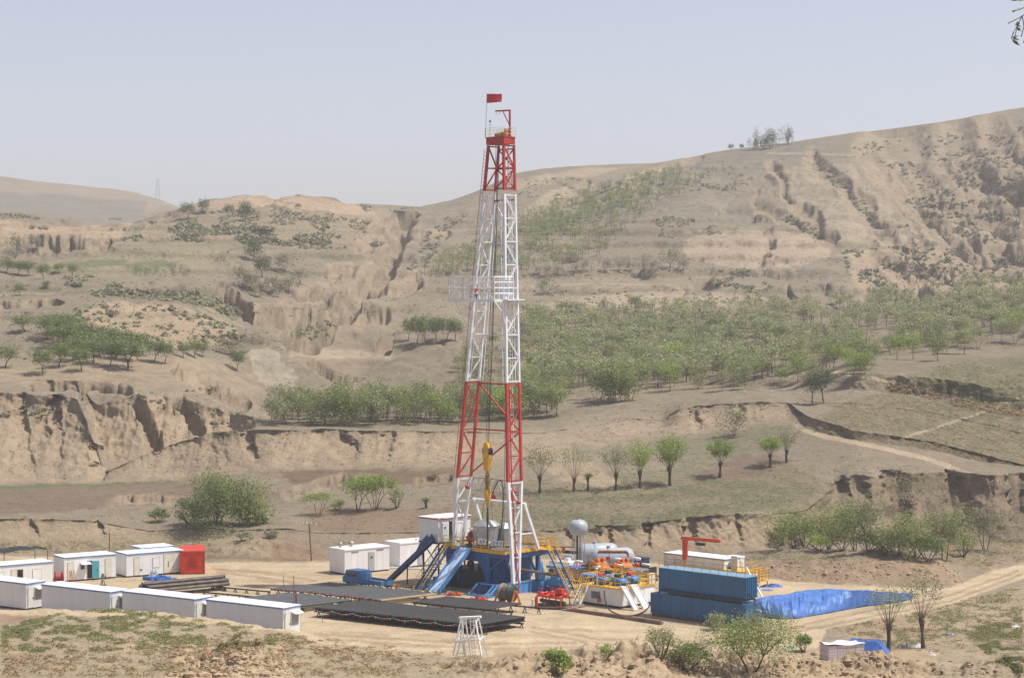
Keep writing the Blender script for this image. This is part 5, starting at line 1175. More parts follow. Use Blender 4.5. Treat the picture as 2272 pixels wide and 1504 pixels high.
# ---- hanging gear: block, hook, swivel, kelly, lines
blk = thing('travelling_block', 'yellow travelling block with hook hanging between the mast legs', 'hoist block', Wl(-3.7, 1.2, 0), RZ)
m = MB(); m.prism3([(-.38, -.3, 13.5), (-.44, -.3, 14.4), (-.36, -.3, 15.6), (-.15, -.3, 15.95), (.2, -.3, 15.9), (.38, -.3, 15.4), (.42, -.3, 14.3), (.30, -.3, 13.5), (.2, -.3, 12.9), (-.2, -.3, 12.9)], (0, .6, 0)); m.build('block_body', YEL, blk)
m = MB()
for k in range(3): m.lathe([(.1, -.05), (.58, -.06), (.5, 0), (.58, .06), (.1, .05)], c=(0, -.2 + .2 * k, 15.0), n=14, M=Matrix.Rotation(math.pi / 2, 3, 'X'))
m.build('sheaves', DARKS, blk)
m = MB(); m.lathe([(.15, 13.0), (.18, 12.6), (.28, 12.4), (.29, 11.6), (.24, 11.4), (.2, 11.2), (.2, 10.9)], n=12); m.build('hook_body', mat('hook_brown', (.30, .17, .04), .5, dirt=.3), blk)
m = MB(); m.tube((-.32, 0, 11.2), (-.42, 0, 10.4), .08, 6); m.tube((.32, 0, 11.2), (.4, 0, 10.4), .08, 6); m.lathe([(.1, 11.0), (.3, 10.7), (.36, 10.2), (.33, 9.7), (.2, 9.4), (.12, 9.0)], n=12); m.build('swivel', YEL, blk)
m = MB(); m.tube((0, 0, 9.1), (0, 0, FZ + .05), .09, 6); m.tube((0, 0, 8.2), (0, 0, 7.4), .13, 6); m.build('kelly', DARKS, blk)
m = MB(); m.tube((-.6, 0, 9.5), (-.75, -.1, 7.6), .04, 4); m.tube((.5, 0, 9.6), (.95, 0, 6.2), .025, 4); m.build('sling', DARKS, blk)
ln_ = thing('drilling_line', 'dark wire ropes running from the crown down to the yellow block', 'wire rope', C0, RZ)
for k, (dx, dy) in enumerate(((-.12, -.2), (.0, 0), (.1, .15), (.22, -.1))):
    MB().tube((-3.65 + dx, 2.8 + dy, cz + .3), (-3.72 + dx, 1.2 + dy * .6, 15.6), .032, 4).build('rope', DARKS, ln_)
MB().tube((-2.9, 3.6, cz + .3), (-4.6, 4.6, FZ), .03, 4).build('rope', DARKS, ln_); MB().tube((-2.6, 3.2, cz + .3), (-3.0, 3.6, FZ + 1), .025, 4).build('rope', DARKS, ln_)
hs = thing('rotary_hose', 'black hose looping from the swivel past the right mast leg', 'hose', C0, RZ)
P = [(-3.2, 1.2, 9.9), (-2.5, 1.1, 11.2), (-1.6, 1.0, 12.0), (-1.1, .9, 11.2), (-1.0, .8, 9.0), (-1.25, .8, 7.0), (-2.0, .9, 5.5), (-3.4, 1.0, 5.0)]
def spline(P, n=6):
    P = [Vector(p) for p in P]; out = []
    for i in range(len(P) - 1):
        a = P[max(i - 1, 0)]; b = P[i]; c = P[i + 1]; d = P[min(i + 2, len(P) - 1)]
        for k in range(n):
            t = k / n; out.append(.5 * (2 * b + (c - a) * t + (2 * a - 5 * b + 4 * c - d) * t * t + (3 * b - a - 3 * c + d) * t ** 3))
    return out + [P[-1]]
MB().pipe(spline(P), .055, 6, False).build('hose', BLACK, hs)
# ---- the derrick hand bending over the board rail
def person():
    t = thing('person', 'worker in an orange red jacket and dark cap leaning over the mast platform', 'person', Wl(-4.25, -.1, bz), RZ + math.pi)
    V = [(0, .12, .62), (0, .02, .86), (0, -.12, 1.06), (0, -.2, 1.18), (0, -.27, 1.27), (0, -.31, 1.40)]   # pelvis spine neck head
    E = [(0, 1), (1, 2), (2, 3), (3, 4), (4, 5)]; Rr = [.15, .15, .17, .09, .09, .11]
    for s in (-1, 1):
        i = len(V); V += [(s * .11, .12, .58), (s * .16, -.12, .42), (s * .16, .1, .10), (s * .17, -.06, .05)]; Rr += [.10, .085, .055, .05]; E += [(0, i), (i, i + 1), (i + 1, i + 2), (i + 2, i + 3)]
        i = len(V); V += [(s * .22, -.14, 1.08), (s * .36, -.22, .84), (s * .34, -.42, .62), (s * .33, -.47, .54)]; Rr += [.085, .06, .045, .035]; E += [(2, i), (i, i + 1), (i + 1, i + 2), (i + 2, i + 3)]
        h = i + 3
        for k in range(5):
            j = len(V); a = (k - 2) * .018; V += [(s * (.33 + a), -.49, .50), (s * (.33 + a * 1.2), -.48, .455)]; Rr += [.011, .009]; E += [(h, j), (j, j + 1)]
    me_ = bpy.data.meshes.new('body'); me_.from_pydata(V, E, []); me_.update()
    o = bpy.data.objects.new('body', me_); COL.objects.link(o); o.parent = t
    o.modifiers.new('skin', 'SKIN')
    for i, r in enumerate(Rr): me_.skin_vertices[0].data[i].radius = (r, r); me_.skin_vertices[0].data[i].use_root = (i == 0)
    sb = o.modifiers.new('sub', 'SUBSURF'); sb.levels = 1; sb.render_levels = 1
    m = bpy.data.materials.new('jacket_and_skin'); m.use_nodes = True; nt = m.node_tree; b = nt.nodes['Principled BSDF']; b.inputs['Roughness'].default_value = .8
    tc = nt.nodes.new('ShaderNodeTexCoord'); sp = nt.nodes.new('ShaderNodeSeparateXYZ'); rp = nt.nodes.new('ShaderNodeValToRGB'); rp.color_ramp.interpolation = 'CONSTANT'
    nt.links.new(tc.outputs['Object'], sp.inputs[0]); mu = nt.nodes.new('ShaderNodeMath'); mu.operation = 'MULTIPLY'; mu.inputs[1].default_value = .6; nt.links.new(sp.outputs[2], mu.inputs[0]); nt.links.new(mu.outputs[0], rp.inputs[0])
    e = rp.color_ramp.elements; e[0].position = 0; e[0].color = (.02, .02, .025, 1); e[1].position = .38; e[1].color = (.62, .10, .04, 1)
    x = e.new(.08); x.color = (.03, .04, .09, 1); x = e.new(.715); x.color = (.42, .24, .16, 1)
    nt.links.new(rp.outputs[0], b.inputs['Base Color']); me_.materials.append(m); m_ = me_
    MB().lathe([(.125, 1.44), (.12, 1.50), (.08, 1.55), (.01, 1.565)], c=(0, -.31, 0), n=10).build('cap', NAVY, t)
person()
# ================================================================ huts, containers, pipes, machines on the pad
def band_box(mb, x0, x1, y0, y1, z0, z1, step=.95, proud=.014):
    mb.bx(x0, x1, y0, y1, z0, z1)
    k = max(1, round((x1 - x0) / step))
    for i in range(k + 1):
        x = x0 + (x1 - x0) * i / k
        for y, s in ((y0, -1), (y1, 1)): mb.bx(x - .025, x + .025, min(y, y + s * proud), max(y, y + s * proud), z0, z1)
    k = max(1, round((y1 - y0) / step))
    for i in range(1, k):
        y = y0 + (y1 - y0) * i / k
        for x, s in ((x0, -1), (x1, 1)): mb.bx(min(x, x + s * proud), max(x, x + s * proud), y - .025, y + .025, z0, z1)
    return mb
TRIM = mat('blue_trim', (.06, .16, .42), .45); SHADEW = WHITE; ROOFW = mat('roof_white', (.82, .83, .84), .4, dirt=.04); DOORW = mat('door_white', (.74, .72, .64), .45, dirt=.05); FRAMEG = mat('frame_grey', (.42, .40, .34), .5)
BODYG = mat('cabin_grey_white', (.70, .70, .71), .5, dirt=.05, scale=.8, streak=True)
def cabin(label, loc, rz, x0, x1, W, H=2.6, group=None, body=None, trim=True):
    t = thing('site_cabin', label, 'cabin', loc, rz, group)
    band_box(MB(), x0, x1, 0, W, .18, H).build('body', body or BODYG, t)
    m = MB(); m.bx(x0 + .05, x1 - .05, .05, W - .05, 0, .18); m.build('skid', NAVY, t)
    m = MB(); m.bx(x0 - .06, x1 + .06, -.06, W + .06, H + .10, H + .16); m.build('roof', ROOFW, t)
    m = MB(); m.bx(x0 - .07, x1 + .07, -.07, W + .07, H, H + .10); m.build('roof_trim', TRIM if trim else ROOFW, t)
    return t
def panel(t, name, face, a0, a1, z0, z1, ma, x=0, th=.05, frame=True):
    "a door or window on the long face (y=0, face 'y') or on the end (x, face 'x')"
    if face == 'y':
        o = MB().bx(a0, a1, -th, .004, z0, z1).build(name, ma, t)
        if frame: 
            m = MB(); m.bx(a0 - .06, a1 + .06, -th * .6, .002, z1, z1 + .07); m.bx(a0 - .06, a0, -th * .6, .002, z0, z1); m.bx(a1, a1 + .06, -th * .6, .002, z0, z1); m.build('frame', FRAMEG, o)
    else:
        o = MB().bx(min(x, x + th), max(x, x + th) + .004, a0, a1, z0, z1).build(name, ma, t)
        if frame:
            e = th * .6; m = MB(); m.bx(x, x + e, a0 - .06, a1 + .06, z1, z1 + .07); m.bx(x, x + e, a0 - .06, a0, z0, z1); m.bx(x, x + e, a1, a1 + .06, z0, z1); m.build('frame', FRAMEG, o)
    return o
def end_fit(t, W, H=2.6):
    d = panel(t, 'door', 'x', .25, .95, .25, 2.1, DOORW, .014); MB().bx(.062, .10, .82, .9, 1.1, 1.25).build('handle', DARKS, d)
    panel(t, 'window', 'x', 1.35, W - .3, 1.0, 1.9, mat('blind_grey', (.34, .34, .32), .4), .014, .03)
    m = MB(); m.prism3([(.02, 1.15, 2.3), (.55, 1.15, 2.1), (.55, 1.15, 2.05), (.02, 1.15, 2.22)], (0, W - 1.2, 0)); m.build('awning', ROOFW, t)
    m = MB(); m.pipe([(.03, .15, 2.4), (.16, .15, 2.4), (.16, .15, 1.9)], .035, 5); m.build('flue', GREYP, t)
FR = R(-34.5)
for px, py, lab in ((58, 1354, 'grey sided site cabin cut by the left edge of the picture'), (244, 1374.5, 'second grey sided cabin of the front row from the left edge'),
                    (431.5, 1392, 'grey sided cabin of the front row with its end beside the last cabin'), (628, 1413.5, 'grey sided cabin at the right end of the front row next to the pipes')):
    t = cabin(lab, onz(px, py), FR, -9.6, 0, 2.45, 2.62, 'grey sided cabins in the front row'); end_fit(t, 2.45)
BR = R(34)
# back row: white fronts in the sun
t = cabin('white cabin with a dark open doorway at the left edge of the back row', onz(117, 1300), R(36), -8.5, 0, 2.9, 2.6, None, WHITE)
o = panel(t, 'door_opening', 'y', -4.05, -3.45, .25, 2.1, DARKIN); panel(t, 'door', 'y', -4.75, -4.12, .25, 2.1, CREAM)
for a in (-6.6, -2.3): panel(t, 'window_shutter', 'y', a, a + 1.0, .9, 2.0, WHITE)
panel(t, 'door', 'x', .5, 1.3, .25, 2.1, TURQ, .014)
t = cabin('white cabin with an open turquoise door and small awning in the back row', onz(142.5, 1291.5), BR, 0, 6.1, 3.0, 2.62, None, WHITE)
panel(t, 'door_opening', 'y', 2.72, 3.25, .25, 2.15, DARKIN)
d = MB(); d.box((3.62, -.22, 1.2), (.78, .05, 1.9), rz=R(-22)); d = d.build('open_door', TURQ, t); MB().box((3.75, -.32, 1.15), (.1, .04, .14)).build('handle', DARKS, d)
panel(t, 'door', 'y', .42, 1.05, .25, 2.1, CREAM); panel(t, 'door', 'y', 4.85, 5.5, .25, 2.2, CREAM); panel(t, 'window', 'y', 1.95, 2.35, 1.3, 1.95, GLASS)
MB().prism3([(1.85, -.02, 2.1), (1.85, -.6, 1.92), (1.85, -.6, 1.86), (1.85, -.02, 2.0)], (1.15, 0, 0)).build('awning', ROOFW, t)
m = MB()
for x in (.75, .95, 1.25): m.tube((x, -.25, .05), (x - .12, -.04, 1.3), .03, 5)
m.build('leaning_poles', REDP, t)
m = MB(); m.bar((0, .02, .1), (.0, -.02, 2.6), .1, .1); m.build('corner_trim', CREAM, t)
t = cabin('long white cabin with three shuttered openings beside the red container', onz(281, 1281.5), BR, 0, 6.9, 3.0, 2.55, None, WHITE)
panel(t, 'door', 'y', .9, 1.55, .25, 2.2, CREAM); panel(t, 'window_shutter', 'y', 3.2, 4.0, .95, 2.0, WHITE); d = panel(t, 'door', 'y', 4.55, 5.65, .25, 2.25, CREAM); MB().bx(5.05, 5.1, -.09, -.05, .9, 1.5).build('handle', DARKS, d)
MB().bx(1.6, 1.9, -.06, .004, .75, .85).build('vent', DARKS, t); MB().bx(6.55, 6.9, -.03, .002, .18, 2.55).build('corner_trim', CREAM, t)
q_ = onz(281, 1281.5) + Matrix.Rotation(BR, 3, 'Z') @ Vector((3.1, 3.12, 0)); t = cabin('white cabin behind the long one, only its higher roof showing', q_, BR, 0, 4.0, 2.6, 2.72, None, WHITE); panel(t, 'door', 'y', 1, 1.7, .25, 2.1, CREAM)
# red container
rc = thing('shipping_container', 'bright red steel container at the right end of the back row', 'container', onz(400.5, 1274), R(9))
m = MB(); m.bx(0, 2.75, 0, 6.0, .15, 2.6)
for i in range(26): y = .15 + i * .225; m.bx(-.035, 0, y, y + .11, .3, 2.45)
m.build('body', REDB, rc)
m = MB()
for x in (.0, 2.63):
    m.bx(x, x + .12, -.05, 0.0, .1, 2.62)
m.bx(0, 2.75, -.05, 0, 2.48, 2.62); m.bx(0, 2.75, -.05, 0, .1, .24); m.build('corner_frame', REDB, rc)
m = MB()
for z in (.9, 1.3, 1.7): m.bx(.8, 1.95, -.045, 0, z, z + .06); m.bx(.95, 1.8, -.045, 0, z + .2, z + .24)
m.build('door_bars', mat('red_dark', (.42, .02, .015), .45), rc); m = MB(); m.bx(.03, 2.72, 0, 6, 0, .15); m.build('base', DARKS, rc)
MB().bx(.02, 2.73, .02, 5.98, 2.6, 2.64).build('roof', REDB, rc)
# hose reel, grinder, tarps
hr = thing('hose_reel', 'red hose reel of two round discs standing between two white cabins', 'hose reel', onz(131, 1293), R(20))
for x in (-.4, .4): MB().lathe([(.1, -.05), (.62, -.06), (.62, .06), (.1, .05)], c=(x, 0, .68), n=16, M=Matrix.Rotation(math.pi / 2, 3, 'Y')).build('disc', REDP, hr)
m = MB(); m.lathe([(.3, -.36), (.3, .36)], c=(0, 0, .68), n=12, M=Matrix.Rotation(math.pi / 2, 3, 'Y')); m.build('wound_hose', mat('hose_red', (.40, .06, .08), .6), hr); m = MB(); m.bar((-.5, -.4, .03), (-.5, .4, .03), .08); m.bar((.5, -.4, .03), (.5, .4, .03), .08); m.bar((-.5, 0, 0), (-.5, 0, .7), .06); m.bar((.5, 0, 0), (.5, 0, .7), .06); m.build('stand', REDP, hr)
gr = thing('bench_grinder', 'small dark machine on a stand in front of the turquoise door', 'machine', onz(228, 1298), R(20))
m = MB(); m.bar((-.25, 0, 0), (-.1, 0, .6), .07); m.bar((.25, 0, 0), (.1, 0, .6), .07); m.bar((0, .25, 0), (0, .1, .6), .07); m.bar((-.4, 0, .03), (.4, 0, .03), .3, .06); m.build('stand', DARKS, gr)
m = MB(); m.tube((-.2, 0, .85), (.2, 0, .85), .17, 10); m.lathe([(.02, -.04), (.24, -.04), (.24, .04), (.02, .04)], c=(.3, 0, .85), n=12, M=Matrix.Rotation(math.pi / 2, 3, 'Y')); m.box((0, 0, 1.15), (.26, .2, .3)); m.build('motor', mat('machine_grey', (.13, .14, .12), .5), gr)
def crumple(name, label, loc, sx, sy, h, ma, seed, cat='tarpaulin', n=26, flat=1.0, rz=0):
    r_ = np.random.default_rng(seed); v = []; f = []
    for i in range(n):
        for j in range(n):
            a, b = i / (n - 1) * 2 - 1, j / (n - 1) * 2 - 1; e = max(abs(a), abs(b)); k = max(0, 1 - e ** 3)
            z = h * k * max(.03, 1.9 * float(ridged(np.array(a * 2.1 + seed), np.array(b * 1.9), seed, 4)) - .75) * flat + .012
            v.append((a * sx * (1 + .15 * float(vn(np.array(b * 2.), np.array(seed * 1.), 3))), b * sy * (1 + .2 * float(vn(np.array(a * 2.), np.array(seed * 1.), 5))), z))
    for i in range(n - 1):
        for j in range(n - 1): f.append((i * n + j, (i + 1) * n + j, (i + 1) * n + j + 1, i * n + j + 1))
    o = MB().add(v, f, False).build(name, ma); o.location = loc; o.rotation_euler = (0, 0, rz)
    return tag(o, label, cat)
crumple('tarpaulin', 'crumpled blue tarpaulin lying before the long white cabin', onz(362, 1286), 1.4, .7, .6, TARP, 3)
crumple('tarpaulin', 'pale grey bundle on the left side of the crumpled blue tarpaulin', onz(341, 1279), .5, .45, 1.0, mat('grey_sheet', (.42, .45, .52), .6), 4)
rt = MB().tube((-.9, 0, .2), (.9, 0, .2), .2, 10).build('rolled_tarpaulin', TARP); rt.location = onz(334, 1286.5); rt.rotation_euler = (0, 0, R(-18)); tag(rt, 'rolled blue tarpaulin left of the crumpled one', 'tarpaulin')
rt = MB().tube((-1.3, 0, .12), (1.2, 0, .16), .11, 8).build('rolled_tarpaulin', mat('dark_sheet', (.10, .12, .16), .6)); rt.location = onz(372, 1287); rt.rotation_euler = (0, 0, R(-12)); tag(rt, 'dark rolled sheet at the right of the blue tarpaulin heap', 'tarpaulin')
# dark canopy behind the left cabin
cp = thing('shade_canopy', 'black shade canopy sagging behind the leftmost white cabin', 'canopy', onz(0, 1283), R(36))
v = []; f = []
for i in range(14):
    for j in range(5):
        v.append((-4 + i * .75, j * .9, 2.95 + .12 * math.sin(i * 1.7 + j) + .10 * math.cos(j * 2.1 + i * .6)))
for i in range(13):
    for j in range(4): f.append((i * 5 + j, (i + 1) * 5 + j, (i + 1) * 5 + j + 1, i * 5 + j + 1))
MB().add(v, f).build('net', mat('black_net', (.035, .035, .04), .9, dirt=.4, scale=3), cp)
for x in (-3.9, .5, 5.7):
    for y in (0, 3.6): MB().tube((x, y, 0), (x, y, 2.95), .05, 6).build('post', RUST, cp)
# white huts in the middle
h1 = cabin('white windowless hut with two roof vents and one grey door', onz(765, 1275.5), R(39), 0, 6.2, 3.0, 2.75, None, WHITE, False)
d = panel(h1, 'door', 'y', 3.3, 4.05, .25, 2.3, GREYP); MB().tube((3.67, -.05, 1.75), (3.67, -.065, 1.75), .13, 10).build('porthole', DARKIN, d)
for a in (.9, 4.4): MB().bx(a, a + 1.0, -.03, .004, 2.45, 2.56).build('light_strip', mat('strip_brown', (.30, .17, .15), .5), h1)
for a, b, q in ((.7, 1.9, .20), (2.2, 1.9, .26)):
    m = MB(); m.tube((a, b, 2.9), (a, b, 3.25), q * .8, 10); m.lathe([(q * 1.2, 3.2), (q * 1.25, 3.4), (q * .7, 3.52), (.01, 3.54)], c=(a, b, 0), n=10); m.build('roof_vent', STEEL, h1)
h2 = cabin('second white hut half hidden behind the rig stairs', onz(887.5, 1261.5), R(39), 0, 6.2, 3.0, 2.85, None, WHITE, False)
for a, q in ((3.2, .16), (4.1, .24)): MB().tube((a, 1.2, 3.0), (a, 1.2, 3.1), q, 12).build('roof_hatch', DARKS, h2)
panel(h2, 'door', 'y', 2.6, 3.4, .25, 2.2, GREYP); m = MB(); m.bx(-.5, -.06, .6, 2.6, .18, .28); m.build('step', WHITE, h2)
wb = MB().bx(0, 7.5, 0, .35, 0, .22).build('white_beam', WHITE); wb.location = onz(862, 1262); wb.rotation_euler = (0, 0, R(-14)); tag(wb, 'long white beam lying on the ground behind the blue truck', 'beam')
# poles
def pole(px, py, top, lab, arm=True, lean=0.0, r=.09, ma=None, h=None):
    p = onz(px, py); hh = h or (py - top) * p.y / F
    t = thing('utility_pole', lab, 'pole', p, R(-8)); MB().tube((0, 0, -.2), (lean, 0, hh), r, 8, r * .75).build('shaft', ma or RUST, t)
    if arm:
        MB().bar((lean - .75, 0, hh - .08), (lean + .85, 0, hh - .08), .08, .08).build('crossarm', GREYP, t)
        for q in (-.7, -.25, .3, .8): MB().lathe([(.05, 0), (.07, .08), (.05, .16), (.01, .18)], c=(lean + q, 0, hh - .03), n=8).build('insulator', WHITE, t)
    return t
pole(691.5, 1247, 1161, 'leaning brown pole with a crossarm and white insulators by the white hut', lean=-.3)
t = pole(243, 1256, 1181, 'thin dark pole behind the turquoise door cabin', False, r=.07); MB().bar((-.2, 0, 3.75), (.75, 0, 3.75), .05, .05).build('crossarm', GREYP, t)
def rod(px, py, top, lab, r=.03, D=None):
    p = onz(px, py); o = MB().tube((0, 0, 0), (-.02, 0, (py - top) * p.y / F), r, 6).build('marker_rod', RUST); o.location = p; tag(o, lab, 'rod')
rod(652.5, 1404, 1275, 'tall thin rod standing in front of the last front cabin', .04); rod(657.5, 1352, 1317, 'short thick post between the pipes and the last cabin', .1); rod(629, 1300, 1277, 'thin stick on the bare ground in front of the white hut', .025)
rod(715.5, 1381, 1351, 'short stick in the ground beside the bunting', .03)
# ---- pipes
PIPE = mat('pipe_black', (.034, .031, .030), .55, .2, dirt=.5, scale=1.2); PIPES = mat('pipe_slate', (.055, .057, .060), .42, .2, dirt=.3, scale=1.2); PIPEB = mat('pipe_brown', (.13, .105, .085), .6, .2, dirt=.35, scale=1)
CAPY = mat('cap_yellow', (.55, .50, .22), .6); CAPR = mat('cap_red', (.19, .05, .045), .6)
def pipe_obj(name, L_, r, ma, cap=None):
    m = MB(); m.tube((0, 0, 0), (0, L_, 0), r, 7); m.tube((0, -.02, 0), (0, .32, 0), r * 1.18, 7); m.tube((0, L_ - .32, 0), (0, L_ + .02, 0), r * 1.18, 7)
    nb = len(m.f); m.tube((0, -.06, 0), (0, .07, 0), r * 1.3, 7); n2_ = len(m.f); m.tube((0, L_ - .07, 0), (0, L_ + .06, 0), r * 1.3, 7)
    me_ = m.mesh(name, ma); me_.materials.append(cap or DARKS); me_.materials.append(CAPY if cap else DARKS)
    for i, p_ in enumerate(me_.polygons): p_.material_index = 0 if i < nb else (1 if i < n2_ else 2)
    return me_
def rack(label, p, q, hgt, group='steel pipe racks', legs=None):
    p, q = Vector(p), Vector(q); d = q - p; L_ = math.hypot(d.x, d.y); rz = math.atan2(d.y, d.x)
    t = thing('pipe_rack', label, 'rack', (p.x, p.y, 0), rz, group); MB().bar((0, 0, hgt - .07), (L_, 0, hgt - .07), .14, .14).build('beam', RUST if False else DARKS, t)
    k = legs or max(2, round(L_ / 1.5))
    for i in range(k):
        x = .2 + (L_ - .4) * i / (k - 1); m = MB(); m.bar((x, 0, hgt - .14), (x - .22, 0, 0), .07, .07); m.bar((x, 0, hgt - .14), (x + .22, 0, 0), .07, .07); m.bar((x - .26, 0, .02), (x + .26, 0, .02), .12, .04); m.build('leg', DARKS, t)
    return t
def layer(name, label, group, cat, p0, p1, v, L_, r, n, z, ma, seed, jit=.12, cap=None, wob=.0):
    p0, p1, v = Vector(p0), Vector(p1), Vector(v).normalized(); rr = random.Random(seed); me_ = pipe_obj(name, L_, r, ma, cap); rz = math.atan2(-v.x, v.y)
    for i in range(n):
        o = bpy.data.objects.new(name, me_); COL.objects.link(o); q = p0.lerp(p1, (i + .5) / n) + v * rr.uniform(-jit, jit)
        o.location = (q.x, q.y, z + rr.uniform(-.012, .012)); o.rotation_euler = (0, 0, rz + rr.uniform(-.004, .004)); tag(o, label, cat, group)
# front wide stack
A4, B4 = onz(697, 1346, 1.0), onz(1061.6, 1384.6, 1.0); v4 = Vector((.69, .724, 0)).normalized(); L4 = 6.5
layer('drill_pipe', 'black drill pipe in the top layer of the wide front stack behind the bunting', 'drill pipes of the front stack', 'pipe', A4, B4, v4, L4, .056, 130, .94, PIPE, 1, .14)
m = MB(); u4 = (B4 - A4)
for ly_ in range(3):
    for i in range(138):
        q = A4 + u4 * ((i + (.5 if ly_ % 2 else 1.0)) / 139); q.z = .82 - .125 * ly_; dq = v4 * random.uniform(-.1, .1); m.tube(q + dq, q + dq + v4 * L4, .066, 6)
tag(m.build('lower_drill_pipes', PIPE), 'lower layers of drill pipe in the wide front stack', None, None, 'stuff')
for k in (.7, 3.2, 5.7): rack('dark rack of A shaped legs under the wide front pipe stack', A4 + v4 * k - u4.normalized() * .3, B4 + v4 * k + u4.normalized() * .35, .50, 'racks under the wide front stack')
# stack behind it
A3, B3 = onz(914, 1334.5, .8), onz(1082, 1350.5, .8); u3 = (B3 - A3).normalized(); A3 = A3 - u3 * .2
layer('drill_pipe', 'black drill pipe in the single layer just below the cable reel', 'drill pipes in front of the cable reel', 'pipe', A3, B3, v4, 5.0, .056, 58, .76, PIPE, 2, .14)
for k in (.4, 4.4): rack('dark rack under the pipe layer in front of the cable reel', A3 + v4 * k, B3 + v4 * k + u3 * 2.6, .68, 'racks in front of the cable reel')
# heavy collars behind and left
A1, B1 = onz(603, 1304.5, .7), onz(831, 1328.5, .7); v1 = Vector((.765, .644, 0)); u1 = (B1 - A1).normalized()
layer('drill_collar', 'thick slate grey drill collar in the far stack below the blue truck', 'drill collars below the truck', 'pipe', A1, B1, v1, 7.6, .108, 46, .62, PIPES, 3, .25, CAPR)
for k in (1.0, 6.4): rack('dark rack under the far collar stack', A1 + v1 * k - u1 * .4, B1 + v1 * k + u1 * .3, .48, 'racks under the far collars')
A2, B2 = onz(667, 1314.5, .7), onz(789, 1329, .7); u2 = (B2 - A2).normalized()
layer('drill_collar', 'thick slate grey drill collar in the near stack beside the last front cabin', 'drill collars beside the last cabin', 'pipe', A2 - v1 * 7.6 - u2 * 1.2, B2 - v1 * 7.6, v1, 7.4, .108, 29, .62, PIPES, 4, .28, CAPR)
for k in (1.0, 6.2): rack('dark rack under the near collar stack', A2 - v1 * (7.6 - k) - u2 * 1.4, B2 - v1 * (7.6 - k) + u2 * .3, .48, 'racks under the near collars')
for i, k in enumerate((.25, .5, .75)):
    p = B1 + u1 * k; o = bpy.data.objects.new('casing_pipe', pipe_obj('rusty_casing', 7.4, .09, mat('tan_pipe', (.33, .22, .13), .6, dirt=.25))); COL.objects.link(o); o.location = (p.x, p.y, .58); o.rotation_euler = (0, 0, math.atan2(-v1.x, v1.y)); tag(o, 'rusty tan pipe along the right edge of the far collar stack', 'pipe', 'rusty tan pipes beside the collars')
Pb = onz(320, 1309, .5); vb = Vector((.8, .6, 0)).normalized(); ub = Vector((.6, -.8, 0))
me_ = pipe_obj('casing_pipe', 9.4, .17, PIPEB)
for j, (k, z) in enumerate([(i * .42, .66) for i in range(6)] + [(.21 + i * .42, .98) for i in range(4)] + [(.42 + i * .42, 1.28) for i in range(2)]):
    o = bpy.data.objects.new('casing_pipe', me_); COL.objects.link(o); q = Pb + ub * k - vb * random.uniform(0, .7); o.location = (q.x, q.y, z); o.rotation_euler = (0, 0, math.atan2(-vb.x, vb.y)); tag(o, 'large grey brown casing pipe in the stacked heap behind the front cabins', 'pipe', 'casing pipes behind the front cabins')
for k in (1.0, 8.2): rack('rack carrying the large casing pipes', Pb + vb * k - ub * .3, Pb + vb * k + ub * 3.0, .48, 'racks under the casing pipes')
rack('long empty rack of A legs running behind the last front cabin', onz(424, 1311, .6), onz(642, 1331, .6), .68, None, 9)
rack('low empty rack right of the casing pipes', onz(470, 1300, .4), onz(600, 1312, .4), .45, None, 6)
# bunting along the front stack
bt = thing('bunting', 'string of small coloured flags along the front of the wide pipe stack', 'bunting', A4)
un = u4.normalized(); end = onz(1295, 1341, .9); cols_ = [mat('flag_%s' % n, c, .6, dirt=.05) for n, c in (('crimson', (.6, .03, .03)), ('amber', (.75, .45, .02)), ('leaf', (.04, .32, .08)), ('azure', (.03, .10, .42)), ('vermilion', (.65, .12, .02)))]
pts = []
for i in range(9):
    q = A4 + u4 * (i / 8) - v4 * .16; pts.append((q.x, q.y, .80))
last = [Vector(pts[-1]), Vector(onz(1165, 1362, .95)), Vector(end)]
path = []
for a, b in list(zip(pts[:-1], pts[1:])) + list(zip(last[:-1], last[1:])):
    a, b = Vector(a), Vector(b); n = 6
    for k in range(n): q = a.lerp(b, k / n); q.z -= .18 * 4 * (k / n) * (1 - k / n); path.append(q)
path.append(last[-1]); base = Vector(A4); base.z = 0; bt.location = base
MB().pipe([p - base for p in path], .012, 4, False).build('cord', WHITE, bt)
acc = 0; nxt = .25; k = 0
for a, b in zip(path[:-1], path[1:]):
    Lq = (b - a).length; d = (b - a).normalized()
    while nxt < acc + Lq and k < 88:
        q = a + d * (nxt - acc) - base; nrm = Vector((d.y, -d.x, 0)) * random.uniform(-.05, .05); s = .07 if random.random() < .6 else .10
        MB().add([q - d * s, q + d * s, q + Vector((0, 0, -.19)) + nrm, q + Vector((0, 0, -.02)) + nrm * .6], [(0, 1, 3), (0, 3, 2), (3, 1, 2)]).build('pennant', cols_[k % 5], bt); nxt += .36 if nxt < 19.8 else .6; k += 1
    acc += Lq
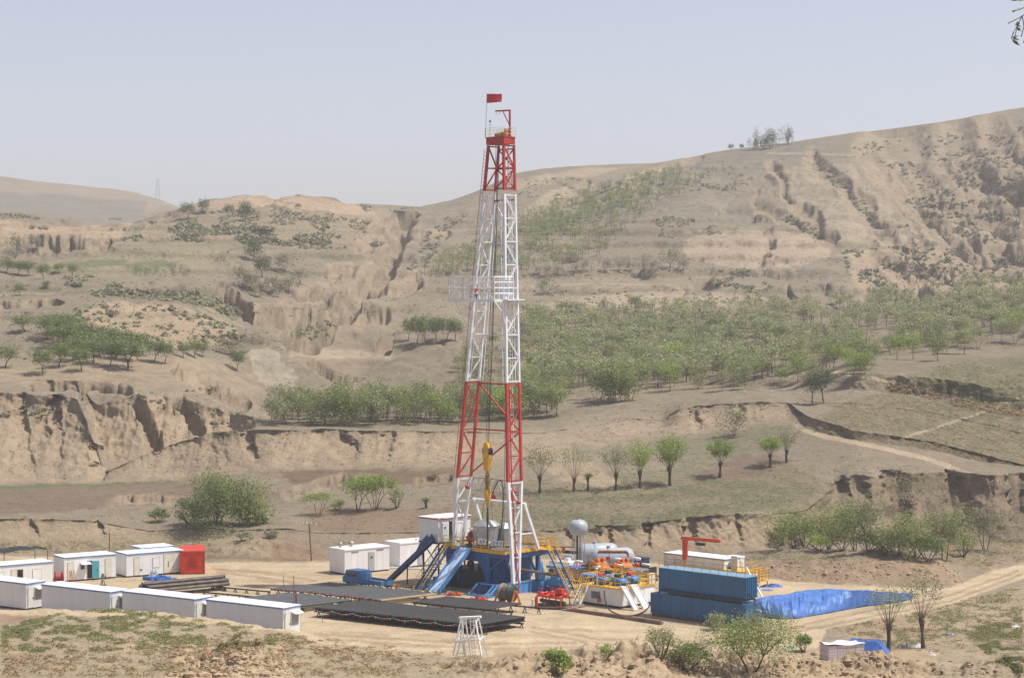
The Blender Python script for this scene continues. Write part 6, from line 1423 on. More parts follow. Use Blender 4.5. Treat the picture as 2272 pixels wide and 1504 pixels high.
# white trestle in front
tr = thing('trestle_frame', 'white A frame trestle with a ladder standing alone in front of the pipes', 'trestle', onz(1040, 1458), R(-14))
Ht = 3.45
for y in (-.55, .55):
    m = MB(); m.bar((-1.25, y * 1.6, 0), (-.55, y, Ht), .12, .12); m.bar((1.45, y * 1.6, 0), (.75, y, Ht), .12, .12); m.bar((-.02, y * 1.5, 0), (-.5, y, Ht), .1, .1) ; m.build('side_frame', WHITE, tr)
m = MB(); m.bar((-.85, 0, Ht + .02), (1.1, 0, Ht + .18), .5, .16); m.build('top_beam', WHITE, tr)
m = MB(); m.bar((-1.05, -.8, 1.55), (1.2, -.8, 1.75), .1, .1); m.bar((-1.05, .8, 1.55), (1.2, .8, 1.75), .1, .1); m.bar((-1.0, -.8, 1.55), (-1.0, .8, 1.55), .1, .1); m.bar((1.15, -.8, 1.75), (1.15, .8, 1.75), .1, .1); m.bar((-1.0, -.8, 1.6), (-.2, .3, Ht), .09, .09); m.bar((.2, -.7, 1.65), (.75, .4, Ht), .09, .09); m.build('cross_bars', WHITE, tr)
m = MB(); m.bar((-.95, -.85, 0), (-.55, -.6, 1.55), .1, .1); m.bar((-.05, -.85, 0), (-.45, -.6, 1.55), .1, .1); m.bar((-.8, -.85, .5), (-.2, -.85, .5), .08, .08); m.build('lower_prop', WHITE, tr)
m = MB()
for x in (.55, .85): m.bar((x, -.75, 0), (x - .3, -.45, Ht), .06, .06)
for i in range(10): z = .3 + i * .33; m.bar((.55 - .087 * z, -.75 + .087 * z, z), (.85 - .087 * z, -.75 + .087 * z, z), .045, .045)
m.build('ladder', WHITE, tr)
# ---- blue crew cab truck
tk = thing('crew_cab_truck', 'small blue truck with a low flat bed parked behind the pipe racks', 'truck', onz(828, 1308), RZ)
TB = mat('truck_blue', (.055, .18, .40), .35, dirt=.08)
m = MB(); m.prism3([(-4.0, -.85, .55), (-4.05, -.85, 1.15), (-3.75, -.85, 1.28), (-3.45, -.85, 1.95), (-1.5, -.85, 1.98), (-1.35, -.85, 1.3), (-1.35, -.85, .55)], (0, 1.7, 0)); cabm = m.build('cab', TB, tk)
for x0, x1 in ((-3.25, -2.55), (-2.4, -1.65)): MB().prism3([(x0 - .1, -.865, 1.3), (x1, -.865, 1.3), (x1, -.865, 1.8), (x0 + .08, -.865, 1.8)], (0, .02, 0)).build('side_window', GLASS, cabm)
MB().prism3([(-3.74, -.75, 1.36), (-3.50, -.75, 1.86), (-3.52, -.75, 1.87), (-3.77, -.75, 1.36)], (0, 1.5, 0)).build('windscreen', GLASS, cabm)
MB().bx(-1.30, 2.3, -.9, .9, .72, .84).build('bed', TB, tk)
for y in (-.9, .87): MB().bx(-1.25, 2.3, y, y + .04, .84, 1.18).build('side_board', TB, tk)
MB().bx(2.26, 2.3, -.86, .86, .84, 1.18).build('tailgate', TB, tk)
m = MB()
for y in (-.8, 0, .8): m.bar((-1.2, y, .84), (-1.2, y, 1.9), .06, .06)
m.bar((-1.2, -.8, 1.88), (-1.2, .8, 1.88), .06, .06); m.build('headboard', TB, tk); MB().bx(-3.8, 2.2, -.4, .4, .42, .7).build('chassis', DARKS, tk)
for x in (-3.2, 1.1):
    for y in (-.78, .78): w_ = MB().tube((x, y - .11, .36), (x, y + .11, .36), .36, 14).build('wheel', BLACK, tk); MB().tube((x, y - .12, .36), (x, y + .12, .36), .16, 10).build('rim', GREYP, w_)
for y in (-.6, .6): MB().bx(-4.08, -4.0, y - .12, y + .12, .75, .92).build('headlight', WHITE, tk)
MB().bx(-.6, 1.6, -.5, .4, .84, 1.02).build('load_plank', mat('plank', (.30, .26, .22), .7), tk)
ob = thing('wooden_crate', 'orange brown crate on the ground behind the truck tail', 'crate', onz(866, 1305), RZ); MB().bx(-.95, .95, -.5, .5, .02, .5).build('box', mat('orange_wood', (.42, .20, .07), .65, dirt=.2), ob)
m = MB(); [m.bx(x, x + .06, -.52, .52, 0, .53) for x in (-.9, -.03, .84)]; m.build('battens', mat('batten', (.33, .16, .06), .7), ob)
vl = thing('pipe_fitting', 'short rusty pipe fitting left of the rig stairs', 'pipe fitting', onz(905, 1308), R(10)); m = MB(); m.tube((-.45, 0, .3), (.45, 0, .3), .1, 8); m.tube((-.45, 0, .3), (-.38, 0, .3), .22, 10); m.tube((.4, 0, .3), (.47, 0, .3), .2, 10); m.bar((-.2, 0, 0), (-.2, 0, .25), .1); m.bar((.2, 0, 0), (.2, 0, .25), .1); m.build('spool', RUST, vl)
# ---- between rig and mud tanks
cr = thing('cable_reel', 'brown and green cable drum on an orange stand', 'cable reel', onz(1126, 1337), R(-40))
m = MB(); Mx = Matrix.Rotation(math.pi / 2, 3, 'Y'); m.lathe([(.2, -.5), (.62, -.5), (.72, -.35), (.72, .4)], c=(0, 0, 1.05), n=18, M=Mx); m.build('wound_cable', mat('cable_brown', (.16, .12, .085), .7, dirt=.3, scale=6), cr)
for x, ma in ((-.6, mat('flange_brown', (.20, .15, .11), .6)), (.55, GREEND)): MB().lathe([(.05, -.05), (.98, -.05), (.98, .05), (.05, .05)], c=(x, 0, 1.05), n=20, M=Mx).build('flange', ma, cr)
for x in (-1.15, 1.1):
    m = MB(); m.bar((x, -.7, 0), (x, -.1, 1.3), .14, .16); m.bar((x, .7, 0), (x, .1, 1.3), .14, .16); m.bar((x, -.75, .06), (x, .75, .06), .16, .12); m.bx(x - .14, x + .14, -.16, .16, 1.15, 1.35); m.build('stand', ORANGE, cr)
MB().tube((-1.2, 0, 1.05), (1.15, 0, 1.05), .06, 8).build('axle', DARKS, cr)
def flat_red(px, py, rz, lab):
    t = thing('drill_slips', lab, 'tool', onz(px, py), rz); m = MB()
    m.bx(-.75, .75, -.3, .3, 0, .16); m.lathe([(.05, .16), (.3, .16), (.32, .3), (.12, .34)], c=(-.3, 0, 0), n=10); m.lathe([(.05, .16), (.24, .16), (.26, .32), (.1, .36)], c=(.4, .05, 0), n=10); m.bar((-.75, -.2, .2), (-1.05, -.35, .2), .1, .1); m.build('body', mat('orange_red', (.60, .09, .03), .5), t); m = MB(); m.pipe([(-.3, -.3, .3), (-.3, -.45, .4), (.0, -.45, .4), (.0, -.3, .3)], .03, 5); m.build('handle', DARKS, t)
flat_red(1008, 1320.5, R(-10), 'flat orange red tool lying in front of the rig base')
flat_red(1066, 1331, R(-35), 'small red tool lying beside the light blue base shoe')
mn = thing('choke_manifold', 'bright red valve manifold on a dark skid right of the cable reel', 'manifold', onz(1228, 1347), RZ)
m = MB(); m.tube((-1.8, -.7, .2), (1.7, -.7, .2), .16, 8); m.tube((-1.8, .8, .2), (1.7, .8, .2), .16, 8); m.bx(-1.8, -1.6, -.7, .8, .1, .3); m.bx(1.5, 1.7, -.7, .8, .1, .3); m.tube((-1.7, -.1, .6), (1.7, -.1, .6), .18, 8); m.build('skid', mat('skid_brown', (.10, .075, .06), .7, dirt=.3), mn)
m = MB(); m.tube((-2.2, 0, 1.3), (1.9, 0, 1.3), .14, 8); m.tube((-1.6, -.6, 1.15), (1.5, -.6, 1.15), .13, 8); m.tube((-1.0, .5, 1.4), (1.6, .5, 1.4), .12, 8)
for x in (-1.4, -.5, .4, 1.3): m.tube((x, -.7, 1.15), (x, .6, 1.4), .11, 8); m.bar((x, -.1, .3), (x, -.1, 1.3), .1)
m.build('red_pipes', REDB, mn)
for x, y, z in ((-1.4, -.3, 1.3), (-.5, .3, 1.4), (.4, -.4, 1.3), (1.3, .2, 1.4), (.9, .1, 1.75)):
    m = MB(); m.lathe([(.05, -.22), (.26, -.18), (.3, 0), (.26, .18), (.05, .24)], c=(x, y, z), n=10); m.tube((x, y, z + .2), (x, y, z + .55), .04, 6); m.lathe([(.16, .52), (.2, .55), (.16, .58)], c=(x, y, z), n=10); m.build('valve', REDB, mn)
MB().bx(.55, 1.4, -.3, .4, 1.55, 2.0).build('actuator', REDB, mn)
for x, y in ((-1.7, -.65), (-1.7, .7), (1.6, -.65), (1.6, .7)): MB().bar((x, y, .2), (x, y, 1.2), .09, .09).build('leg', REDP, mn)
bp = thing('gate_post', 'thick red and white post beside the red manifold', 'post', onz(1188, 1350), 0); MB().tube((.1, 0, 0), (.1, 0, 1.25), .16, 10).build('red_post', REDP, bp); MB().tube((-.28, -.1, 0), (-.28, -.1, 1.0), .13, 10).build('white_post', CREAM, bp); MB().bar((-.28, -.1, .8), (.1, 0, .8), .08, .08).build('link', RUST, bp)
gp_ = MB().tube((0, 0, .15), (3.6, -.6, .15), .15, 8).build('ground_pipe', mat('pipe_dark_brown', (.09, .065, .05), .7, dirt=.3)); gp_.location = onz(1192, 1351); tag(gp_, 'dark pipe lying on the ground in front of the red manifold', 'pipe')
fp = thing('flow_pipe', 'long brown flow pipe running from the rig to the white mud tank', 'pipe', Wl(-1.2, 2.4, 2.5)); e_ = onz(1296, 1286, 1.5) - fp.location
MB().pipe([(0, 0, 0), e_ * .98, e_ + Vector((.2, -.1, -.3))], .14, 8).build('tube', mat('brown_pipe', (.19, .10, .085), .5, dirt=.15), fp)
m = MB()
for k in (.35, .7): q = e_ * k; m.bar(q, Vector((q.x, q.y, -fp.location.z)), .08, .08)
m.build('prop', DARKS, fp)
# ---- mud tanks
def tank_box(t, x0, x1, y0, y1, z0, z1, ma, name='tank', step=1.0):
    o = band_box(MB(), x0, x1, y0, y1, z0, z1, step, .03).build(name, ma, t); m = MB(); m.bx(x0 + .1, x1 - .1, y0 + .1, y1 - .1, 0, z0); m.build('skid', DARKS, t); return o
K1 = onz(1377, 1350.5)
mt = thing('mud_tank', 'white mud tank with yellow railings and two white slides', 'tank', K1, RZ)
tank_box(mt, -5.3, 0, 0, 5.4, .25, 1.95, mat('tank_white', (.80, .79, .75), .55, dirt=.1, scale=.7, streak=True), step=1.3)
m = MB(); m.bx(-5.4, .15, -.15, 5.5, 1.95, 2.07); m.build('walkway', YEL, mt)
for pts in ([(-3.7, -.12, 2.07), (.1, -.12, 2.07)], [(.12, 2.6, 2.07), (.12, 5.4, 2.07)], [(.12, .75, 2.07), (.12, 1.3, 2.07)], [(-5.35, .3, 2.07), (-5.35, 5.4, 2.07)], [(-5.3, 5.4, 2.07), (.1, 5.4, 2.07)], [(-2.6, .6, 2.07), (-2.6, 5.3, 2.07)]):
    m = MB(); rail(m, pts, 1.05, .8, .034, 2); m.build('railing', YEL, mt)
MB().bx(-3.9, -2.75, -.12, -.04, .75, 1.45).build('control_box', mat('box_grey', (.13, .17, .18), .5), mt)
m = MB(); m.bx(.0, .035, 3.6, 5.1, .4, 1.85); m.build('draped_sheet', WHITE, mt)
m = MB(); m.tube((-2.9, -.2, .4), (-2.9, -.2, .95), .07, 6); m.tube((-2.6, -.2, .4), (-2.6, -.2, .85), .07, 6); m.build('drain_valve', REDP, mt)
MB().bx(-.15, .1, 4.4, 5.3, 2.1, 3.15).build('white_board', CREAM, mt)
stair('tank_stairs', 'white stairs with yellow handrails on the left end of the white mud tank', (-4.75, -.1, 2.05), (-4.75, -1.55, .05), .95, WHITE, CREAM, YEL, K1, RZ)
for y, lab, w_ in ((.35, 'narrow white slide on the near side of the mud tank', .65), (1.95, 'wider white slide with a top platform on the mud tank side', .95)):
    t = thing('tank_slide', lab, 'slide', K1, RZ); a, b = Vector((.16, y, 2.02)), Vector((1.75, y, .05)); MB().bar(a, b, w_, .07).build('chute', ROOFW, t)
    for s in (-1, 1): MB().bar(a + Vector((0, s * w_ / 2, .08)), b + Vector((0, s * w_ / 2, .08)), .05, .2).build('side_rail', ROOFW, t)
    MB().bx(-.35, .16, y - w_ / 2, y + w_ / 2, 2.09, 2.25).build('top_step', ROOFW, t)
def shaker(x, y, lab, red):
    t = thing('shale_shaker', lab, 'shaker', K1 + EX * x + EY * y + Vector((0, 0, 2.08)), RZ)
    m = MB(); m.bx(-.6, .6, -.55, .55, 0, .45); m.build('base', mat('teal_blue', (.03, .12, .26), .45, dirt=.15), t); m = MB(); m.prism3([(-.65, -.5, .45), (.75, -.5, .35), (.75, -.5, .6), (-.65, -.5, .9)], (0, 1.0, 0)); m.build('basket', BLUEL, t)
    m = MB(); m.tube((-.3, -.35, 1.0), (-.3, .35, 1.0), .2, 10); m.bar((-.55, 0, 1.05), (.25, 0, .65), .25, .2); m.build('motor', REDP if red else GREEND, t)
shaker(-3.4, 1.0, 'blue shale shaker with a red motor above the grey control box', True); shaker(-1.5, 1.6, 'blue shale shaker in the middle of the white mud tank', False); shaker(-1.6, 3.6, 'far blue shale shaker with a red motor on the white tank', True); shaker(-4.2, 3.2, 'green motored shaker at the back left of the white tank', False)
lp = thing('lamp_post', 'thin white lamp post on the left end of the white mud tank', 'lamp post', K1 + EX * -3.3 + EY * .1 + Vector((0, 0, 2.07)), RZ); MB().tube((0, 0, 0), (0, 0, 1.75), .04, 6).build('shaft', WHITE, lp); MB().bx(-.1, .1, -.2, .1, 1.7, 1.8).build('lamp_head', WHITE, lp)
eb = thing('ground_beam', 'long rusty channel beam on the ground before the white mud tank', 'beam', onz(1247, 1353.5), RZ); m = MB(); m.bx(0, 13, 0, .35, 0, .3); m.bx(0, 13, -.04, 0, 0, .36); m.bx(-.05, .25, .35, 3.2, 0, .3); m.build('channel', mat('beam_brown', (.24, .15, .11), .75, dirt=.3, scale=1), eb)
hz1 = thing('suction_hose', 'black hose looping down the side of the white mud tank to the blue tank', 'hose', K1); q = [onz(1341, 1310, 1.9), onz(1343, 1330, 1.2), onz(1352, 1352, .3), onz(1378, 1364, .08), onz(1410, 1364, .08), onz(1434, 1352, .25), onz(1443, 1338, .8)]
MB().pipe(spline([p - K1 for p in q]), .07, 6, False).build('hose', BLACK, hz1)
# ---- blue water tanks
TKB = mat('tank_blue', (.024, .115, .25), .42, dirt=.14, scale=.5, streak=True)
KL = onz(1444, 1365)
bl = thing('water_tank', 'lower of the two stacked blue steel tanks resting on the ground', 'tank', KL, RZ)
band_box(MB(), 0, 11.8, 0, 2.5, .3, 2.3, 1.3, .02).build('tank', TKB, bl); MB().bx(.1, 11.7, .08, 2.42, 0, .3).build('skid', RUST, bl)
m = MB()
for x in np.arange(.9, 11.6, 1.3): m.prism3([(x - .14, .1, 2.3), (x + .14, .1, 2.3), (x, .1, 2.52)], (0, .12, 0))
m.build('stacking_lugs', TKB, bl); m = MB(); m.bx(0, 11.8, -.04, 0, 2.2, 2.3); m.bx(0, 11.8, -.04, 0, .3, .42); m.build('edge_rail', TKB, bl)
m = MB(); m.tube((11.8, .8, .7), (12.2, .8, .7), .12, 8); m.lathe([(.05, -.16), (.2, -.12), (.2, .12), (.05, .16)], c=(12.3, .8, .8), n=10); m.tube((12.3, .8, .9), (12.3, .8, 1.25), .04, 6); m.build('valve', REDP, bl); MB().tube((11.8, 1.7, 1.6), (12.5, 1.5, 1.6), .12, 8).build('outlet', GREYP, bl)
KU = onz(1462, 1309.5, 2.55); 
bu = thing('water_tank', 'upper blue steel tank with a handrail standing on the lower one', 'tank', (KU.x, KU.y, 2.55), RZ)
band_box(MB(), 0, 10.7, 0, 1.9, .22, 2.25, 1.3, .012).build('tank', TKB, bu); MB().bx(.2, 10.5, -.3, 1.8, 0, .22).build('skid', NAVY, bu)
m = MB(); m.bx(-.05, 10.75, -.05, 1.95, 2.25, 2.31); m.build('lid', mat('tank_lid', (.18, .32, .44), .5), bu)
m = MB()
for x in (10.7,):
    for y in np.arange(.1, 1.9, .3): m.bx(x, x + .06, y, y + .1, .25, 2.2)
m.build('end_ribs', TKB, bu); m = MB(); rail(m, [(0, .02, 2.31), (10.7, .02, 2.31)], .95, 1.1, .03, 2); m.build('railing', mat('rail_tan', (.42, .33, .14), .5), bu)
wp = thing('slanting_pipe', 'white pipe leaning from the tank platform down to the blue liner', 'pipe', onz(1707, 1353, .2)); MB().pipe([(0, 0, 0), onz(1656, 1259, 3.9) - wp.location], .1, 7).build('tube', WHITE, wp)
hb = thing('suction_hose', 'black hose hanging from the upper blue tank down its right end', 'hose', KU); q = [at(1640, 1276, KU.y - 5), at(1648, 1300, KU.y - 6), at(1660, 1316, KU.y - 7), at(1672, 1330, KU.y - 8), at(1677, 1345, KU.y - 8.5)]
MB().pipe(spline([p - KU for p in q]), .07, 6, False).build('hose', BLACK, hb)
# ---- second mud tank with railings, behind the blue tanks
K2 = onz(1648, 1301)
m2 = thing('mud_tank', 'second white mud tank mostly hidden behind the blue tanks', 'tank', K2, RZ); tank_box(m2, -11, 0, 0, 2.6, .2, 1.5, WHITE, step=1.3)
MB().bx(-11.1, .1, -.1, 2.7, 1.5, 1.6).build('walkway', YEL, m2)
for pts in ([(-11, -.05, 1.6), (0, -.05, 1.6)], [(0.02, -.05, 1.6), (.02, 2.6, 1.6)], [(-11, 0, 1.6), (-11, 2.6, 1.6)]):
    m = MB(); rail(m, pts, 1.0, 1.4, .027, 2); m.build('railing', YEL, m2)
lc = thing('stair_cage', 'yellow railed landing at the right end of the hidden mud tank', 'platform', K2, RZ); MB().bx(.1, 2.1, .2, 2.0, .65, .75).build('deck', YEL, lc)
for pts in ([(.2, .25, 0.75), (2.05, .25, 0.75), (2.05, 1.95, 0.75), (.2, 1.95, 0.75)], [(1.1, .25, 0.75), (1.1, 1.95, 0.75)]):
    m = MB(); rail(m, pts, 1.25, .6, .036, 4); m.build('railing', YEL, lc)
m = MB(); [m.bar((x, y, 0), (x, y, .65), .1, .1) for x in (.3, 1.95) for y in (.3, 1.85)]; m.build('leg', YEL, lc)
def motor(base, x, y, z, lab, ma, ma2, s=1.0, rz=RZ):
    t = thing('pump_motor', lab, 'motor', base + EX * x + EY * y + Vector((0, 0, z)), rz); MB().bx(-.6 * s, .6 * s, -.3 * s, .3 * s, 0, .16 * s).build('base', DARKS, t)
    m = MB(); m.tube((-.5 * s, 0, .48 * s), (.15 * s, 0, .48 * s), .3 * s, 12); m.bx(-.4 * s, -.05 * s, -.14 * s, .14 * s, .7 * s, .92 * s); m.build('motor_body', ma, t); m = MB(); m.lathe([(.05, -.16 * s), (.42 * s, -.14 * s), (.46 * s, 0), (.42 * s, .14 * s), (.05, .16 * s)], c=(.4 * s, 0, .5 * s), n=12, M=Matrix.Rotation(math.pi / 2, 3, 'Y')); m.tube((.4 * s, 0, .8 * s), (.4 * s, 0, 1.2 * s), .1 * s, 8); m.build('pump_head', ma2, t)
for x, a, b, lab in ((-9.0, BLUEL, BLUEP, 'light blue motor at the left end of the hidden mud tank'), (-7.2, YEL, DARKS, 'yellow motor under the orange crane'), (-5.6, BLUEP, GREYP, 'dark blue motor right of the crane post'), (-4.3, ORANGE, GREYP, 'orange topped motor on the hidden mud tank'), (-2.8, GREEND, BLUEL, 'green pump on the hidden mud tank')):
    motor(K2, x, 1.2, 1.6, lab, a, b, .95)
gb = thing('hatch_board', 'white slatted board at the right of the motors on the hidden tank', 'board', K2 + EX * -1.4 + EY * .3 + Vector((0, 0, 1.6)), RZ); MB().bx(-.45, .45, -.03, .03, 0, 1.6).build('panel', CREAM, gb); m = MB(); [m.bx(-.4, .4, -.05, -.03, .2 + .3 * i, .24 + .3 * i) for i in range(5)]; m.build('slats', GREYP, gb)
# crane
ck = thing('jib_crane', 'orange red jib crane with a hoist rising over the blue tanks', 'crane', onz(1519, 1262, 2.1), RZ + R(8))
OR = mat('crane_red', (.62, .085, .03), .42, dirt=.12); zb = 0; h_ = 3.2
m = MB(); m.tube((0, 0, -.86), (0, 0, 1.2), .14, 10); m.bx(-.22, .0, -.16, .16, 1.0, h_ + .05); m.tube((.2, 0, 1.1), (.2, 0, h_ - .3), .14, 10); m.bar((.22, 0, 1.5), (.22, 0, h_), .2, .3); m.build('post', OR, ck)
m = MB(); m.prism3([(-.35, -.14, h_), (-.35, -.14, h_ + .34), (4.3, -.14, h_ + .34), (4.6, -.14, h_ + .2), (4.3, -.14, h_ - .04), (1.0, -.14, h_ - .02)], (0, .28, 0)); m.build('jib', OR, ck)
m = MB(); m.bx(1.5, 2.4, -.16, .16, h_ - .5, h_ - .2); m.tube((1.4, 0, h_ - .35), (2.55, 0, h_ - .35), .14, 8); m.tube((1.95, 0, h_ - .5), (1.95, 0, h_ - 1.0), .02, 4); m.build('hoist', GREEND, ck)
# white roofed shed
ts = onz(1607, 1240, 2.75); sh = cabin('white shed with a sunlit roof behind the blue tanks', (ts.x, ts.y, 0), RZ, -8.6, 0, 2.7, 2.6, None, WHITE); panel(sh, 'door', 'x', .4, 1.1, .2, 2.0, GREYP, .014); panel(sh, 'door_opening', 'y', -7.0, -6.1, .2, 2.1, CREAM)
t2 = onz(1632, 1236, 2.3); s2_ = cabin('low white box beyond the right end of the white shed', (t2.x, t2.y, 0), RZ, -1.6, 0, 1.6, 2.15, None, WHITE, False); panel(s2_, 'door', 'x', .3, 1.0, .2, 1.8, GREYP, .014)
# ---- grey vessels
tw_ = thing('elevated_tank', 'grey round tank raised on thin legs behind the rig', 'tank', onz(1283, 1272), 0)
m = MB(); m.lathe([(.2, 6.25), (.22, 6.15), (.6, 6.12), (.95, 5.85), (1.08, 5.5), (1.08, 5.1), (.95, 4.75), (.6, 4.45), (.2, 4.35), (.01, 4.34)], n=24); m.build('vessel', GREYP, tw_)
for i in range(4): a = .5 + i * math.pi / 2; MB().tube((.7 * math.cos(a), .7 * math.sin(a), 4.6), (1.1 * math.cos(a), 1.1 * math.sin(a), 0), .06, 6).build('leg', GREYP, tw_)
m = MB(); m.tube((-.12, 0, 0), (-.12, 0, 4.4), .12, 8); m.tube((.2, .1, 0), (.2, .1, 4.4), .06, 6); m.build('riser', DARKS, tw_)
def vessel(px, py, lab, L_, r, rz, pipe=False):
    t = thing('storage_tank', lab, 'tank', onz(px, py), rz); Mx = Matrix.Rotation(math.pi / 2, 3, 'Y'); zc = r + .45
    m = MB(); m.lathe([(.01, -.45 * r), (.45 * r, -.36 * r), (.8 * r, -.15 * r), (r, .2 * r), (r, L_ - .2 * r), (.8 * r, L_ + .15 * r), (.45 * r, L_ + .36 * r), (.01, L_ + .45 * r)], c=(0, 0, zc), n=28, M=Mx); m.build('shell', GREYP, t)
    for x in (.9, L_ - .9): MB().bx(x - .12, x + .12, -r * .8, r * .8, 0, zc - r * .55).build('saddle', DARKS, t)
    m = MB(); m.tube((L_ * .4, 0, zc + r * .95), (L_ * .4, 0, zc + r + .25), .25, 10); m.build('manhole', GREYP, t); m = MB(); m.lathe([(r + .02, 0), (r + .02, .06)], c=(L_ * .35, 0, zc), n=28, M=Mx); m.build('seam_band', DARKS, t)
    if pipe: MB().pipe([(.3, -r * .75, zc + r * .8), (3.6, -r * .8, zc + r * .7), (3.75, -r * .85, zc + r * .6), (3.75, -r * 1.0, .6)], .14, 8).build('brown_pipe', mat('copper_pipe', (.33, .13, .04), .5, dirt=.2), t)
    m = MB(); m.bx(1.1, 1.45, -r - .02, -r + .2, zc - .05, zc + .3); m.build('warning_plate', REDP, t)
    return t
vessel(1318, 1269, 'nearer grey horizontal tank with a brown pipe over it', 4.3, 1.15, R(14), True); vessel(1290, 1258, 'farther grey horizontal tank beside the raised round tank', 4.0, 1.15, R(14))
of = thing('orange_gate', 'orange post frame standing behind the yellow stair landing', 'frame', onz(1240, 1252), R(-8)); m = MB(); m.bar((-1.0, 0, 2.1), (1.9, 0, 2.1), .14, .14); m.build('top_rail', mat('faded_orange', (.45, .13, .06), .6, dirt=.2), of)
for x in (-.5, .55): MB().bx(x - .17, x + .17, -.05, .05, 0, 2.03).build('post', mat('faded_orange', (.45, .13, .06), .6), of)
# ---- pumps and engines
def mud_pump(px, py, lab, s=1.0, rz=RZ):
    t = thing('mud_pump', lab, 'pump', onz(px, py), rz); MB().bx(-2.2 * s, 1.6 * s, -.9 * s, .9 * s, 0, .35 * s).build('skid', DARKS, t)
    m = MB(); m.prism3([(-2.0 * s, -.85 * s, .35 * s), (-2.0 * s, -.85 * s, 1.9 * s), (-1.6 * s, -.85 * s, 2.25 * s), (-.8 * s, -.85 * s, 2.1 * s), (-.2 * s, -.85 * s, 1.5 * s), (.3 * s, -.85 * s, 1.3 * s), (.3 * s, -.85 * s, .35 * s)], (0, 1.7 * s, 0)); m.build('gear_case', ORANGE, t)
    m = MB(); [m.tube((.2 * s, y * s, .95 * s), (1.1 * s, y * s, .95 * s), .2 * s, 10) for y in (-.5, 0, .5)]; m.bx(.9 * s, 1.5 * s, -.8 * s, .8 * s, .5 * s, 1.5 * s); m.build('fluid_end', ORANGE, t)
    m = MB(); m.lathe([(.1, 0), (.28 * s, .1), (.34 * s, .45 * s), (.2 * s, .75 * s), (.01, .8 * s)], c=(1.2 * s, 0, 1.5 * s), n=12); m.build('surge_bottle', mat('pump_red', (.50, .06, .03), .45), t)
    m = MB(); m.tube((-1.5 * s, -.3 * s, 2.2 * s), (-.9 * s, -.3 * s, 2.45 * s), .22 * s, 8); m.tube((-1.3 * s, .4 * s, 2.2 * s), (-.7 * s, .4 * s, 2.5 * s), .2 * s, 8); m.build('cooler', ORANGE, t)
mud_pump(1346, 1290, 'large orange mud pump in front of the grey tanks', 1.0); mud_pump(1398, 1283, 'smaller looking orange pump to the right of the large one', .85)
def engine(px, py, lab, body, rz=RZ, s=1.0, muff=True, hood=None):
    t = thing('diesel_engine', lab, 'engine', onz(px, py), rz); MB().bx(-1.5 * s, 1.5 * s, -.6 * s, .6 * s, 0, .35 * s).build('skid', DARKS, t)
    m = MB(); m.bx(-1.1 * s, .9 * s, -.5 * s, .5 * s, .35 * s, 1.25 * s); m.bx(-.9 * s, .7 * s, -.62 * s, .62 * s, .9 * s, 1.4 * s); m.build('block', body, t); MB().bx(1.0 * s, 1.3 * s, -.65 * s, .65 * s, .35 * s, 1.75 * s).build('radiator', DARKS, t)
    if muff:
        m = MB(); m.lathe([(.02, -.62 * s), (.17 * s, -.55 * s), (.19 * s, 0), (.17 * s, .55 * s), (.02, .62 * s)], c=(0, 0, 1.95 * s), n=12, M=Matrix.Rotation(math.pi / 2, 3, 'Y')); m.build('silencer', ROOFW, t); MB().tube((-.3 * s, 0, 1.35 * s), (-.3 * s, 0, 1.9 * s), .07, 6).build('exhaust', RUST, t)
    if hood: MB().prism3([(-1.3 * s, -.75 * s, 1.5 * s), (-1.2 * s, -.75 * s, 1.75 * s), (.8 * s, -.75 * s, 1.75 * s), (1.0 * s, -.75 * s, 1.45 * s)], (0, 1.5 * s, 0)).build('hood', hood, t)
    return t
engine(1372, 1279, 'engine with a white silencer right of the large orange pump', BLUEP); engine(1372, 1291, 'engine whose white silencer sits just below the orange pump', BLUEP, s=.95); engine(1412, 1277, 'engine with a white silencer above the smaller orange pump', GREYP); engine(1432, 1287, 'engine with a white silencer near the white shed end', DARKS, s=.9)
engine(1323, 1290, 'engine with a white silencer left of the large orange pump', DARKS, s=.85); engine(1284, 1280, 'engine with a white silencer at the foot of the raised tank', REDP, s=.9)
engine(1240, 1289, 'engine under a bright blue hood beside the long right stairs', BLUEP, s=1.0, muff=False, hood=BLUEL); engine(1276, 1292, 'engine under a blue tarpaulin hood below the raised tank', GREYP, s=1.0, muff=False, hood=TARP); engine(1312, 1307, 'engine under a pale blue hood at the head of the mud tank stairs', BLUEP, s=.95, muff=False, hood=mat('pale_blue', (.12, .26, .58), .4)); engine(1420, 1296, 'engine under a pale blue hood behind the white board', GREYP, s=.95, muff=False, hood=mat('pale_blue', (.12, .26, .58), .4))
gs = thing('generator_housing', 'grey white generator housing seen behind the right stairs', 'generator', onz(1252, 1277), RZ); MB().bx(-1.7, 1.4, -.7, .9, .2, 1.7).build('casing', WHITE, gs); MB().bx(-1.6, 1.3, -.6, .8, 0, .2).build('skid', DARKS, gs)
for x in (-1.0, .6): MB().tube((x, 0, 1.7), (x, 0, 2.1), .3, 12).build('exhaust_cap', ROOFW, gs)
MB().tube((-1.2, .5, 2.2), (.9, .5, 2.2), .22, 10).build('silencer', GREYP, gs)
db = thing('control_cabinet', 'dark blue cabinet between the orange pump and the white shed', 'cabinet', onz(1424, 1271), RZ); MB().bx(-.8, .8, -.4, .4, .1, 1.75).build('cabinet_body', BLUEP, db); MB().bx(-.95, .95, -.55, .55, 1.75, 1.82).build('cabinet_roof', NAVY, db)
yk = thing('yellow_walkway', 'low yellow walkway with railings between the rig and the mud tank', 'walkway', onz(1262, 1305), RZ); MB().bx(-3.2, 2.2, 0, 1.2, .85, .98).build('deck', YEL, yk)
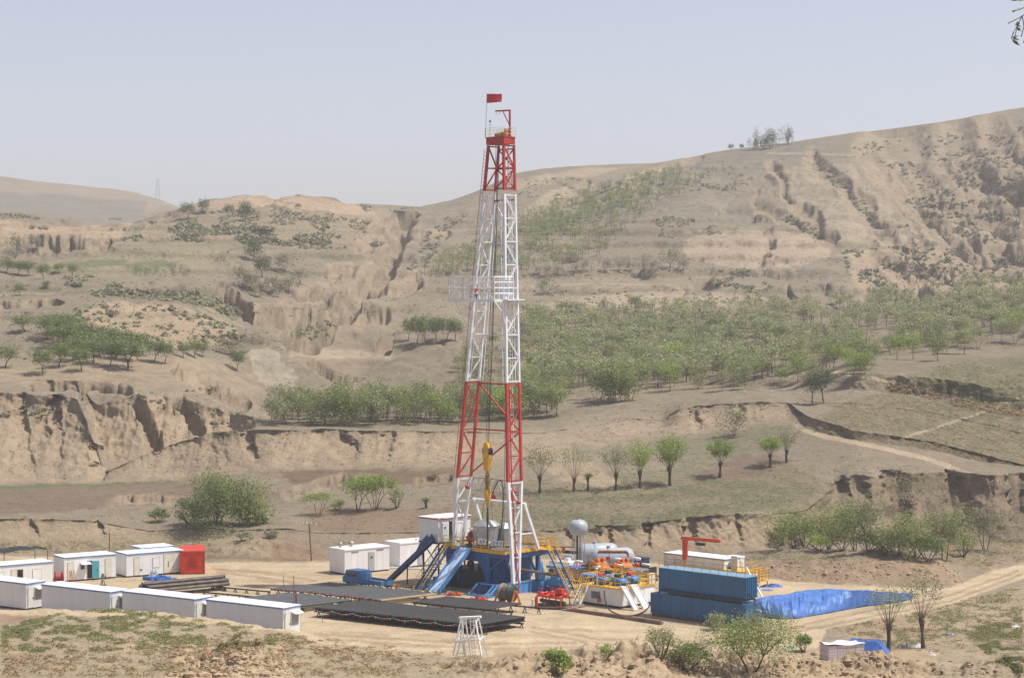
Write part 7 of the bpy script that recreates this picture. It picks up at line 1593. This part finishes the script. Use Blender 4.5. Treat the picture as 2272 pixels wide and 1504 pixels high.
for pts in ([(-3.1, 0, .98), (2.1, 0, .98)], [(-3.1, 1.15, .98), (2.1, 1.15, .98)]):
    m = MB(); rail(m, pts, 1.0, .9, .034, 2); m.build('railing', YEL, yk)
m = MB(); [m.bar((x, y, 0), (x, y, .85), .1, .1) for x in (-3, -.5, 2) for y in (.1, 1.1)]; m.build('leg', YEL, yk)
y2 = thing('yellow_walkway', 'upper yellow railing run in front of the orange pumps', 'walkway', onz(1345, 1303), RZ); MB().bx(-2.4, 5.2, 0, .9, 1.3, 1.42).build('deck', YEL, y2)
for y in (0, .85): m = MB(); rail(m, [(-2.4, y, 1.42), (5.2, y, 1.42)], 1.05, .9, .036, 2); m.build('railing', YEL, y2)
m = MB(); [m.bar((x, .4, 0), (x, .4, 1.3), .12, .12) for x in (-2.2, 1.4, 5)]; m.build('leg', YEL, y2)
ar = thing('air_receiver', 'bright blue rounded pressure vessel under the right edge of the rig floor', 'vessel', Wl(.9, 4.6, 0), RZ); m = MB(); m.lathe([(.1, 1.15), (.45, 1.25), (.6, 1.6), (.6, 2.0), (.4, 2.35), (.3, 2.6), (.25, 3.1), (.12, 3.3), (.01, 3.35)], n=14); m.build('vessel', BLUEL, ar); m = MB(); m.bx(-.5, .5, -.5, .5, 0, 1.15); m.build('stand', BLUEL, ar); MB().tube((0, 0, 3.3), (.05, 0, 3.75), .1, 8).build('neck', WHITE, ar)
bx_ = thing('pump_set', 'light blue pump set lying between the rig and the stairs', 'pump', Wl(2.6, 5.4, 0), RZ); m = MB(); m.bx(-1.2, 1.4, -.6, .6, 0, .5); m.build('skid', BLUEP, bx_); m = MB(); m.tube((-1.1, 0, 1.05), (1.3, 0, 1.05), .5, 12); m.bx(-.6, .5, -.4, .4, 1.3, 1.7); m.build('body', BLUEL, bx_)
# ---- blue lined pit beside the track
ln2 = [(1672, 1328, 1366), (1700, 1323, 1368), (1740, 1318, 1371), (1770, 1311, 1370), (1800, 1307, 1364), (1840, 1306, 1358), (1880, 1307, 1350), (1920, 1309, 1343), (1960, 1311, 1338), (1990, 1314, 1334), (2008, 1314, 1331), (2028, 1318, 1326)]
v = []; f = []; NXL, NYL = 260, 20
for i in range(NXL):
    a = i / (NXL - 1); xq = np.interp(a, np.linspace(0, 1, len(ln2)), [q[0] for q in ln2]); t0 = np.interp(a, np.linspace(0, 1, len(ln2)), [q[1] for q in ln2]); b0 = np.interp(a, np.linspace(0, 1, len(ln2)), [q[2] for q in ln2])
    hz_ = min(1.9, .12 + (b0 - t0) / 22); n_ = float(fbm(np.array(a * 26.), np.array(1.), 5, 3))
    far_ = onz(xq, t0, hz_); near_ = onz(xq - 2, b0, .12)
    for j in range(NYL):
        u = j / (NYL - 1); p = near_.lerp(far_, u ** 1.7); prof = (u ** .85); fold = float(ridged(np.array(a * 30. + u * 1.2), np.array(u * 1.4), 9, 3)) - .55
        p.z = .10 + (hz_ - .10) * prof + fold * .42 * math.sin(math.pi * min(1, u * 1.15)) * min(1, hz_) + n_ * .08 + (.34 * (float(ridged(np.array(a * 42. + .5 * u), np.array(u * .7), 77, 4)) - .6) + .25 * float(fbm(np.array(a * 12.), np.array(u * 2.), 78, 3))) * math.sin(math.pi * min(1, u * .9 + .05)) * min(1, hz_)
        v.append(p)
    p = far_ + Vector((0, .9, 0)); p.z = .05; v.append(p)
NJ = NYL + 1
for i in range(NXL - 1):
    for j in range(NJ - 1): f.append((i * NJ + j, (i + 1) * NJ + j, (i + 1) * NJ + j + 1, i * NJ + j + 1))
tag(MB().add(v, f, True).build('pit_liner', mat('liner_blue', (.062, .165, .46), .5, dirt=.2, scale=1.4)), 'big wrinkled blue plastic liner over the pit bank right of the tanks', 'liner')
crumple('tarpaulin', 'small scrap of blue sheet on the bare ground beyond the hidden tank', onz(1714, 1301), 1.0, .5, .4, TARP, 12)
crumple('tarpaulin', 'flat blue scrap beside the white rubble at the tank end', onz(1690, 1309), 1.1, .4, .15, TARP, 13)
crumple('sack_heap', 'heap of white sacks at the right end of the hidden mud tank', onz(1670, 1308), .9, .7, 1.3, mat('sack_white', (.55, .55, .56), .8, dirt=.12), 14, 'sacks')
# ---- things in the right foreground
pp = pick(1905, 1447); q = onz(1868, 1464, .15)
pl = thing('sack_pallet', 'pinkish stack of bagged goods under a white sheet by the dirt heap', 'pallet', q, R(18))
m = MB()
for k in range(5):
    for i in range(4):
        for j in range(2): m.bx(-1.72 + .86 * i + .02 * (k % 2), -.88 + .86 * i, -.85 + .87 * j, -.02 + .85 * j, .12 + .27 * k, .37 + .27 * k)
m.build('sacks', mat('sack_pink', (.54, .47, .49), .75, dirt=.12), pl); MB().bx(-1.8, 1.75, -.9, .9, 0, .12).build('pallet', mat('pallet_wood', (.30, .22, .14), .8), pl)
v = []; f = []
for i in range(13):
    for j in range(7):
        a, b = i / 12, j / 6; v.append((-1.8 + 3.6 * a, -.92 + 1.84 * b, 1.52 + .12 * math.sin(a * 9 + b * 3) * (.3 + .7 * b) + .06 * math.cos(b * 8 + a * 5)))
for i in range(12):
    for j in range(6): f.append((i * 7 + j, (i + 1) * 7 + j, (i + 1) * 7 + j + 1, i * 7 + j + 1))
MB().add(v, f).build('cover_sheet', mat('cover_white', (.66, .66, .68), .6, dirt=.08), pl)
def covered(px, py, L_, W, H, lab, rz, seed):
    g = onz(px, py, .1); v = []; f = []; nx, ny = 26, 18
    for i in range(nx):
        for j in range(ny):
            a, b = i / (nx - 1) * 2 - 1, j / (ny - 1) * 2 - 1; e = max(abs(a) ** 1.0, abs(b)); k = min(1, max(0, (1 - e) * 3.2)); z = H * k * (1 + .1 * float(fbm(np.array(a * 3.), np.array(b * 3.), seed, 3))) + .05 * float(ridged(np.array(a * 4 + b * 5.), np.array(b * 4.), seed, 3)); sp = 1 - .12 * k; v.append((a * L_ / 2 * sp, b * W / 2 * sp, z - .05))
    for i in range(nx - 1):
        for j in range(ny - 1): f.append((i * ny + j, (i + 1) * ny + j, (i + 1) * ny + j + 1, i * ny + j + 1))
    o = MB().add(v, f, False).build('covered_stack', TARP); o.location = g; o.rotation_euler = (0, 0, rz); tag(o, lab, 'tarpaulin')
covered(1920, 1444, 4.2, 2.4, 1.0, 'heap covered with a bright blue tarpaulin beside the thick willow', R(-14), 5)
for i, (x, y, s, c, lab) in enumerate([(2043, 1437, .3, (.75, .75, .78), 'white bag lying at the foot of the taller willow'), (2012, 1437, .42, (.30, .28, .24), 'grey brown debris pile between the two near willows'), (2258, 1392, .22, (.72, .72, .74), 'scrap of white litter on the grass near the right edge'), (2112, 1409, .2, (.30, .45, .60), 'scrap of blue litter on the grass behind the near willows'), (1757, 1440, .25, (.10, .30, .16), 'green plastic can under the wide sparse tree'), (2072, 1455, .2, (.7, .7, .7), 'small white litter scrap right of the taller willow')]):
    crumple('litter', lab, pick(x, y) - Vector((0, 0, .02)), s * 1.5, s, s * 1.5, mat('litter_%d' % i if False else 'litter_tint_' + 'abcdef'[i], c, .6), 20 + i, 'litter', 9)
tp_ = thing('transmission_tower', 'faint steel lattice tower on the hazy far hill at the left', 'tower', pick(351, 446), R(20)); m = MB(); Ht = 48 * tp_.location.y / F; w0, w1 = 1.6, .5
for sx in (-1, 1):
    for sy in (-1, 1): m.bar((sx * w0, sy * w0, -1), (sx * w1, sy * w1, Ht), .15, .15)
zz = np.linspace(0, Ht, 9)
for i in range(8):
    a, b = w0 + (w1 - w0) * zz[i] / Ht, w0 + (w1 - w0) * zz[i + 1] / Ht
    for sx in (-1, 1): m.bar((sx * a, -a, zz[i]), (-sx * b, -b, zz[i + 1]), .08, .08); m.bar((-a, sx * a, zz[i]), (-b, -sx * b, zz[i + 1]), .08, .08)
m.build('lattice', GREYP, tp_)
# ================================================================ light, air, camera
SUN_AZ, SUN_EL = R(-4), R(61)          # azimuth from +X towards +Y
sd = Vector((math.cos(SUN_AZ) * math.cos(SUN_EL), math.sin(SUN_AZ) * math.cos(SUN_EL), math.sin(SUN_EL)))
sl = bpy.data.lights.new('sun', 'SUN'); sl.energy = 4.6; sl.angle = R(.6); sl.color = (1, .955, .88)
so = bpy.data.objects.new('sun', sl); COL.objects.link(so); so.rotation_euler = sd.to_track_quat('Z', 'Y').to_euler(); so.location = (0, 0, 200)
w = bpy.data.worlds.new('World'); sc.world = w; w.use_nodes = True
nt = w.node_tree; bg = nt.nodes['Background']
st = nt.nodes.new('ShaderNodeTexSky'); st.sky_type = 'NISHITA'; st.sun_disc = False
st.sun_elevation = SUN_EL; st.sun_rotation = math.atan2(sd.x, sd.y)
st.altitude = 1200; st.air_density = 1.0; st.dust_density = 3.0; st.ozone_density = 1.5
hs = nt.nodes.new('ShaderNodeHueSaturation'); hs.inputs['Saturation'].default_value = .56; nt.links.new(st.outputs[0], hs.inputs['Color'])
tn = nt.nodes.new('ShaderNodeMix'); tn.data_type = 'RGBA'; tn.blend_type = 'MULTIPLY'; tn.inputs['Factor'].default_value = 1; tn.inputs[7].default_value = (1.01, .95, .99, 1)
nt.links.new(hs.outputs[0], tn.inputs[6]); nt.links.new(tn.outputs[2], bg.inputs['Color']); bg.inputs['Strength'].default_value = .125
if HAZE:
    hz = MB().bx(-1450, 1450, -60, 2600, -6, 175).build('haze', None)
    hm = bpy.data.materials.new('haze'); hm.use_nodes = True; nt = hm.node_tree
    nt.nodes.remove(nt.nodes['Principled BSDF'])
    pv = nt.nodes.new('ShaderNodeVolumePrincipled'); pv.inputs['Density'].default_value = HAZE
    pv.inputs['Color'].default_value = (.91, .92, .97, 1); pv.inputs['Anisotropy'].default_value = .2
    nt.links.new(pv.outputs[0], nt.nodes['Material Output'].inputs['Volume'])
    hz.data.materials.append(hm); hz['kind'] = 'stuff'; hz['label'] = 'thin pale haze over the valley'
cam = bpy.data.cameras.new('camera'); cam.sensor_width = 36; cam.lens = 36 * F / 2272.0
cam.clip_start = .5; cam.clip_end = 6000
cob = bpy.data.objects.new('camera', cam); COL.objects.link(cob)
cob.location = (0, 0, HC); cob.rotation_euler = (math.pi / 2 - PITCH, 0, 0)
sc.camera = cob
sc.view_settings.view_transform = 'Standard'; sc.view_settings.look = 'None'; sc.view_settings.gamma = 1
sc.view_settings.exposure = EXPO
sc.cycles.use_denoising = True; sc.cycles.max_bounces = 6; sc.cycles.volume_bounces = 1; sc.cycles.transparent_max_bounces = 8
